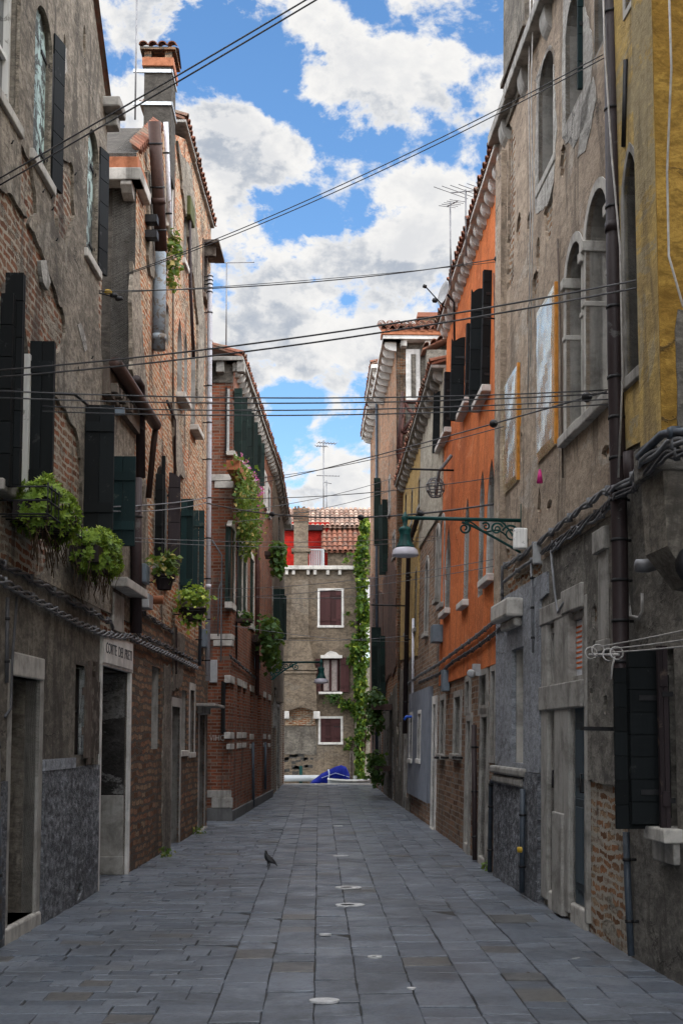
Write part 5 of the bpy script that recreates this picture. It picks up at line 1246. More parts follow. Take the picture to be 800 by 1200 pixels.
F.skin(rough([(0.5, 0.5), (F.L, 0.5), (F.L, 7.5), (0.5, 7.0)], 0.25, 0.15, 125), M['pink_plaster'], th=0.035)
F.eave(-0.1, F.L, zE6, over=0.34, cm='white_stone', n=5, th=0.12, chh=0.24, run=1.2)
mb = MB(); p = F.P(F.L * 0.7, zE6, -0.25); mb.wbox(p.x - 0.25, p.x + 0.3, p.y - 0.25, p.y + 0.3, zE6, zE6 + 1.25, 0)
mb.add([V((p.x - 0.4, p.y - 0.4, zE6 + 1.25)), V((p.x + 0.45, p.y - 0.4, zE6 + 1.25)), V((p.x + 0.45, p.y + 0.45, zE6 + 1.25)), V((p.x - 0.4, p.y + 0.45, zE6 + 1.25)), V((p.x + 0.02, p.y + 0.02, zE6 + 1.6))], [(0, 1, 4), (1, 2, 4), (2, 3, 4), (3, 0, 4), (0, 3, 2, 1)], 1); F.obj('chimney', mb, [M['pale_brick'], M['tile']])
# ================================================================== END HOUSE across the canal
YE = 52.0
pe0, pe1 = atY(322, 864, YE), atY(427, 864, YE)
EH = Facade('canal_house', pe0, V((pe1.x, YE, 0)), 'E', 'plaster house facing down the street across the canal with red walled roof terrace')
F = EH
def ER(u0, u1, vt, vb): return F.S(u0, (vt + vb) / 2), F.S(u1, (vt + vb) / 2), F.px(u0, vb)[1], F.px(u0, vt)[1]
for i, (u0, u1, vt, vb) in enumerate(((374.5, 400, 692, 733), (375.5, 399, 842, 870), (376, 398, 772, 811))):
    a, b, c, d, w = F.win(0, 0, 0, 0, sr=ER(u0, u1, vt, vb), fw=0.09 if i < 2 else 0.0, fm='white_stone', depth=0.12, pane='curtain' if i == 2 else None, bars=0, wood='shutter_maroon', sill=0.06 if i < 2 else 0.2)
    if i < 2:
        F.leaf(a, c, d, (b - a) / 2 - 0.004, 1, False, 'shutter_maroon', boards=False, o=-0.03); F.leaf(b, c, d, (b - a) / 2 - 0.004, 1, True, 'shutter_maroon', boards=False, o=-0.03)
    else:
        mb = MB(); m0 = (a + b) / 2
        for x in (a + 0.06, m0, b - 0.06): mb.box(F, x - 0.05, x + 0.05, c, d, -0.11, -0.07)
        F.obj('casement', mb, M['shutter_maroon'], w)
        F.leaf(b + 0.02, c, d + 0.05, 0.36, 178, True, 'shutter_maroon', boards=False); F.leaf(a - 0.02, c, d, 0.2, 178, False, 'shutter_maroon', boards=False)
        mb = MB(); mb.box(F, a - 0.02, b + 0.1, d + 0.02, d + 0.14, 0, 0.12); mb.sheet(F, [(a + 0.12, d + 0.14), (b - 0.02, d + 0.14), (b - 0.15, d + 0.26), ((a + b) / 2, d + 0.32), (a + 0.25, d + 0.25)], (), 0.08, 0.08); F.obj('window_hood', mb, M['white_stone'], w)
zt = F.px(340, 668)[1]; sR = F.S(418, 700)
ar0, ar1, arz = F.S(336, 850), F.S(369, 850), F.px(350, 830)[1]
F.wall([(0, -1.2), (sR, -1.2), (sR, zt), (0, zt)], [M['end_plaster'], M['end_plaster']], depth=5, reveal=0.16)
mb = MB(); mb.box(F, -0.2, sR + 0.15, zt, zt + 0.16, -0.2, 0.22); co = F.obj('cornice', mb, M['stone'], bevel=0.02)
for k, u in enumerate((336, 344, 361, 369, 384, 398, 416)):
    mb = MB(); a = F.S(u, 680); mb.box(F, a - 0.06, a + 0.06, zt - 0.2, zt, 0, 0.16); F.obj('corbel', mb, M['stone'], co)
# chimney breast
def bp(u, v): return F.px(u, v, 0.2)
brs = [bp(342, 680), bp(361.5, 680), bp(361.5, 746), bp(370, 788), bp(371, 834), bp(364, 832), bp(352, 828.5), bp(341, 832), bp(334, 834), bp(333.5, 788), bp(340, 746)]
mb = MB(); mb.sheet(F, brs, (), 0.30, 0.29); br = F.obj('chimney_breast', mb, M['end_plaster'])
mb = MB()
for v, u0, u1 in ((746, 339, 363), (788, 331, 371.5), (784, 331, 371.5)): a = F.px(u0, v, 0.3); b = F.px(u1, v, 0.3); mb.cut().box(F, a[0], b[0], a[1] - 0.04, a[1] + 0.05, 0, 0.36)
F.obj('moulding', mb, M['end_plaster'], br)
mb = MB()
for u in (335, 371): a = F.px(u, 838, 0.2); mb.cut().box(F, a[0] - 0.13, a[0] + 0.13, a[1] - 0.15, a[1] + 0.15, 0, 0.36)
F.obj('corbel_stone', mb, M['white_stone'], br, bevel=0.02)
mb = MB(); mb.box(F, F.S(334, 840), F.S(369, 840), F.px(340, 850)[1], F.px(340, 829)[1], 0.0, 0.03); F.obj('brick_patch', mb, M['warm_brick'])
F.skin(rough([F.px(332, 851), F.px(371, 851), F.px(371, 884), F.px(332, 884)], 0.2, 0.03, 131), M['smooth_grey'], th=0.03)
# chipped plaster near the water, as small raised islands of old render
for k in range(26):
    rs = random.Random(200 + k); u, v = rs.uniform(333, 366), rs.uniform(884, 906); a = F.px(u, v); w = rs.uniform(0.05, 0.16)
    if k == 0: mbp = MB()
    mbp.sheet(F, rough([(a[0] - w, a[1] - w * .5), (a[0] + w, a[1] - w * .5), (a[0] + w, a[1] + w * .5), (a[0] - w, a[1] + w * .5)], 0.06, 0.05, k), (), 0.006, 0.006)
F.obj('damp_stain', mbp, m_plain('damp', (0.055, 0.052, 0.048), 0.95))
mb = MB(); F.skin(rough(F.poly([(416, 780), (432, 780), (440, 800), (440, 916), (416, 916)]), 0.3, 0.05, 133), M['cream'], th=0.03, use_holes=False)
mb = MB(); mb.box(F, F.S(418, 850), F.S(446, 850), -1.2, F.px(420, 780)[1], -0.6, -0.01); F.obj('garden_wall', mb, M['pale_brick'])
mb = MB(); mb.tube([F.P(F.S(332, 912), F.px(340, 912, 0.3)[1], 0.3), F.P(F.S(418, 912), F.px(340, 912, 0.3)[1], 0.3)], 0.13, 10); F.obj('water_pipe', mb, M['boat_white'])
mb = MB(); mb.box(F, F.S(352, 905) - 0.05, F.S(352, 905) + 0.08, -0.3, 0.5, 0, 0.02); F.obj('verdigris_stain', mb, M['lamp_green'])
mb = MB(); mb.box(F, -0.2, sR, -1.2, -0.28, 0, 0.5); F.obj('quay_ledge', mb, M['grey_stone'])
F.pipe([(418.5, 700), (419, 912)], 0.05, 'pipe_dark', o=0.06)
# terrace, red wall, stack, railing, roofs
FT = Fr(F.P(0, 0, -1.6), F.ax, F.up, F.n)
def tp(u, v, o): q = F.px(u, v, o); return q
a0, z0 = tp(325, 668, -1.6); a1, z1 = tp(386, 612, -1.6)
mb = MB(); mb.box(F, a0 - 0.5, a1, zt + 0.02, z1, -1.9, -1.6); F.obj('terrace_wall', mb, M['red_wall'])
a, z = tp(344.5, 640, -0.25); b, zc_ = tp(361, 612, -0.25)
mb = MB(); mb.box(F, a, b, zt + 0.16, tp(350, 612, 0)[1], -0.55, 0.1, 0); mb.box(F, a - 0.1, b + 0.1, tp(350, 647, 0)[1], tp(350, 643, 0)[1], -0.6, 0.16, 0)
zz = tp(350, 612, 0)[1]
for k in range(4): mb.box(F, a - 0.02 - 0.02 * (k % 2), b + 0.02 + 0.02 * (k % 2), zz + k * 0.14, zz + 0.135 + k * 0.14, -0.6, 0.12 + 0.02 * (k % 2), 1)
for k in range(9): rs = random.Random(k); mb.box(F, a + 0.02 + k * 0.06, a + 0.09 + k * 0.06, zz + 0.56, zz + 0.56 + rs.uniform(0.04, 0.16), -0.3, -0.2, 1)
F.obj('chimney', mb, [M['end_plaster'], M['dark_brick']])
mb = MB(); zr = tp(370, 645, -0.1)[1]
for k in range(8): x = F.S(363 + k * 2.2, 655); mb.box(F, x - 0.02, x + 0.02, zt + 0.16, zr, -0.12, -0.09)
mb.box(F, F.S(361, 655), F.S(379, 655), zr, zr + 0.06, -0.14, -0.07); mb.box(F, F.S(378.5, 655) - 0.05, F.S(378.5, 655) + 0.05, zt + 0.16, zr + 0.06, -0.15, -0.06)
F.obj('railing', mb, M['grey_box'])
mb = MB(); mb.box(F, F.S(384, 655), F.S(424, 655), zt + 0.02, tp(390, 645, -0.4)[1], -2.5, -0.4); F.obj('attic_wall', mb, M['end_plaster'])
rf = Fr(F.P(F.S(378, 648) - 0.05, tp(390, 646, -0.2)[1], -0.2), F.ax, V((0, 0, 0.75)) - F.n, V((0, 0, 1)) + F.n * 0.75)
mb = tile_roof(rf, F.S(428, 648) - F.S(378, 648), 2.2, 0.2, 0.36, 0.09); F.obj('attic_roof', mb, M['tile'])
mb = MB(); mb.box(F, F.S(322, 610), F.S(378, 610), tp(350, 622, -1.6)[1], tp(350, 616, -1.6)[1], -1.7, -1.4); F.obj('gutter', mb, M['pipe_dark'])
rf = Fr(F.P(F.S(322, 616), tp(350, 618, -1.7)[1], -1.5), F.ax, V((0, 0, 0.5)) - F.n, V((0, 0, 1)) + F.n * 0.5)
mb = tile_roof(rf, F.S(440, 616) - F.S(322, 616), 2.7, 0.2, 0.38, 0.09); F.obj('roof', mb, M['pale_tile'])
mb = MB(); mb.box(F, F.S(384, 655), F.S(440, 655), zt, tp(390, 622, -2.5)[1], -3.0, -2.5); F.obj('back_wall', mb, M['end_plaster'])

# ================================================================== GROUND, WATER, PAVING
Yq = 45.6
mb = MB(); mb.wbox(-60, 60, -60, Yq - 0.35, -1.5, -0.012); struct(mb.build('ground', m_plain('earth', (0.045, 0.043, 0.04), 0.95), loc=(0, 0, 0)))
mb = MB(); mb.wbox(-60, 60, YE - 0.05, 2500, -1.5, -0.35); struct(mb.build('far_ground', m_plain('far_earth', (0.07, 0.065, 0.055), 0.95), loc=(0, 0, 0)))
t = NT('canal_water'); p = t.pos(); wn = t.noise(p, 3.5, 4, 0.6, 0.5)
wm = t.out((0.012, 0.028, 0.026), 0.08, t.bump(wn, 0.35, 0.05), spec=0.5)
mb = MB(); mb.add([V((-900, -300, -0.85)), V((900, -300, -0.85)), V((900, 2500, -0.85)), V((-900, 2500, -0.85))], [(0, 1, 2, 3)]); struct(mb.build('canal_water', wm, loc=(0, 0, -0.85)))
t = NT('slab'); r = t.rnd(); p = t.pos()
a = t.noise(p, 1.6, 7, 0.65, 0.5); bnz = t.noise(p, 26, 5, 0.72); c = t.noise(p, 7, 6, 0.7, 0.4)
col = t.mix(r, (0.112, 0.13, 0.160), (0.185, 0.208, 0.246))
col = t.mix(t.rng(t.math('FRACT', t.math('MULTIPLY', r, 13.7)), 0.955, 0.965), col, (0.13, 0.125, 0.118))
col = t.mix(t.rng(a, 0.45, 0.7, 0, 0.6), col, (0.06, 0.064, 0.072)); col = t.mix(t.rng(c, 0.5, 0.75, 0, 0.5), col, (0.15, 0.15, 0.155)); col = t.mix(t.rng(bnz, 0.4, 0.8, 0, 0.75), col, (0.035, 0.036, 0.04))
stn = t.noise(p, 0.9, 8, 0.68, 0.9); col = t.mix(t.rng(stn, 0.50, 0.60, 0, 0.5), col, (0.06, 0.064, 0.07)); blot = t.rng(t.noise(p, 9, 3, 0.6), 0.69, 0.72); col = t.mix(t.math('MULTIPLY', blot, 0.6), col, (0.045, 0.045, 0.046))
spots = t.rng(t.noise(p, 5.5, 2, 0.5), 0.74, 0.755); col = t.mix(t.math('MULTIPLY', spots, 0.7), col, (0.35, 0.35, 0.36))
sm = t.out(col, t.rng(a, 0.35, 0.7, 0.28, 0.55), t.bump(t.math('ADD', t.math('MULTIPLY', c, 0.6), t.math('MULTIPLY', bnz, 0.3)), 0.45, 0.012), spec=0.4)
mb = MB(); rs = random.Random(4)
def slab(x0, x1, y0, y1):
    g = 0.0032; x0 += g; x1 -= g; y0 += g; y1 -= g
    if x1 - x0 < 0.03 or y1 - y0 < 0.03: return
    z = rs.uniform(-0.005, 0.005); tx, ty = rs.uniform(-0.006, 0.006), rs.uniform(-0.006, 0.006); e = 0.0045
    h = lambda x, y: z + tx * (x - x0) / (x1 - x0) + ty * (y - y0) / (y1 - y0)
    jt = lambda: rs.uniform(-0.005, 0.005)
    cs = [(x0 + jt(), y0 + jt()), (x1 + jt(), y0 + jt()), (x1 + jt(), y1 + jt()), (x0 + jt(), y1 + jt())]
    ins = [(e, e), (-e, e), (-e, -e), (e, -e)]
    vs = [V((x, y, h(x, y) - 0.004)) for x, y in cs] + [V((x + i, y + j, h(x, y))) for (x, y), (i, j) in zip(cs, ins)] + [V((x, y, -0.02)) for x, y in cs]
    mb.add(vs, [(4, 5, 6, 7), (0, 1, 5, 4), (1, 2, 6, 5), (2, 3, 7, 6), (3, 0, 4, 7), (8, 9, 1, 0), (9, 10, 2, 1), (10, 11, 3, 2), (11, 8, 0, 3)], 0, False, rs.random())
xs_ = [-0.64]
while xs_[-1] < 3.0: xs_.append(xs_[-1] + rs.choice((0.285, 0.30, 0.31, 0.36)))
for i in range(len(xs_) - 1):
    y = -4.0 + rs.uniform(-0.5, 0)
    while y < Yq - 0.5:
        ln = rs.choice((0.18, 0.24, 0.30, 0.36, 0.42)); y1_ = min(y + ln, Yq - 0.45); slab(xs_[i], xs_[i + 1], y, y1_); y = y1_ if y1_ < Yq - 0.46 else Yq
y = -4.0
while y < Yq - 0.5:
    d = rs.choice((0.16, 0.19, 0.21, 0.24, 0.27)); x = -0.64; y1_ = min(y + d, Yq - 0.45)
    while x > -3.3:
        ln = rs.choice((0.2, 0.28, 0.34, 0.42, 0.5)); slab(x - ln, x, y, y1_); x -= ln
    y = y1_ if y1_ < Yq - 0.46 else Yq
struct(mb.build('paving', sm, loc=(0, 0, 0)))
mb = MB()
for k in range(5): mb.wbox(-2.6 + k * 1.1, -2.6 + k * 1.1 + 1.095, Yq - 0.45, Yq, -1.4, 0.02)
struct(mb.build('quay_edge', M['stone'], loc=(0, 0, 0), bevel=0.02))
# dirt and weeds along the wall feet are real little plants below
M['chalk'] = m_plain('chalk', (0.62, 0.62, 0.62), 0.5, var=0.3, scale=22)
def drain(name, u, v, w, hole, label, group=None):
    p = G(u, v, 0.006); mb = MB(); n = 22; rs = random.Random(int(u * 7 + v))
    ry = w * (0.9 if hole else 0.75)
    o_ = [(p.x + w * math.cos(2 * PI * k / n) * (1 + 0.12 * noise.noise(V((k * .9, u, 0)))), p.y + ry * math.sin(2 * PI * k / n) * (1 + 0.12 * noise.noise(V((k * .9, v, 3))))) for k in range(n)]
    fr = Fr((0, 0, 0.008), (1, 0, 0), (0, 1, 0), (0, 0, 1))
    h = []
    if hole: h = [[(p.x - w * 0.16 + w * 0.5 * math.cos(2 * PI * k / 10), p.y + ry * 0.55 * math.sin(2 * PI * k / 10)) for k in range(10)]]
    mb.sheet(fr, o_, h, 0.003, 0.012, 0)
    if hole: mb.sheet(fr, h[0], (), -0.002, 0.002, 1)
    o = mb.build(name, [M['chalk'], M['dark']]); tag(o, label, 'drain stone' if hole else 'stone patch', group)
drain('drain_stone', 408, 1040, 0.145, True, 'worn pale drain stone with dark hole, farther one of the close pair')
drain('drain_stone', 410, 1060.5, 0.145, True, 'worn pale drain stone with dark hole, nearer one of the close pair')
drain('drain_stone', 439, 1121, 0.055, True, 'small pale drain ring with dark hole in the paving')
drain('stone_patch', 380, 1172.5, 0.095, False, 'largest bright white oval patch nearest the viewer on the paving')
drain('stone_patch', 381, 1095, 0.05, False, 'short white dash in the paving just beyond the small drain ring')
drain('stone_patch', 399, 1003, 0.11, False, 'white streak on the paving to the right of the pigeon')
drain('stone_patch', 396, 968, 0.09, False, 'far faint white streak in the middle of the paving')
drain('stone_patch', 482, 1158, 0.03, False, 'tiny white fleck on the slabs right of the centre joint')
mb = MB(); a, b, c, d = G(632, 1118), G(682, 1118), G(692, 1124), G(640, 1124)
def cover(name, u0, v0, u1, v1, label):
    p, q = G(u0, v0), G(u1, v1); mb = MB(); x0, x1, y0, y1 = min(p.x, q.x), max(p.x, q.x), min(p.y, q.y), max(p.y, q.y)
    mb.wbox(x0, x1, y0, y1, -0.03, 0.007); mb.wbox(x0 + 0.03, x1 - 0.03, y0 + 0.03, y1 - 0.03, 0.007, 0.010)
    tag(mb.build(name, sm, bevel=0.003), label, 'cover')
cover('inspection_cover', 620, 1126, 678, 1113, 'square paving cover set in the slabs before the slate door')
mb = MB(); p = G(600, 1077)
for k in range(6): mb.wbox(p.x - 0.18, p.x + 0.18, p.y - 0.2 + k * 0.07, p.y - 0.16 + k * 0.07, 0.0, 0.012)
mb.wbox(p.x - 0.2, p.x + 0.2, p.y - 0.24, p.y + 0.26, -0.03, 0.006); tag(mb.build('drain_grate', M['dark_stone']), 'dark iron drain grate in the paving by the rough rendered wall', 'drain')
# ================================================================== PLANTS
def weed(F, u, v, label, n=40, r=0.14):
    p = G(u, v); mb = MB(); leaves(mb, p + V((0, 0, r * 0.4)), (r, r, r * 0.7), n, 0.06, int(u))
    tag(mb.build('weed', M['leaf_mix'], loc=p), label, 'weed')
weed(L2, 193, 1004, 'small green weed at the foot of the brick wall by the doorstep'); weed(L2, 232, 978, 'tuft of weeds below the far door of the brick house'); weed(R2, 574, 1019, 'little weed at the corner of the orange house beside a pipe')
def wire_basket(root, F, s0, s1, z0, z1, d, o0=0.02):
    mb = MB()
    for z in (z0, (z0 + z1) / 2, z1):
        mb.tube([F.P(s0, z, o0), F.P(s0, z, d), F.P(s1, z, d), F.P(s1, z, o0)], 0.008, 5)
    n = max(4, int((s1 - s0) / 0.12))
    for k in range(n + 1):
        s = s0 + (s1 - s0) * k / n; mb.tube([F.P(s, z0, o0), F.P(s, z0, d), F.P(s, z1 + 0.03, d)], 0.007, 5)
    mb.build('basket', M['iron'], root)
def succulent(F, u, v, hw, label, seed, size, basket):
    a = F.px(u, v, 0.22); p = F.P(a[0], a[1], 0.24)
    root = empty('window_plant', p, label, 'plant')
    rs = random.Random(seed); mb = MB()
    m = int(520 * size)
    for k in range(m):        # rosettes of leaves over a mound
        th, ph = rs.uniform(0, 2 * PI), math.acos(rs.uniform(-0.6, 1))
        d = V((math.cos(th) * math.sin(ph), math.sin(th) * math.sin(ph), math.cos(ph)))
        k2 = 0.85 + 0.28 * noise.noise(d * 2.6 + V((seed, 0, 0)))
        c = p + F.ax * (d.x * hw * k2) + F.n * (d.y * 0.25 * k2) + V((0, 0, d.z * 0.25 * k2 - 0.10 * d.x * 0))
        if d.z < 0: c.z -= rs.random() * 0.12
        ax = (F.ax * d.x * 0.6 + F.n * d.y + V((0, 0, d.z + 0.3))).normalized(); x = ax.orthogonal().normalized(); y = ax.cross(x)
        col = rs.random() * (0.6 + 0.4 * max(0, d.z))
        R = rs.uniform(0.030, 0.048)
        for q in range(8):
            an = q * PI / 4 + rs.random(); e = x * math.cos(an) + y * math.sin(an); f = x * math.cos(an + 0.5) + y * math.sin(an + 0.5); g = x * math.cos(an - 0.5) + y * math.sin(an - 0.5)
            lift = 0.25 if q % 2 else 0.7
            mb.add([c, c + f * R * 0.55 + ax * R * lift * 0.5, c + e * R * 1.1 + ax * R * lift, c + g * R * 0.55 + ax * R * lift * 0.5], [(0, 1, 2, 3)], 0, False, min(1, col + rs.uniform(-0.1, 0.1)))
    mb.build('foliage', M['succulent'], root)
    mb = MB()
    for k in range(int(34 * size)):
        s = rs.uniform(-hw, hw); o = rs.uniform(-0.12, 0.12); L = rs.uniform(0.12, 0.42)
        b0 = p + F.ax * s + F.n * o + V((0, 0, -0.12)); pts = [b0]
        for j in range(4): pts.append(pts[-1] + V((rs.uniform(-.03, .03), rs.uniform(-.03, .03), -L / 4)))
        mb.tube(pts, 0.004, 4)
    mb.build('dry_stems', M['dry'], root)
    mb = MB(); mb.box(F, a[0] - hw * 0.85, a[0] + hw * 0.85, a[1] - 0.16, a[1] + 0.0, 0.08, 0.36); mb.build('planter', M['pipe_dark'], root)
    if basket: wire_basket(root, F, F.S(-6, 600), a[0] + hw * 0.8, a[1] - 0.16, a[1] + 0.06, 0.42)
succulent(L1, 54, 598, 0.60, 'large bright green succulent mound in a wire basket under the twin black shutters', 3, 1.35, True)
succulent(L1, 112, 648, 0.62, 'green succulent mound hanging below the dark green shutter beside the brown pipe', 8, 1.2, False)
def pot_plant(F, u, v, label, seed, r, mat, n, leaf, potr=0.13, droop=0.1, o=0.3, spiky=False):
    a = F.px(u, v, o); p = F.P(a[0], a[1], o)
    root = empty('potted_plant', p, label, 'plant')
    mb = MB(); mb.lathe(p + V((0, 0, -0.26)), [(potr * 0.7, 0), (potr * 0.95, 0.16), (potr * 1.08, 0.165), (potr * 1.08, 0.2), (potr * 0.95, 0.2), (0.0, 0.18)], 14); mb.build('pot', M['shutter_brown'], root)
    mb = MB(); mb.tube([p + V((0, 0, -0.16)) - F.n * (o - 0.01), p + V((0, 0, -0.16)) - F.n * potr], 0.01, 5); mb.tube([p + V((math.cos(k * PI / 6) * potr * 1.05, math.sin(k * PI / 6) * potr * 1.05, -0.12)) for k in range(12)], 0.008, 5, closed=True); mb.build('holder', M['iron'], root)
    mb = MB(); leaves(mb, p + V((0, 0, r[2] * 0.35)), r, n, leaf, seed, droop, shell=0.35)
    if spiky:
        rs = random.Random(seed)
        for k in range(26):
            d = V((rs.gauss(0, 1), rs.gauss(0, 1), rs.uniform(0.2, 1.2))).normalized(); L = rs.uniform(0.2, 0.4); sd = d.orthogonal().normalized() * 0.014
            m_ = p + d * L * 0.6 + V((0, 0, 0.03)); e = p + d * L + V((0, 0, -0.05)); mb.add([p - sd, p + sd, m_ + sd, e, m_ - sd], [(0, 1, 2, 3, 4)], 0, False, rs.random())
    mb.build('foliage', M[mat], root); return root
pot_plant(L2, 193, 668, 'spiky leaved plant in a hanging pot below the brown shutter', 21, (0.24, 0.24, 0.2), n=170, leaf=0.075, spiky=True, mat='leaf_mix')
pot_plant(L2, 226, 708, 'bushy green plant trailing from the wall near the white drainpipe', 22, (0.34, 0.36, 0.26), n=420, leaf=0.075, mat='succulent', droop=0.35, potr=0.2)
def bush(name, F, u, v, o, r, n, leaf, mat, label, seed, droop=0.2, box=True, cat='plant', seeds=1):
    a = F.px(u, v, o); p = F.P(a[0], a[1], o); root = empty(name, p, label, cat)
    mb = MB()
    for k in range(seeds): leaves(mb, p + F.ax * (r[1] * 0.5 * (k - (seeds - 1) / 2)) + V((0, 0, -0.2 * k * 0)), (r[0], r[1], r[2]), n // seeds, leaf, seed + k, droop, shell=0.3)
    mb.build('foliage', M[mat], root)
    if box:
        mb = MB(); mb.box(F, a[0] - r[1] * 0.7, a[0] + r[1] * 0.7, a[1] - r[2] * 0.6, a[1] - r[2] * 0.2, 0.03, o + 0.12); mb.build('planter', M['pipe_brown'], root)
    return root
# trailing flowers under the black shutters of the red brick house
a = L3.px(276, 542, 0.2); root = empty('trailing_plant', L3.P(a[0], a[1], 0.22), 'long trailing yellow green plant with pink flowers on the red brick house', 'plant')
mb = MB(); rs = random.Random(31)
for k in range(34):
    s = rs.uniform(-0.3, 4.2); L = rs.uniform(0.3, 1.0) + 0.9 * math.exp(-((s - 2.2) / 1.2) ** 2); p = L3.P(a[0] + s, a[1] + 0.05, rs.uniform(0.12, 0.36))
    n = int(L * 46)
    for q in range(n):
        t_ = q / n; c = p + V((rs.gauss(0, 0.07), rs.gauss(0, 0.07), -L * t_ + rs.gauss(0, 0.03)))
        leaves(mb, c, (0.02, 0.02, 0.02), 1, 0.085, k * 97 + q)
mb.build('foliage', M['leaf_mix'], root)
mb = MB()
for k in range(26): leaves(mb, L3.P(a[0] + rs.uniform(0, 4), a[1] + rs.uniform(-0.1, 0.25), rs.uniform(0.2, 0.4)), (0.03, 0.03, 0.03), 6, 0.05, 700 + k)
mb.build('flowers', m_leaf('flower', (0.5, 0.05, 0.25), (0.55, 0.2, 0.5)), root)
mb = MB(); mb.box(L3, a[0] - 0.2, a[0] + 3.6, a[1] - 0.18, a[1], 0.05, 0.3); mb.build('planter', M['terracotta'], root)
bush('balcony_plant', L4, 326, 646, 0.35, (0.2, 0.5, 0.25), 450, 0.14, 'leaf_dark', 'dark leafy plants on the upper balcony at the canal end of the left row', 41, 0.5, seeds=3)
bush('balcony_plant', L3, 317, 742, 0.4, (0.28, 0.9, 0.42), 900, 0.13, 'leaf_dark', 'tall leafy plants spilling over the lower balcony above the small lamp', 42, 0.6, seeds=4)
bush('potted_plant', L3, 288.5, 724, 0.22, (0.16, 0.3, 0.16), 160, 0.08, 'leaf_dark', 'little dark pot plant on the sill of the red brick house', 43, 0.1)
bush('hanging_plant', R5, 439, 822, 0.45, (0.3, 0.9, 0.4), 600, 0.13, 'leaf_dark', 'upper dark hanging plant on the right wall by the ivy', 44, 0.6, seeds=2)
bush('hanging_plant', R5, 440, 894, 0.4, (0.28, 0.8, 0.35), 450, 0.13, 'leaf_dark', 'lower dark hanging plant on the right wall close to the ground', 45, 0.4, seeds=2)
a = EH.px(390, 816, 0.2); root = empty('sill_plant', EH.P(a[0], a[1], 0.2), 'small dark plants hanging from the sill of the curtained window over the canal', 'plant')
mb = MB(); leaves(mb, EH.P(a[0], a[1], 0.2), (0.4, 0.12, 0.14), 160, 0.09, 46, 0.3); mb.build('foliage', M['leaf_dark'], root)
# ivy on the end house
root = empty('ivy', EH.P(EH.S(420, 900), -0.3, 0.3), 'bright green ivy climbing the whole right edge of the house across the canal', 'ivy')
mb = MB(); rs = random.Random(51)
def ivy_x(v):       # left and right edge of the curtain, in photo pixels at that house
    if v < 640: return 418 + (640 - v) * 0.2, 432
    if v < 700: return 415 + (v - 640) * 0.06, 431
    if v < 780: return 418 - 12 * math.exp(-((v - 765) / 22) ** 2), 433
    if v < 840: return 415, 431 - (v - 780) * 0.1
    return 417, 427 - (v - 840) * 0.04
for k in range(8000):
    v = rs.uniform(606, 912); l, r = ivy_x(v); dens = 1 if v < 790 else 0.75
    if rs.random() > dens: continue
    u = rs.uniform(l, r); nz = noise.noise(V((u * 0.16, v * 0.11, 2))); 
    nz += 0.5 * noise.noise(V((u * 0.5, v * 0.3, 7))) - 0.9 * max(0, abs(u - (l + r) / 2) / ((r - l) / 2) - 0.55)
    if nz < -0.14: continue
    th = 0.15 + 0.45 * max(0, nz + 0.3) * rs.random() + 0.05
    if 640 < v < 675 and u < 416: pass
    a = EH.px(u, v, th); c = EH.P(a[0], a[1], th - (0.6 if v < 640 else 0))
    leaves(mb, c, (0.03, 0.03, 0.03), 1, 0.15, 3000 + k, squash=1.0)
for k in range(260):
    t_ = rs.random(); u = 398 + t_ * 18 + rs.gauss(0, 1.2); v = 818 + t_ * 18 + rs.gauss(0, 2.5) + 5 * math.sin(t_ * 7); a = EH.px(u, v, 0.2); leaves(mb, EH.P(a[0], a[1], 0.15 + rs.random() * 0.15), (0.03, 0.03, 0.03), 1, 0.13, 9000 + k)
for q in range(22):          # loose sprays wandering off the main curtain
    u, v = rs.choice((rs.uniform(409, 414), rs.uniform(424, 430))), rs.uniform(640, 890); du = -0.55 if u < 416 else 0.4
    for k in range(rs.randint(10, 34)):
        u += du * rs.uniform(0.0, 0.9); v += rs.uniform(-0.7, 0.9); a = EH.px(u, v, 0.1); leaves(mb, EH.P(a[0] + rs.gauss(0, .04), a[1] + rs.gauss(0, .05), 0.08 + 0.1 * rs.random()), (0.03, 0.03, 0.03), 1, rs.uniform(0.08, 0.16), 12000 + q * 50 + k)
mb.build('foliage', M['ivy'], root)
mb = MB()
for k in range(6):
    pts = []
    for j in range(12): v = 912 - j * 22; a = EH.px(419 + k * 1.6 + 1.5 * math.sin(j * 1.1 + k), v, 0.1); pts.append(EH.P(a[0], a[1], 0.1))
    mb.tube(pts, 0.035, 5)
mb.build('stems', M['dry'], root)
# climbing weed on the old flue
a = L2.px(202, 300, 0.1); p = L2.P(a[0], a[1], 0.12); root = empty('wall_plant', p, 'tuft of grass growing from the flaking bricks below the white pipe', 'plant')
mb = MB(); leaves(mb, p, (0.12, 0.2, 0.5), 220, 0.08, 61, 0.2); mb.build('foliage', M['leaf_mix'], root)

# fallen leaves and scraps blown against the walls
mb = MB(); rs = random.Random(77)
for k in range(150):
    F = rs.choice((L1, L2, L3, R0, R1, R2, R3)); s_ = rs.uniform(0, F.L); p = F.P(s_, 0.012, rs.choice((rs.uniform(0.03, 0.2), rs.uniform(0.05, 1.2))))
    a = rs.uniform(0, 2 * PI); L = rs.uniform(0.012, 0.035); t_ = V((math.cos(a), math.sin(a), rs.uniform(-.1, .2))); b = V((-math.sin(a), math.cos(a), 0)) * L * 0.5
    mb.add([p, p + t_ * L * 0.5 + b, p + t_ * L, p + t_ * L * 0.5 - b], [(0, 1, 2, 3)], 0, False, rs.random())
fl_ = tag(mb.build('fallen_leaves', M['dry'], loc=(0, 0, 0)), 'small dry fallen leaves scattered along the foot of the walls', 'leaves'); fl_['kind'] = 'stuff'
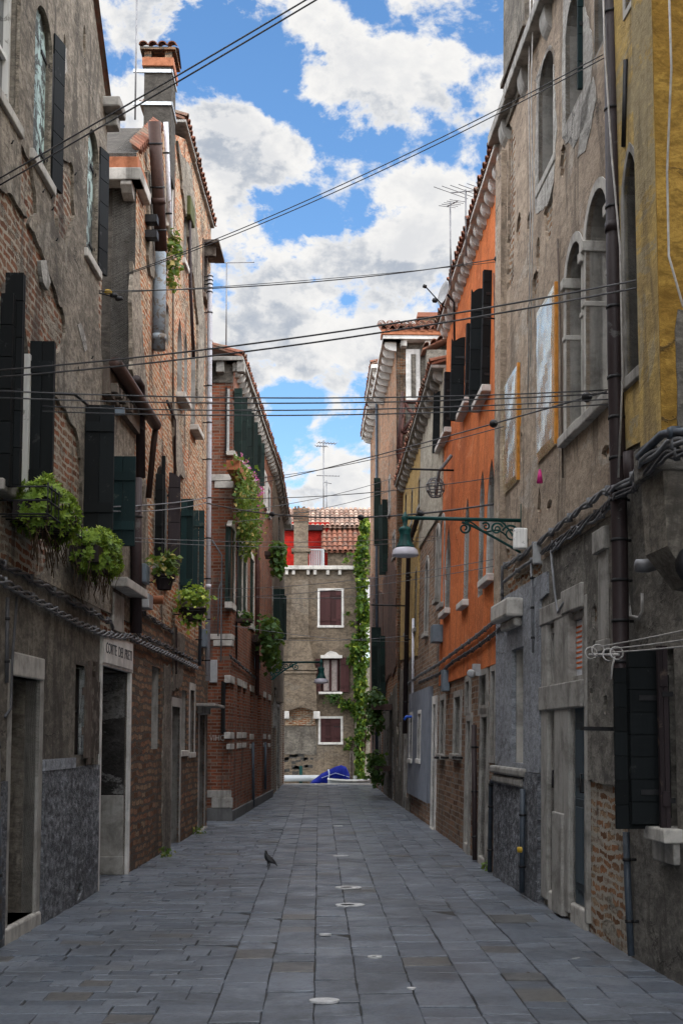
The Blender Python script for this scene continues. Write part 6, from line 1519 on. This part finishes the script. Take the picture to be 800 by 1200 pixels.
# ================================================================== STREET LAMPS
def street_lamp(base, arm_dir, length, label, s=1.0):
    arm_dir = V(arm_dir).normalized(); up = V((0, 0, 1)); root = empty('street_lamp', base, label, 'street lamp')
    fr = Fr(base, arm_dir, up, arm_dir.cross(up))
    mb = MB(); mb.tube([fr.P(0, 0), fr.P(length + 0.02, 0)], 0.021 * s, 10); mb.lathe(fr.P(0, -0.12, 0), [(0.03, 0), (0.04, 0.05), (0.035, 0.3), (0.02, 0.33)], 10)
    mb.box(fr, -0.02, 0.015, -0.34, 0.06, -0.045, 0.045); mb.build('arm', M['lamp_green'], root)
    mb = MB()
    def spiral(cx, cz, r0, turns, a0, sg, rad=0.013):
        pts = []; n = int(26 * turns)
        for k in range(n + 1): t = k / n; a = a0 + sg * 2 * PI * turns * t; r = r0 * (1 - 0.8 * t); pts.append(fr.P(cx + r * math.cos(a), cz + r * math.sin(a)))
        mb.tube(pts, [rad * s * (1 - 0.35 * k / n) for k in range(n + 1)], 7)
    L = length * 0.5
    pts = [];
    for k in range(19):
        t = k / 18; x = 0.03 + L * t; z = -0.33 * s * (1 - t) ** 1.5 - 0.035 - 0.03 * math.sin(t * PI); pts.append(fr.P(x, z))
    mb.tube(pts, 0.015 * s, 7)
    spiral(0.03, -0.30 * s, 0.075 * s, 1.4, PI * 0.4, -1); spiral(L + 0.0, -0.10 * s, 0.07 * s, 1.5, PI * 0.5, 1)
    spiral(0.14 * s, -0.15 * s, 0.10 * s, 1.7, PI * 0.1, 1); spiral(0.30 * s, -0.10 * s, 0.07 * s, 1.5, PI * 0.9, -1); spiral(0.42 * s, -0.075 * s, 0.045 * s, 1.3, PI * 0.2, 1)
    pts = [fr.P(0.02 + 0.26 * t * s, -0.25 * s + 0.24 * s * math.sin(t * PI * 0.5) ** 2) for t in [k / 12 for k in range(13)]]; mb.tube(pts, 0.012 * s, 7)
    pts = [fr.P(0.2 * s + (L - 0.2 * s) * t, -0.17 * s + 0.13 * s * t + 0.03 * math.sin(t * 9)) for t in [k / 14 for k in range(15)]]; mb.tube(pts, 0.010 * s, 7)
    mb.build('scrollwork', M['lamp_green'], root)
    h = fr.P(length, 0)
    mb = MB(); mb.lathe(h, [(0.0, 0.07 * s), (0.012 * s, 0.06 * s), (0.03 * s, 0.02 * s), (0.045 * s, 0.0), (0.03 * s, -0.03 * s), (0.022 * s, -0.09 * s), (0.05 * s, -0.105 * s), (0.075 * s, -0.13 * s), (0.068 * s, -0.15 * s), (0.058 * s, -0.19 * s), (0.072 * s, -0.26 * s), (0.10 * s, -0.315 * s), (0.108 * s, -0.335 * s), (0.05 * s, -0.335 * s)], 20)
    hd = mb.build('lamp_hood', M['lamp_green'], root)
    mb = MB(); mb.lathe(h, [(0.105 * s, -0.336 * s), (0.135 * s, -0.36 * s), (0.148 * s, -0.41 * s), (0.146 * s, -0.425 * s), (0.10 * s, -0.435 * s), (0.0, -0.44 * s)], 22); mb.build('lamp_glass', M['opal'], root)
    return root
ba = R1.px(611, 610, 0.02); base = R1.P(ba[0], ba[1], 0.0); tip = atY(474, 605, base.y); 
street_lamp(base, R1.n + V((0, 0, 0.0)), (tip - base).length, 'large green scrolled wall lamp with opal bowl reaching out beside the orange house', 1.0)
mb = MB(); a = R1.px(609, 641, 0.1); mb.box(R1, a[0] - 0.06, a[0] + 0.06, a[1] - 0.02, a[1] + 0.2, 0.03, 0.17); tag(mb.build('junction_box', M['white'], bevel=0.012), 'pale grey electric box on the wall under the arm of the large green lamp', 'electric box')
ba = L4.px(319.5, 776, 0.05); base = L4.P(ba[0], ba[1], 0.0); tip = atY(376, 771, base.y)
street_lamp(base, L4.n, (tip - base).length, 'smaller distant green wall lamp hanging before the house across the canal', 1.35)

# ================================================================== CABLES ACROSS THE STREET
def cable(p0, p1, sag, r, label, mat='cable', n=18, cat='cable', group=None, name='overhead_cable', beads=()):
    mb = MB(); pts = []; r *= 0.78
    for k in range(n + 1): t = k / n; q = V(p0).lerp(V(p1), t); q.z -= sag * 4 * t * (1 - t); pts.append(q)
    mb.tube(pts, r, 6)
    o = mb.build(name, M[mat]); tag(o, label, cat, group)
    for t in beads:
        b = V(p0).lerp(V(p1), t); b.z -= sag * 4 * t * (1 - t); d = (V(p1) - V(p0)).normalized(); bm_ = MB(); bm_.lathe(b, [(0.0, -0.07), (0.03, -0.05), (0.045, 0.0), (0.03, 0.05), (0, 0.07)], 10, d); bm_.build('insulator', M['iron'], o)
    return o
def on(F, u, v, o=0.06): a = F.px(u, v, o); return F.P(a[0], a[1], o)
cable(on(L1, 0, 209), on(R0, 790, -262), 0.03, 0.008, 'upper strand of the steep cable pair rising over the top left gable'); cable(on(L1, 0, 217), on(R0, 800, -262), 0.03, 0.008, 'lower strand of the steep cable pair rising over the top left gable')
cable(on(L2, 150, 320, 0.3), on(R1, 706, 64), 0.10, 0.006, 'upper strand of the long slanting cable pair ending by the tall drainpipe'); cable(on(L2, 148, 322, 0.3), on(R1, 707, 68), 0.12, 0.006, 'lower strand of the long slanting cable pair ending by the tall drainpipe')
cable(on(L1, 116, 341, 0.1), on(R2, 590, 302, 0.1), 0.1, 0.008, 'thin dark wire from the yellow insulators to the top of the orange house', beads=(0.985,)); cable(on(L1, 116, 344, 0.1), on(R2, 590, 306, 0.1), 0.04, 0.005, 'fainter wire just below the one from the yellow insulators')
mb = MB(); p = on(L1, 116, 342, 0.02)
for k in range(3): mb.lathe(p + V((0.1 + 0.05 * k, 0.05 * k, -0.02 * k)), [(0, -0.04), (0.025, -0.03), (0.03, 0.0), (0.02, 0.04), (0, 0.045)], 8, (1, 0, 0), 0 if k == 0 else 1)
mb.tube([p - L1.n * 0.04, p + V((0.25, 0.1, -0.05))], 0.01, 5, 1); tag(mb.build('insulator_hook', [M['yellow_plastic'], M['iron']]), 'yellow insulator hook on the corner of the left plaster house', 'insulator')
cable(on(L1, -5, 434), on(R0, 803, 317), 0.08, 0.008, 'upper strand of the cable pair crossing to the ochre house at mid height'); cable(on(L1, -5, 442), on(R0, 803, 326), 0.08, 0.008, 'lower strand of the cable pair crossing to the ochre house at mid height')
for k, (vl, vr, lab) in enumerate(((458, 457, 'topmost of the four level cables strung from the tie bar'), (466, 461, 'second from top of the four level cables strung from the tie bar'), (476, 468, 'third from top of the four level cables strung from the tie bar'), (482, 474, 'lowest of the four level cables strung from the tie bar'))):
    cable(on(L1, 0 if k < 2 else 50, vl, 0.25), on(R1, 712, vr, 0.1), 0.06, 0.007, lab)
cable(on(R1, 710, 459, 0.1), on(L3, 300, 567, 0.1), 0.05, 0.010, 'heavy cable with black joints slanting from the tall drainpipe to the red brick house', beads=(0.02, 0.14)); cable(on(R2, 590, 500, 0.15), on(L3, 300, 560, 0.1), 0.1, 0.008, 'cable leaving the near foil box corner towards the red brick house')
cable(on(L2, 240, 589, 0.15), on(R2, 583, 590, 0.1), 0.22, 0.017, 'thickest dark bundled cable crossing just above the large lamp arm', beads=(0.3, 0.62, 0.8)); cable(on(L1, 128, 594, 0.15), on(L2, 243, 583, 0.25), 0.03, 0.012, 'short bundled cable running past the teal shutters to the white drainpipe', 'cable_grey'); cable(on(L1, 128, 599, 0.15), on(L2, 243, 589, 0.25), 0.05, 0.010, 'lower short cable running past the teal shutters to the white drainpipe', 'cable_grey')
cable(on(L2, 243, 583, 0.25), on(R2, 577, 560, 0.1), 0.10, 0.008, 'wire from the white drainpipe to the iron pin on the orange wall'); cable(on(L1, 150, 630, 0.15), on(R3, 515, 628, 0.1), 0.08, 0.006, 'upper of two pale wires level with the lamp bowl', 'cable_grey'); cable(on(L1, 150, 634, 0.15), on(R3, 515, 632, 0.1), 0.1, 0.006, 'lower of two pale wires level with the lamp bowl', 'cable_grey')
cable(on(L2, 243, 690, 0.1), on(R2, 582, 655, 0.1), 0.1, 0.006, 'upper thin wire slanting up to the orange house below its windows', 'cable_grey'); cable(on(L2, 243, 700, 0.1), on(R2, 582, 663, 0.1), 0.1, 0.006, 'lower thin wire slanting up to the orange house below its windows', 'cable_grey')
cable(on(L3, 272, 600, 0.1), on(R4, 461, 560, 0.1), 0.1, 0.009, 'upper far cable across the bright sky above the canal house'); cable(on(L3, 272, 612, 0.1), on(R4, 461, 574, 0.1), 0.1, 0.009, 'lower far cable across the bright sky above the canal house')
cable(on(L3, 300, 700, 0.1), on(R4, 461, 694, 0.1), 0.08, 0.008, 'far wire crossing before the upper shuttered canal window', 'cable_grey'); cable(on(L3, 300, 748, 0.1), on(R3, 478, 745, 0.1), 0.08, 0.008, 'far wire crossing just above the curtained canal window', 'cable_grey'); cable(on(L3, 272, 733, 0.1), on(R3, 478, 752, 0.1), 0.08, 0.008, 'lowest far wire crossing below the balcony plants', 'cable_grey')
# washing lines by the near shutter
p0 = on(R1, 700, 764, 0.35)
for k, (v1, lab) in enumerate(((736, 'upper white washing line leading to the right edge by the black shutter'), (748, 'middle white washing line leading to the right edge by the black shutter'), (756, 'lower white washing line leading to the right edge by the black shutter'))):
    cable(p0 + R1.ax * (-0.1 - 0.12 * k) + V((0, 0, 0.03 - 0.03 * k)), on(R0, 812, v1, 0.35), 0.005, 0.006, lab, 'cable_white', cat='washing line', name='washing_line')
mb = MB()
for k, (u, v) in enumerate(((692, 766), (700, 763), (713, 768), (722, 766))):
    c = on(R1, u, v, 0.35); mb.tube([c + V((math.cos(a) * 0.045, 0.01 * math.sin(a), math.sin(a) * 0.045)) for a in [j * PI / 7 for j in range(14)]], 0.006, 5, closed=True)
c = on(R1, 720, 768, 0.35); mb.tube([c, c + V((-0.02, 0, -0.08)), c + V((-0.03, 0, -0.17))], 0.008, 5); mb.tube([on(R1, 690, 768, 0.35), on(R1, 724, 768, 0.35)], 0.01, 5)
tag(mb.build('pulley_loops', M['cable_white']), 'knotted white rope loops where the washing lines end in front of the drainpipe', 'rope')
# bundles along the walls
def bundle(pts, label, mat, strands, r, name='wall_cable', twist=0.02):
    mb = MB(); W = []
    for F, u, v, o in pts: W.append(on(F, u, v, o))
    P = []
    for i in range(len(W) - 1):
        n = max(2, int((W[i + 1] - W[i]).length / 0.09))
        for k in range(n): P.append(W[i].lerp(W[i + 1], k / n))
    P.append(W[-1])
    for q in range(strands):
        mb.tube([p + V((0.3 * twist * math.cos(i * 0.75 + q * 2.1), 0, twist * math.sin(i * 0.75 + q * 2.1))) + V((0, 0, 0.006 * noise.noise(V((i * .3, q, 0))))) for i, p in enumerate(P)], r, 5)
    for i in range(3, len(P) - 1, 9): mb.tube([P[i] - V((0, 0, twist + r + 0.004)), P[i] + V((0, 0, twist + r + 0.004))], r * 1.6, 5)
    tag(mb.build(name, M[mat]), label, 'cable')
bundle([(L1, -6, 656, .06), (L1, 40, 680, .06), (L1, 130, 729, .06), (L1, 133, 738, .06)], 'straight conduit pair along the left plaster house above its doors', 'cable', 2, 0.014, twist=0.022)
bundle([(L1, -6, 676, .07), (L1, 25, 693, .07), (L1, 90, 729, .07), (L1, 120, 742, .07), (L1, 143, 746, .07), (L2, 152, 745, .07), (L2, 170, 755, .07), (L2, 200, 768, .07), (L2, 232, 783, .07)], 'twisted cable bundle sagging over the stone street sign and on to the brick house', 'cable_grey', 4, 0.012, twist=0.028)
bundle([(L2, 160, 742, .06), (L2, 195, 757, .06), (L2, 232, 776, .06)], 'second thinner cable pair along the flaking brick house', 'cable', 2, 0.012)
bundle([(L2, 166, 716, .05), (L2, 204, 742, .05)], 'short dark cable beside the orange vent pipe', 'cable', 2, 0.012)
bundle([(R0, 812, 506, .43), (R0, 776, 508, .43), (R0, 748, 536, .43)], 'top dark pipe bent around the hanging chimney breast', 'pipe_slate', 1, 0.028, twist=0.0)
bundle([(R0, 812, 518, .44), (R0, 783, 518, .43), (R0, 752, 542, .43), (R0, 740, 562, .1), (R1, 722, 572, .2), (R1, 705, 578, .1), (R1, 660, 612, .06), (R1, 610, 652, .06), (R1, 590, 664, .06)], 'upper heavy cable run from the chimney breast along the weathered house', 'cable_grey', 2, 0.018, twist=0.018)
bundle([(R0, 812, 531, .44), (R0, 781, 533, .43), (R0, 756, 553, .40), (R0, 741, 574, .1), (R1, 722, 580, .2), (R1, 704, 598, .06), (R1, 650, 636, .06), (R1, 634, 648, .06)], 'middle cable run with spiral wrapping along the weathered house', 'cable', 3, 0.013)
bundle([(R1, 716, 596, .06), (R1, 690, 612, .06), (R1, 645, 645, .06)], 'lower cable run ending at the small grey junction box', 'cable_grey', 2, 0.013)
bundle([(R1, 630, 652, .06), (R1, 612, 664, .06), (R1, 590, 682, .06)], 'silver conduit slanting below the small grey box', 'cable_grey', 1, 0.02, twist=0)
bundle([(R2, 583, 725, .07), (R2, 560, 744, .07), (R2, 530, 766, .07), (R3, 514, 778, .07), (R3, 490, 792, .07), (R3, 472, 806, .07)], 'upper twisted cable along the foot of the orange plaster', 'cable_grey', 3, 0.013)
bundle([(R1, 588, 665, .07), (R1, 588, 735, .07), (R2, 580, 742, .07), (R2, 556, 760, .07), (R2, 530, 776, .07), (R3, 514, 790, .07), (R3, 490, 800, .07)], 'lower tangled cable dropping at the corner of the orange house', 'cable', 3, 0.013)
bundle([(L3, 269, 768, .05), (L3, 300, 795, .05)], 'dark cable pair across the red brick front under the middle windows', 'cable', 2, 0.014)
# ================================================================== AERIALS
def aerial(p, h, label, yagi, seed=0, r=0.016, name='tv_aerial'):
    root = empty(name, p, label, 'aerial'); mb = MB(); mb.tube([p, p + V((0, 0, h))], r, 6); mb.build('mast', M['zinc'], root)
    for z, L, d, el, n in yagi:
        mb = MB(); d = V(d).normalized(); sd = V((0, 0, 1)).cross(d).normalized(); c = p + V((0, 0, h * z))
        mb.tube([c - d * L * 0.3, c + d * L * 0.7], r * 0.7, 5)
        for k in range(n): q = c - d * L * 0.3 + d * L * k / max(1, n - 1); mb.tube([q - sd * el, q + sd * el], r * 0.45, 4)
        mb.build('antenna', M['zinc'], root)
    return root
p = atY(158.5, 140, 18.0); aerial(p, atY(157, -30, 18.0).z - p.z, 'tall dark mast strapped beside the square chimney', [(0.98, 0.5, (1, 0.3, 0), 0.15, 4)], r=0.014)
p = atY(265, 405, 26.5); aerial(p, atY(265, 307, 26.5).z - p.z, 'slim mast with one long arm on the roof of the red brick house', [(0.99, 0.85, (1, -0.2, -0.05), 0.02, 2)])
p = atY(379, 615, 56.0); aerial(p, atY(379, 516, 56.0).z - p.z, 'tall aerial with a cluster of rods on the roof across the canal', [(0.97, 0.8, (1, 0.3, 0), 0.22, 7), (0.93, 0.5, (-1, 0.3, 0.1), 0.2, 5), (0.58, 1.0, (1, 0.1, 0), 0.08, 8)], r=0.03)
p = atY(382.5, 615, 57.0); aerial(p, atY(382.5, 563, 57.0).z - p.z, 'short bare mast standing behind the tall aerial across the canal', [(0.95, 0.3, (1, 0.1, -0.2), 0.06, 2)], r=0.03)
p = R2.P(3.9, zE2 + 0.9, -1.4); q = atY(528, 340, p.y); p = V((q.x, p.y, q.z)); aerial(p, atY(524, 237, p.y).z - p.z, 'thin aerial mast next to the satellite dish on the orange house', [(0.97, 0.45, (0.3, -1, -0.2), 0.14, 5)], r=0.014)
p = R2.P(2.6, zE2 + 0.7, -1.0); q = atY(546, 300, p.y); p = V((q.x, p.y, q.z)); aerial(p, atY(544, 222, p.y).z - p.z, 'aerial with wide rods nearest the ridge of the orange house', [(0.97, 1.1, (0.75, -1, -0.35), 0.34, 7)], r=0.014)
q = atY(522, 344, 20.0); root = empty('satellite_dish', q, 'round grey satellite dish above the eaves of the orange house', 'satellite dish')
d = V((-0.93, -0.32, 0.2)).normalized(); mb = MB(); mb.lathe(q, [(0.0, 0.0), (0.08, 0.006), (0.15, 0.026), (0.20, 0.048), (0.202, 0.044), (0.15, 0.02), (0, -0.008)], 24, d); mb.build('dish', M['grey_box'], root)
mb = MB(); mb.tube([q - V((0, 0, 0.25)), q + d * 0.22 + V((0, 0, -0.1)), q + d * 0.36], 0.01, 5); mb.lathe(q + d * 0.34, [(0, 0), (0.03, 0.01), (0.03, 0.06), (0, 0.07)], 10, d); mb.tube([q - d * 0.02, q - d * 0.15 - V((0, 0, 0.1)), q - d * 0.15 - V((0, 0, 1.0))], 0.018, 6); mb.build('receiver_arm', M['iron'], root)
q = atY(509, 352, 21.5); mb = MB(); mb.tube([q + V((0, 0, 0)), q + V((0.35, 0.1, -0.12))], 0.012, 5); mb.lathe(q, [(0, -0.05), (0.04, -0.03), (0.045, 0.03), (0, 0.05)], 10, (1, 0, 0)); tag(mb.build('floodlight', M['iron']), 'small dark lamp head on a stalk beyond the eaves of the orange house', 'lamp')

# ================================================================== BOATS AND BIRD
yb = 48.2; p = atY(386, 914, yb); root = empty('covered_boat', V((p.x, yb, -0.85)), 'boat under a bright blue tarpaulin tied with rope, moored in the canal', 'boat')
def loft(mb, secs, mat=0, smooth=True):
    n = len(secs[0]); vs = [q for s_ in secs for q in s_]; fs = [(i * n + k, i * n + k + 1, (i + 1) * n + k + 1, (i + 1) * n + k) for i in range(len(secs) - 1) for k in range(n - 1)]
    fs += [tuple(range(n))[::-1], tuple((len(secs) - 1) * n + k for k in range(n))]
    mb.add(vs, fs, mat, smooth)
def boat(x0, x1, y, zr, hb, bow):
    secs = []
    for k in range(9):
        t = k / 8; x = x0 + (x1 - x0) * t; w = hb * (math.sin(PI * (0.15 + 0.72 * t)) ** 0.7); z = zr + 0.18 * bow * (2 * t - 1) ** 2
        secs.append([V((x, y - w, z)), V((x, y - w * 0.92, z - 0.3)), V((x, y - w * 0.5, -1.0)), V((x, y + w * 0.5, -1.0)), V((x, y + w * 0.92, z - 0.3)), V((x, y + w, z))])
    return secs
xl, xr = atY(364, 914, yb).x, atY(411, 914, yb).x; zr = atY(386, 917, yb).z
mb = MB(); loft(mb, boat(xl, xr, yb, zr, 0.55, 0.3)); mb.build('hull', M['dark_stone'], root)
secs = []
prof = ((364, 916), (370, 912.5), (377, 907), (385, 902.5), (393, 899), (400, 897.3), (405, 898.5), (409, 907), (411, 914))
rs = random.Random(9)
for (u, v) in prof:
    q = atY(u, v, yb); w = 0.5
    ring = []
    for k in range(11):
        a = PI * k / 10; ring.append(V((q.x + rs.uniform(-.02, .02), yb - w * math.cos(a), zr - 0.08 + (q.z - zr + 0.08) * math.sin(a) ** 0.75 + rs.uniform(-.025, .025))))
    secs.append(ring)
mb = MB(); loft(mb, secs); mb.build('tarpaulin', M['tarp'], root)
mb = MB(); mb.tube([V((q.x, q.y - 0.02, q.z + 0.02)) for q in secs[3]], 0.025, 5); mb.tube([secs[2][2] + V((0, -.03, .02)), secs[4][2] + V((0, -.03, .02)), secs[7][2] + V((0, -.03, .02))], 0.015, 5); mb.build('rope', M['rope'], root)
yb = 46.9; xl, xr = atY(384, 914, yb).x, atY(440, 914, yb).x; zr = atY(400, 915.5, yb).z
root = empty('white_boat', V(((xl + xr) / 2, yb, -0.85)), 'low white boat alongside the quay in front of the blue covered boat', 'boat')
mb = MB(); loft(mb, boat(xl, xr, yb, zr, 0.5, 0.35)); mb.build('hull', M['boat_white'], root)
mb = MB(); mb.tube([q[0] + V((0, 0, 0.02)) for q in boat(xl, xr, yb, zr, 0.51, 0.35)], 0.035, 6); mb.tube([q[5] + V((0, 0, 0.02)) for q in boat(xl, xr, yb, zr, 0.51, 0.35)], 0.035, 6); mb.build('gunwale', M['white'], root)
mb = MB(); mb.tube([V((atY(411, 900, 48).x, 47.6, -1.2)), V((atY(411, 900, 48).x + 0.02, 47.6, atY(411, 880, 47.6).z))], 0.07, 8); mb.build; tag(mb.build('mooring_post', M['plank']), 'weathered wooden mooring post in the canal beside the boats', 'post')
# pigeon
def pigeon(p, yaw):
    verts = [(-0.165, 0, 0.115), (-0.10, 0, 0.135), (-0.03, 0, 0.15), (0.045, 0, 0.165), (0.085, 0, 0.20), (0.10, 0, 0.235), (0.112, 0, 0.258), (0.142, 0, 0.252),
             (-0.005, 0.03, 0.10), (-0.005, 0.032, 0.045), (0.0, 0.032, 0.008), (0.035, 0.032, 0.006), (-0.005, -0.03, 0.10), (-0.02, -0.032, 0.045), (-0.02, -0.032, 0.008), (0.015, -0.032, 0.006), (-0.215, 0, 0.095)]
    def pit(p):
        if p[2] < 0.09: return p
        a = 0.42; x, z = p[0] + 0.0, p[2] - 0.11
        return (x * math.cos(a) - z * math.sin(a), p[1], 0.115 + x * math.sin(a) + z * math.cos(a))
    verts = [pit(p) for p in verts]; KS = 0.66
    verts = [(x * KS, y * KS, z * KS) for x, y, z in verts]
    edges = [(0, 1), (1, 2), (2, 3), (3, 4), (4, 5), (5, 6), (6, 7), (2, 8), (8, 9), (9, 10), (10, 11), (2, 12), (12, 13), (13, 14), (14, 15), (0, 16)]
    rad = [(0.03, 0.014), (0.05, 0.042), (0.068, 0.066), (0.062, 0.062), (0.038, 0.038), (0.027, 0.027), (0.026, 0.025), (0.006, 0.005), (0.024, 0.024), (0.008, 0.008), (0.007, 0.007), (0.006, 0.006), (0.024, 0.024), (0.008, 0.008), (0.007, 0.007), (0.006, 0.006), (0.028, 0.008)]
    me = bpy.data.meshes.new('pigeon'); me.from_pydata(verts, edges, []); o = bpy.data.objects.new('pigeon', me); COL.objects.link(o)
    sk = o.modifiers.new('Skin', 'SKIN')
    if not me.skin_vertices: me.attributes  # filled by the modifier
    bm = bmesh.new(); bm.from_mesh(me); ly = bm.verts.layers.skin.verify()
    for v, r in zip(bm.verts, rad): v[ly].radius = (r[0] * KS, r[1] * KS)
    bm.verts.ensure_lookup_table(); bm.verts[2][ly].use_root = True
    bm.to_mesh(me); bm.free()
    o.modifiers.new('Sub', 'SUBSURF').render_levels = 2; o.modifiers['Sub'].levels = 2
    me.materials.append(M['plume']); o.location = p; o.rotation_euler = (0, 0, yaw); ORG[o.name] = V(p)
    tag(o, 'dark pigeon standing on the paving left of the centre line', 'pigeon')
    for sg in (1, -1):
        wm_ = bpy.data.meshes.new('wing'); vs, fs = [], []
        for i in range(7):
            t_ = i / 6; x = 0.06 - 0.24 * t_; hgt = 0.045 * math.sin(PI * (0.15 + 0.8 * t_)) + 0.006; zc = 0.155 - 0.05 * t_; yo = sg * (0.066 * math.sin(PI * (0.22 + 0.68 * t_)) + 0.006)
            vs += [pit((x, yo * 0.7, zc + hgt)), pit((x, yo * 1.12, zc)), pit((x, yo * 0.9, zc - hgt * 0.9))]
        for i in range(6): fs += [(i * 3, i * 3 + 1, i * 3 + 4, i * 3 + 3), (i * 3 + 1, i * 3 + 2, i * 3 + 5, i * 3 + 4)]
        wm_.from_pydata([(x * KS, y * KS, z * KS) for x, y, z in vs], [], fs); wm_.materials.append(M['plume']); w = bpy.data.objects.new('wing', wm_); COL.objects.link(w); w.parent = o; s2 = w.modifiers.new('Solid', 'SOLIDIFY'); s2.thickness = 0.008; w.modifiers.new('Sub', 'SUBSURF').render_levels = 2
    return o
pigeon(G(314, 1015.5, 0.004), PI * 0.93)

# ================================================================== WORLD, SUN, CAMERA
SUN_EL, SUN_AZ = math.radians(42), math.radians(125)      # azimuth clockwise from +Y
w = bpy.data.worlds.new('World'); SC.world = w; w.use_nodes = True
t = NT('', w)
sky = t.n('ShaderNodeTexSky', sky_type='NISHITA'); sky.sun_disc = False; sky.sun_elevation = SUN_EL; sky.sun_rotation = SUN_AZ
sky.air_density = 1.0; sky.dust_density = 0.6; sky.ozone_density = 2.0
hs = t.n('ShaderNodeHueSaturation'); t.ln(sky.outputs[0], hs.inputs['Color']); hs.inputs['Saturation'].default_value = 1.2; hs.inputs['Value'].default_value = SKYV
tc = t.n('ShaderNodeTexCoord').outputs['Generated']
nrm = t.n('ShaderNodeVectorMath', operation='NORMALIZE'); t.ln(tc, nrm.inputs[0]); dv = nrm.outputs[0]
st = t.vmul(dv, (1, 1, 1.35))
n1 = t.noise(st, 13.0, 12, 0.60, 0.12); n2 = t.noise(st, 5.0, 4, 0.5); n3 = t.noise(t.vadd(st, (0.015, 0.010, 0.028)), 13.0, 9, 0.58, 0.12)
dens = t.math('ADD', t.math('MULTIPLY', n1, 0.95), t.math('MULTIPLY', n2, 0.2))
wob = t.n('ShaderNodeVectorMath', operation='SUBTRACT'); t.ln(t.noise(st, 9.0, 8, 0.65, 0.3, True), wob.inputs[0]); wob.inputs[1].default_value = (0.5, 0.5, 0.5)
dw = t.vadd(dv, t.vmul(wob.outputs[0], (0.16, 0.16, 0.16)))
blobs = BLOBS
for (u, v, r, a) in blobs:
    c = ray(u, v); nd = t.n('ShaderNodeVectorMath', operation='DISTANCE'); t.ln(dw, nd.inputs[0]); nd.inputs[1].default_value = c
    dens = t.math('ADD', dens, t.rng(nd.outputs['Value'], 0.0, r / 1500.0, a, 0.0))
fac = t.rng(dens, 0.53, 0.62)
thick = t.rng(dens, 0.56, 0.80); lit = t.rng(t.math('SUBTRACT', n1, n3), -0.06, 0.05)
cc = t.mix(thick, CLOUD_W, CLOUD_M)
cc = t.mix(t.math('MULTIPLY', t.math('SUBTRACT', 1.0, lit), t.rng(dens, 0.55, 0.72)), cc, CLOUD_D)
sdn = t.n('ShaderNodeVectorMath', operation='DOT_PRODUCT'); t.ln(dv, sdn.inputs[0]); sdn.inputs[1].default_value = V(BOOST_DIR).normalized()
boost = t.rng(sdn.outputs['Value'], -0.82, -0.45, 1.0, CLOUD_BOOST)          # added boost: clouds outside the view are brightened to light the upper walls
cc = t.mix(1.0, cc, boost, 'MULTIPLY')
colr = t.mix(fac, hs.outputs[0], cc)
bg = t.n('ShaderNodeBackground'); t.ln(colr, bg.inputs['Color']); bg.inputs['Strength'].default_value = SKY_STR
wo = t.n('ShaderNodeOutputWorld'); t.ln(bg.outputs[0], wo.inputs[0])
sd = bpy.data.lights.new('sun', 'SUN'); sd.energy = SUN_E; sd.angle = math.radians(SUN_ANG); sd.color = (1.0, 0.93, 0.82)
so = bpy.data.objects.new('sun', sd); COL.objects.link(so)
dirv = V((math.sin(SUN_AZ) * math.cos(SUN_EL), math.cos(SUN_AZ) * math.cos(SUN_EL), math.sin(SUN_EL)))
so.rotation_euler = (-dirv).to_track_quat('-Z', 'Y').to_euler(); so.location = (8, -8, 25)
cd = bpy.data.cameras.new('camera'); cam = bpy.data.objects.new('camera', cd); COL.objects.link(cam)
cd.sensor_fit = 'VERTICAL'; cd.sensor_height = 36.0; cd.lens = FPX / 1200 * 36.0; cd.shift_y = (PCY - 600) / 1200.0; cd.clip_end = 5000; cd.clip_start = 0.1
cam.location = CAM; cam.rotation_euler = Matrix((RGT, UPV, -FWD)).transposed().to_euler()
SC.camera = cam
SC.view_settings.view_transform = 'Standard'; SC.view_settings.look = 'None'; SC.view_settings.exposure = EXPO; SC.view_settings.gamma = 1.0
SC.cycles.max_bounces = 6; SC.cycles.diffuse_bounces = 4; SC.cycles.glossy_bounces = 3; SC.cycles.use_denoising = True; SC.cycles.denoiser = 'OPENIMAGEDENOISE'; SC.cycles.denoising_input_passes = 'RGB_ALBEDO_NORMAL'; SC.cycles.denoising_prefilter = 'NONE'

# ================================================================== GROUPS OF REPEATS
GR = {'house': 'houses lining the street', 'cable': 'cables and wires over the street', 'plant': 'plants on walls and sills', 'aerial': 'aerials on the roofs', 'street lamp': 'green wall lamps', 'drain stone': 'pale drain stones', 'stone patch': 'pale patches in the paving', 'weed': 'weeds at the wall feet', 'washing line': 'washing lines', 'boat': 'boats in the canal'}
for o in list(COL.objects):
    if o.parent is None and o.get('category') in GR and 'group' not in o.keys(): o['group'] = GR[o['category']]
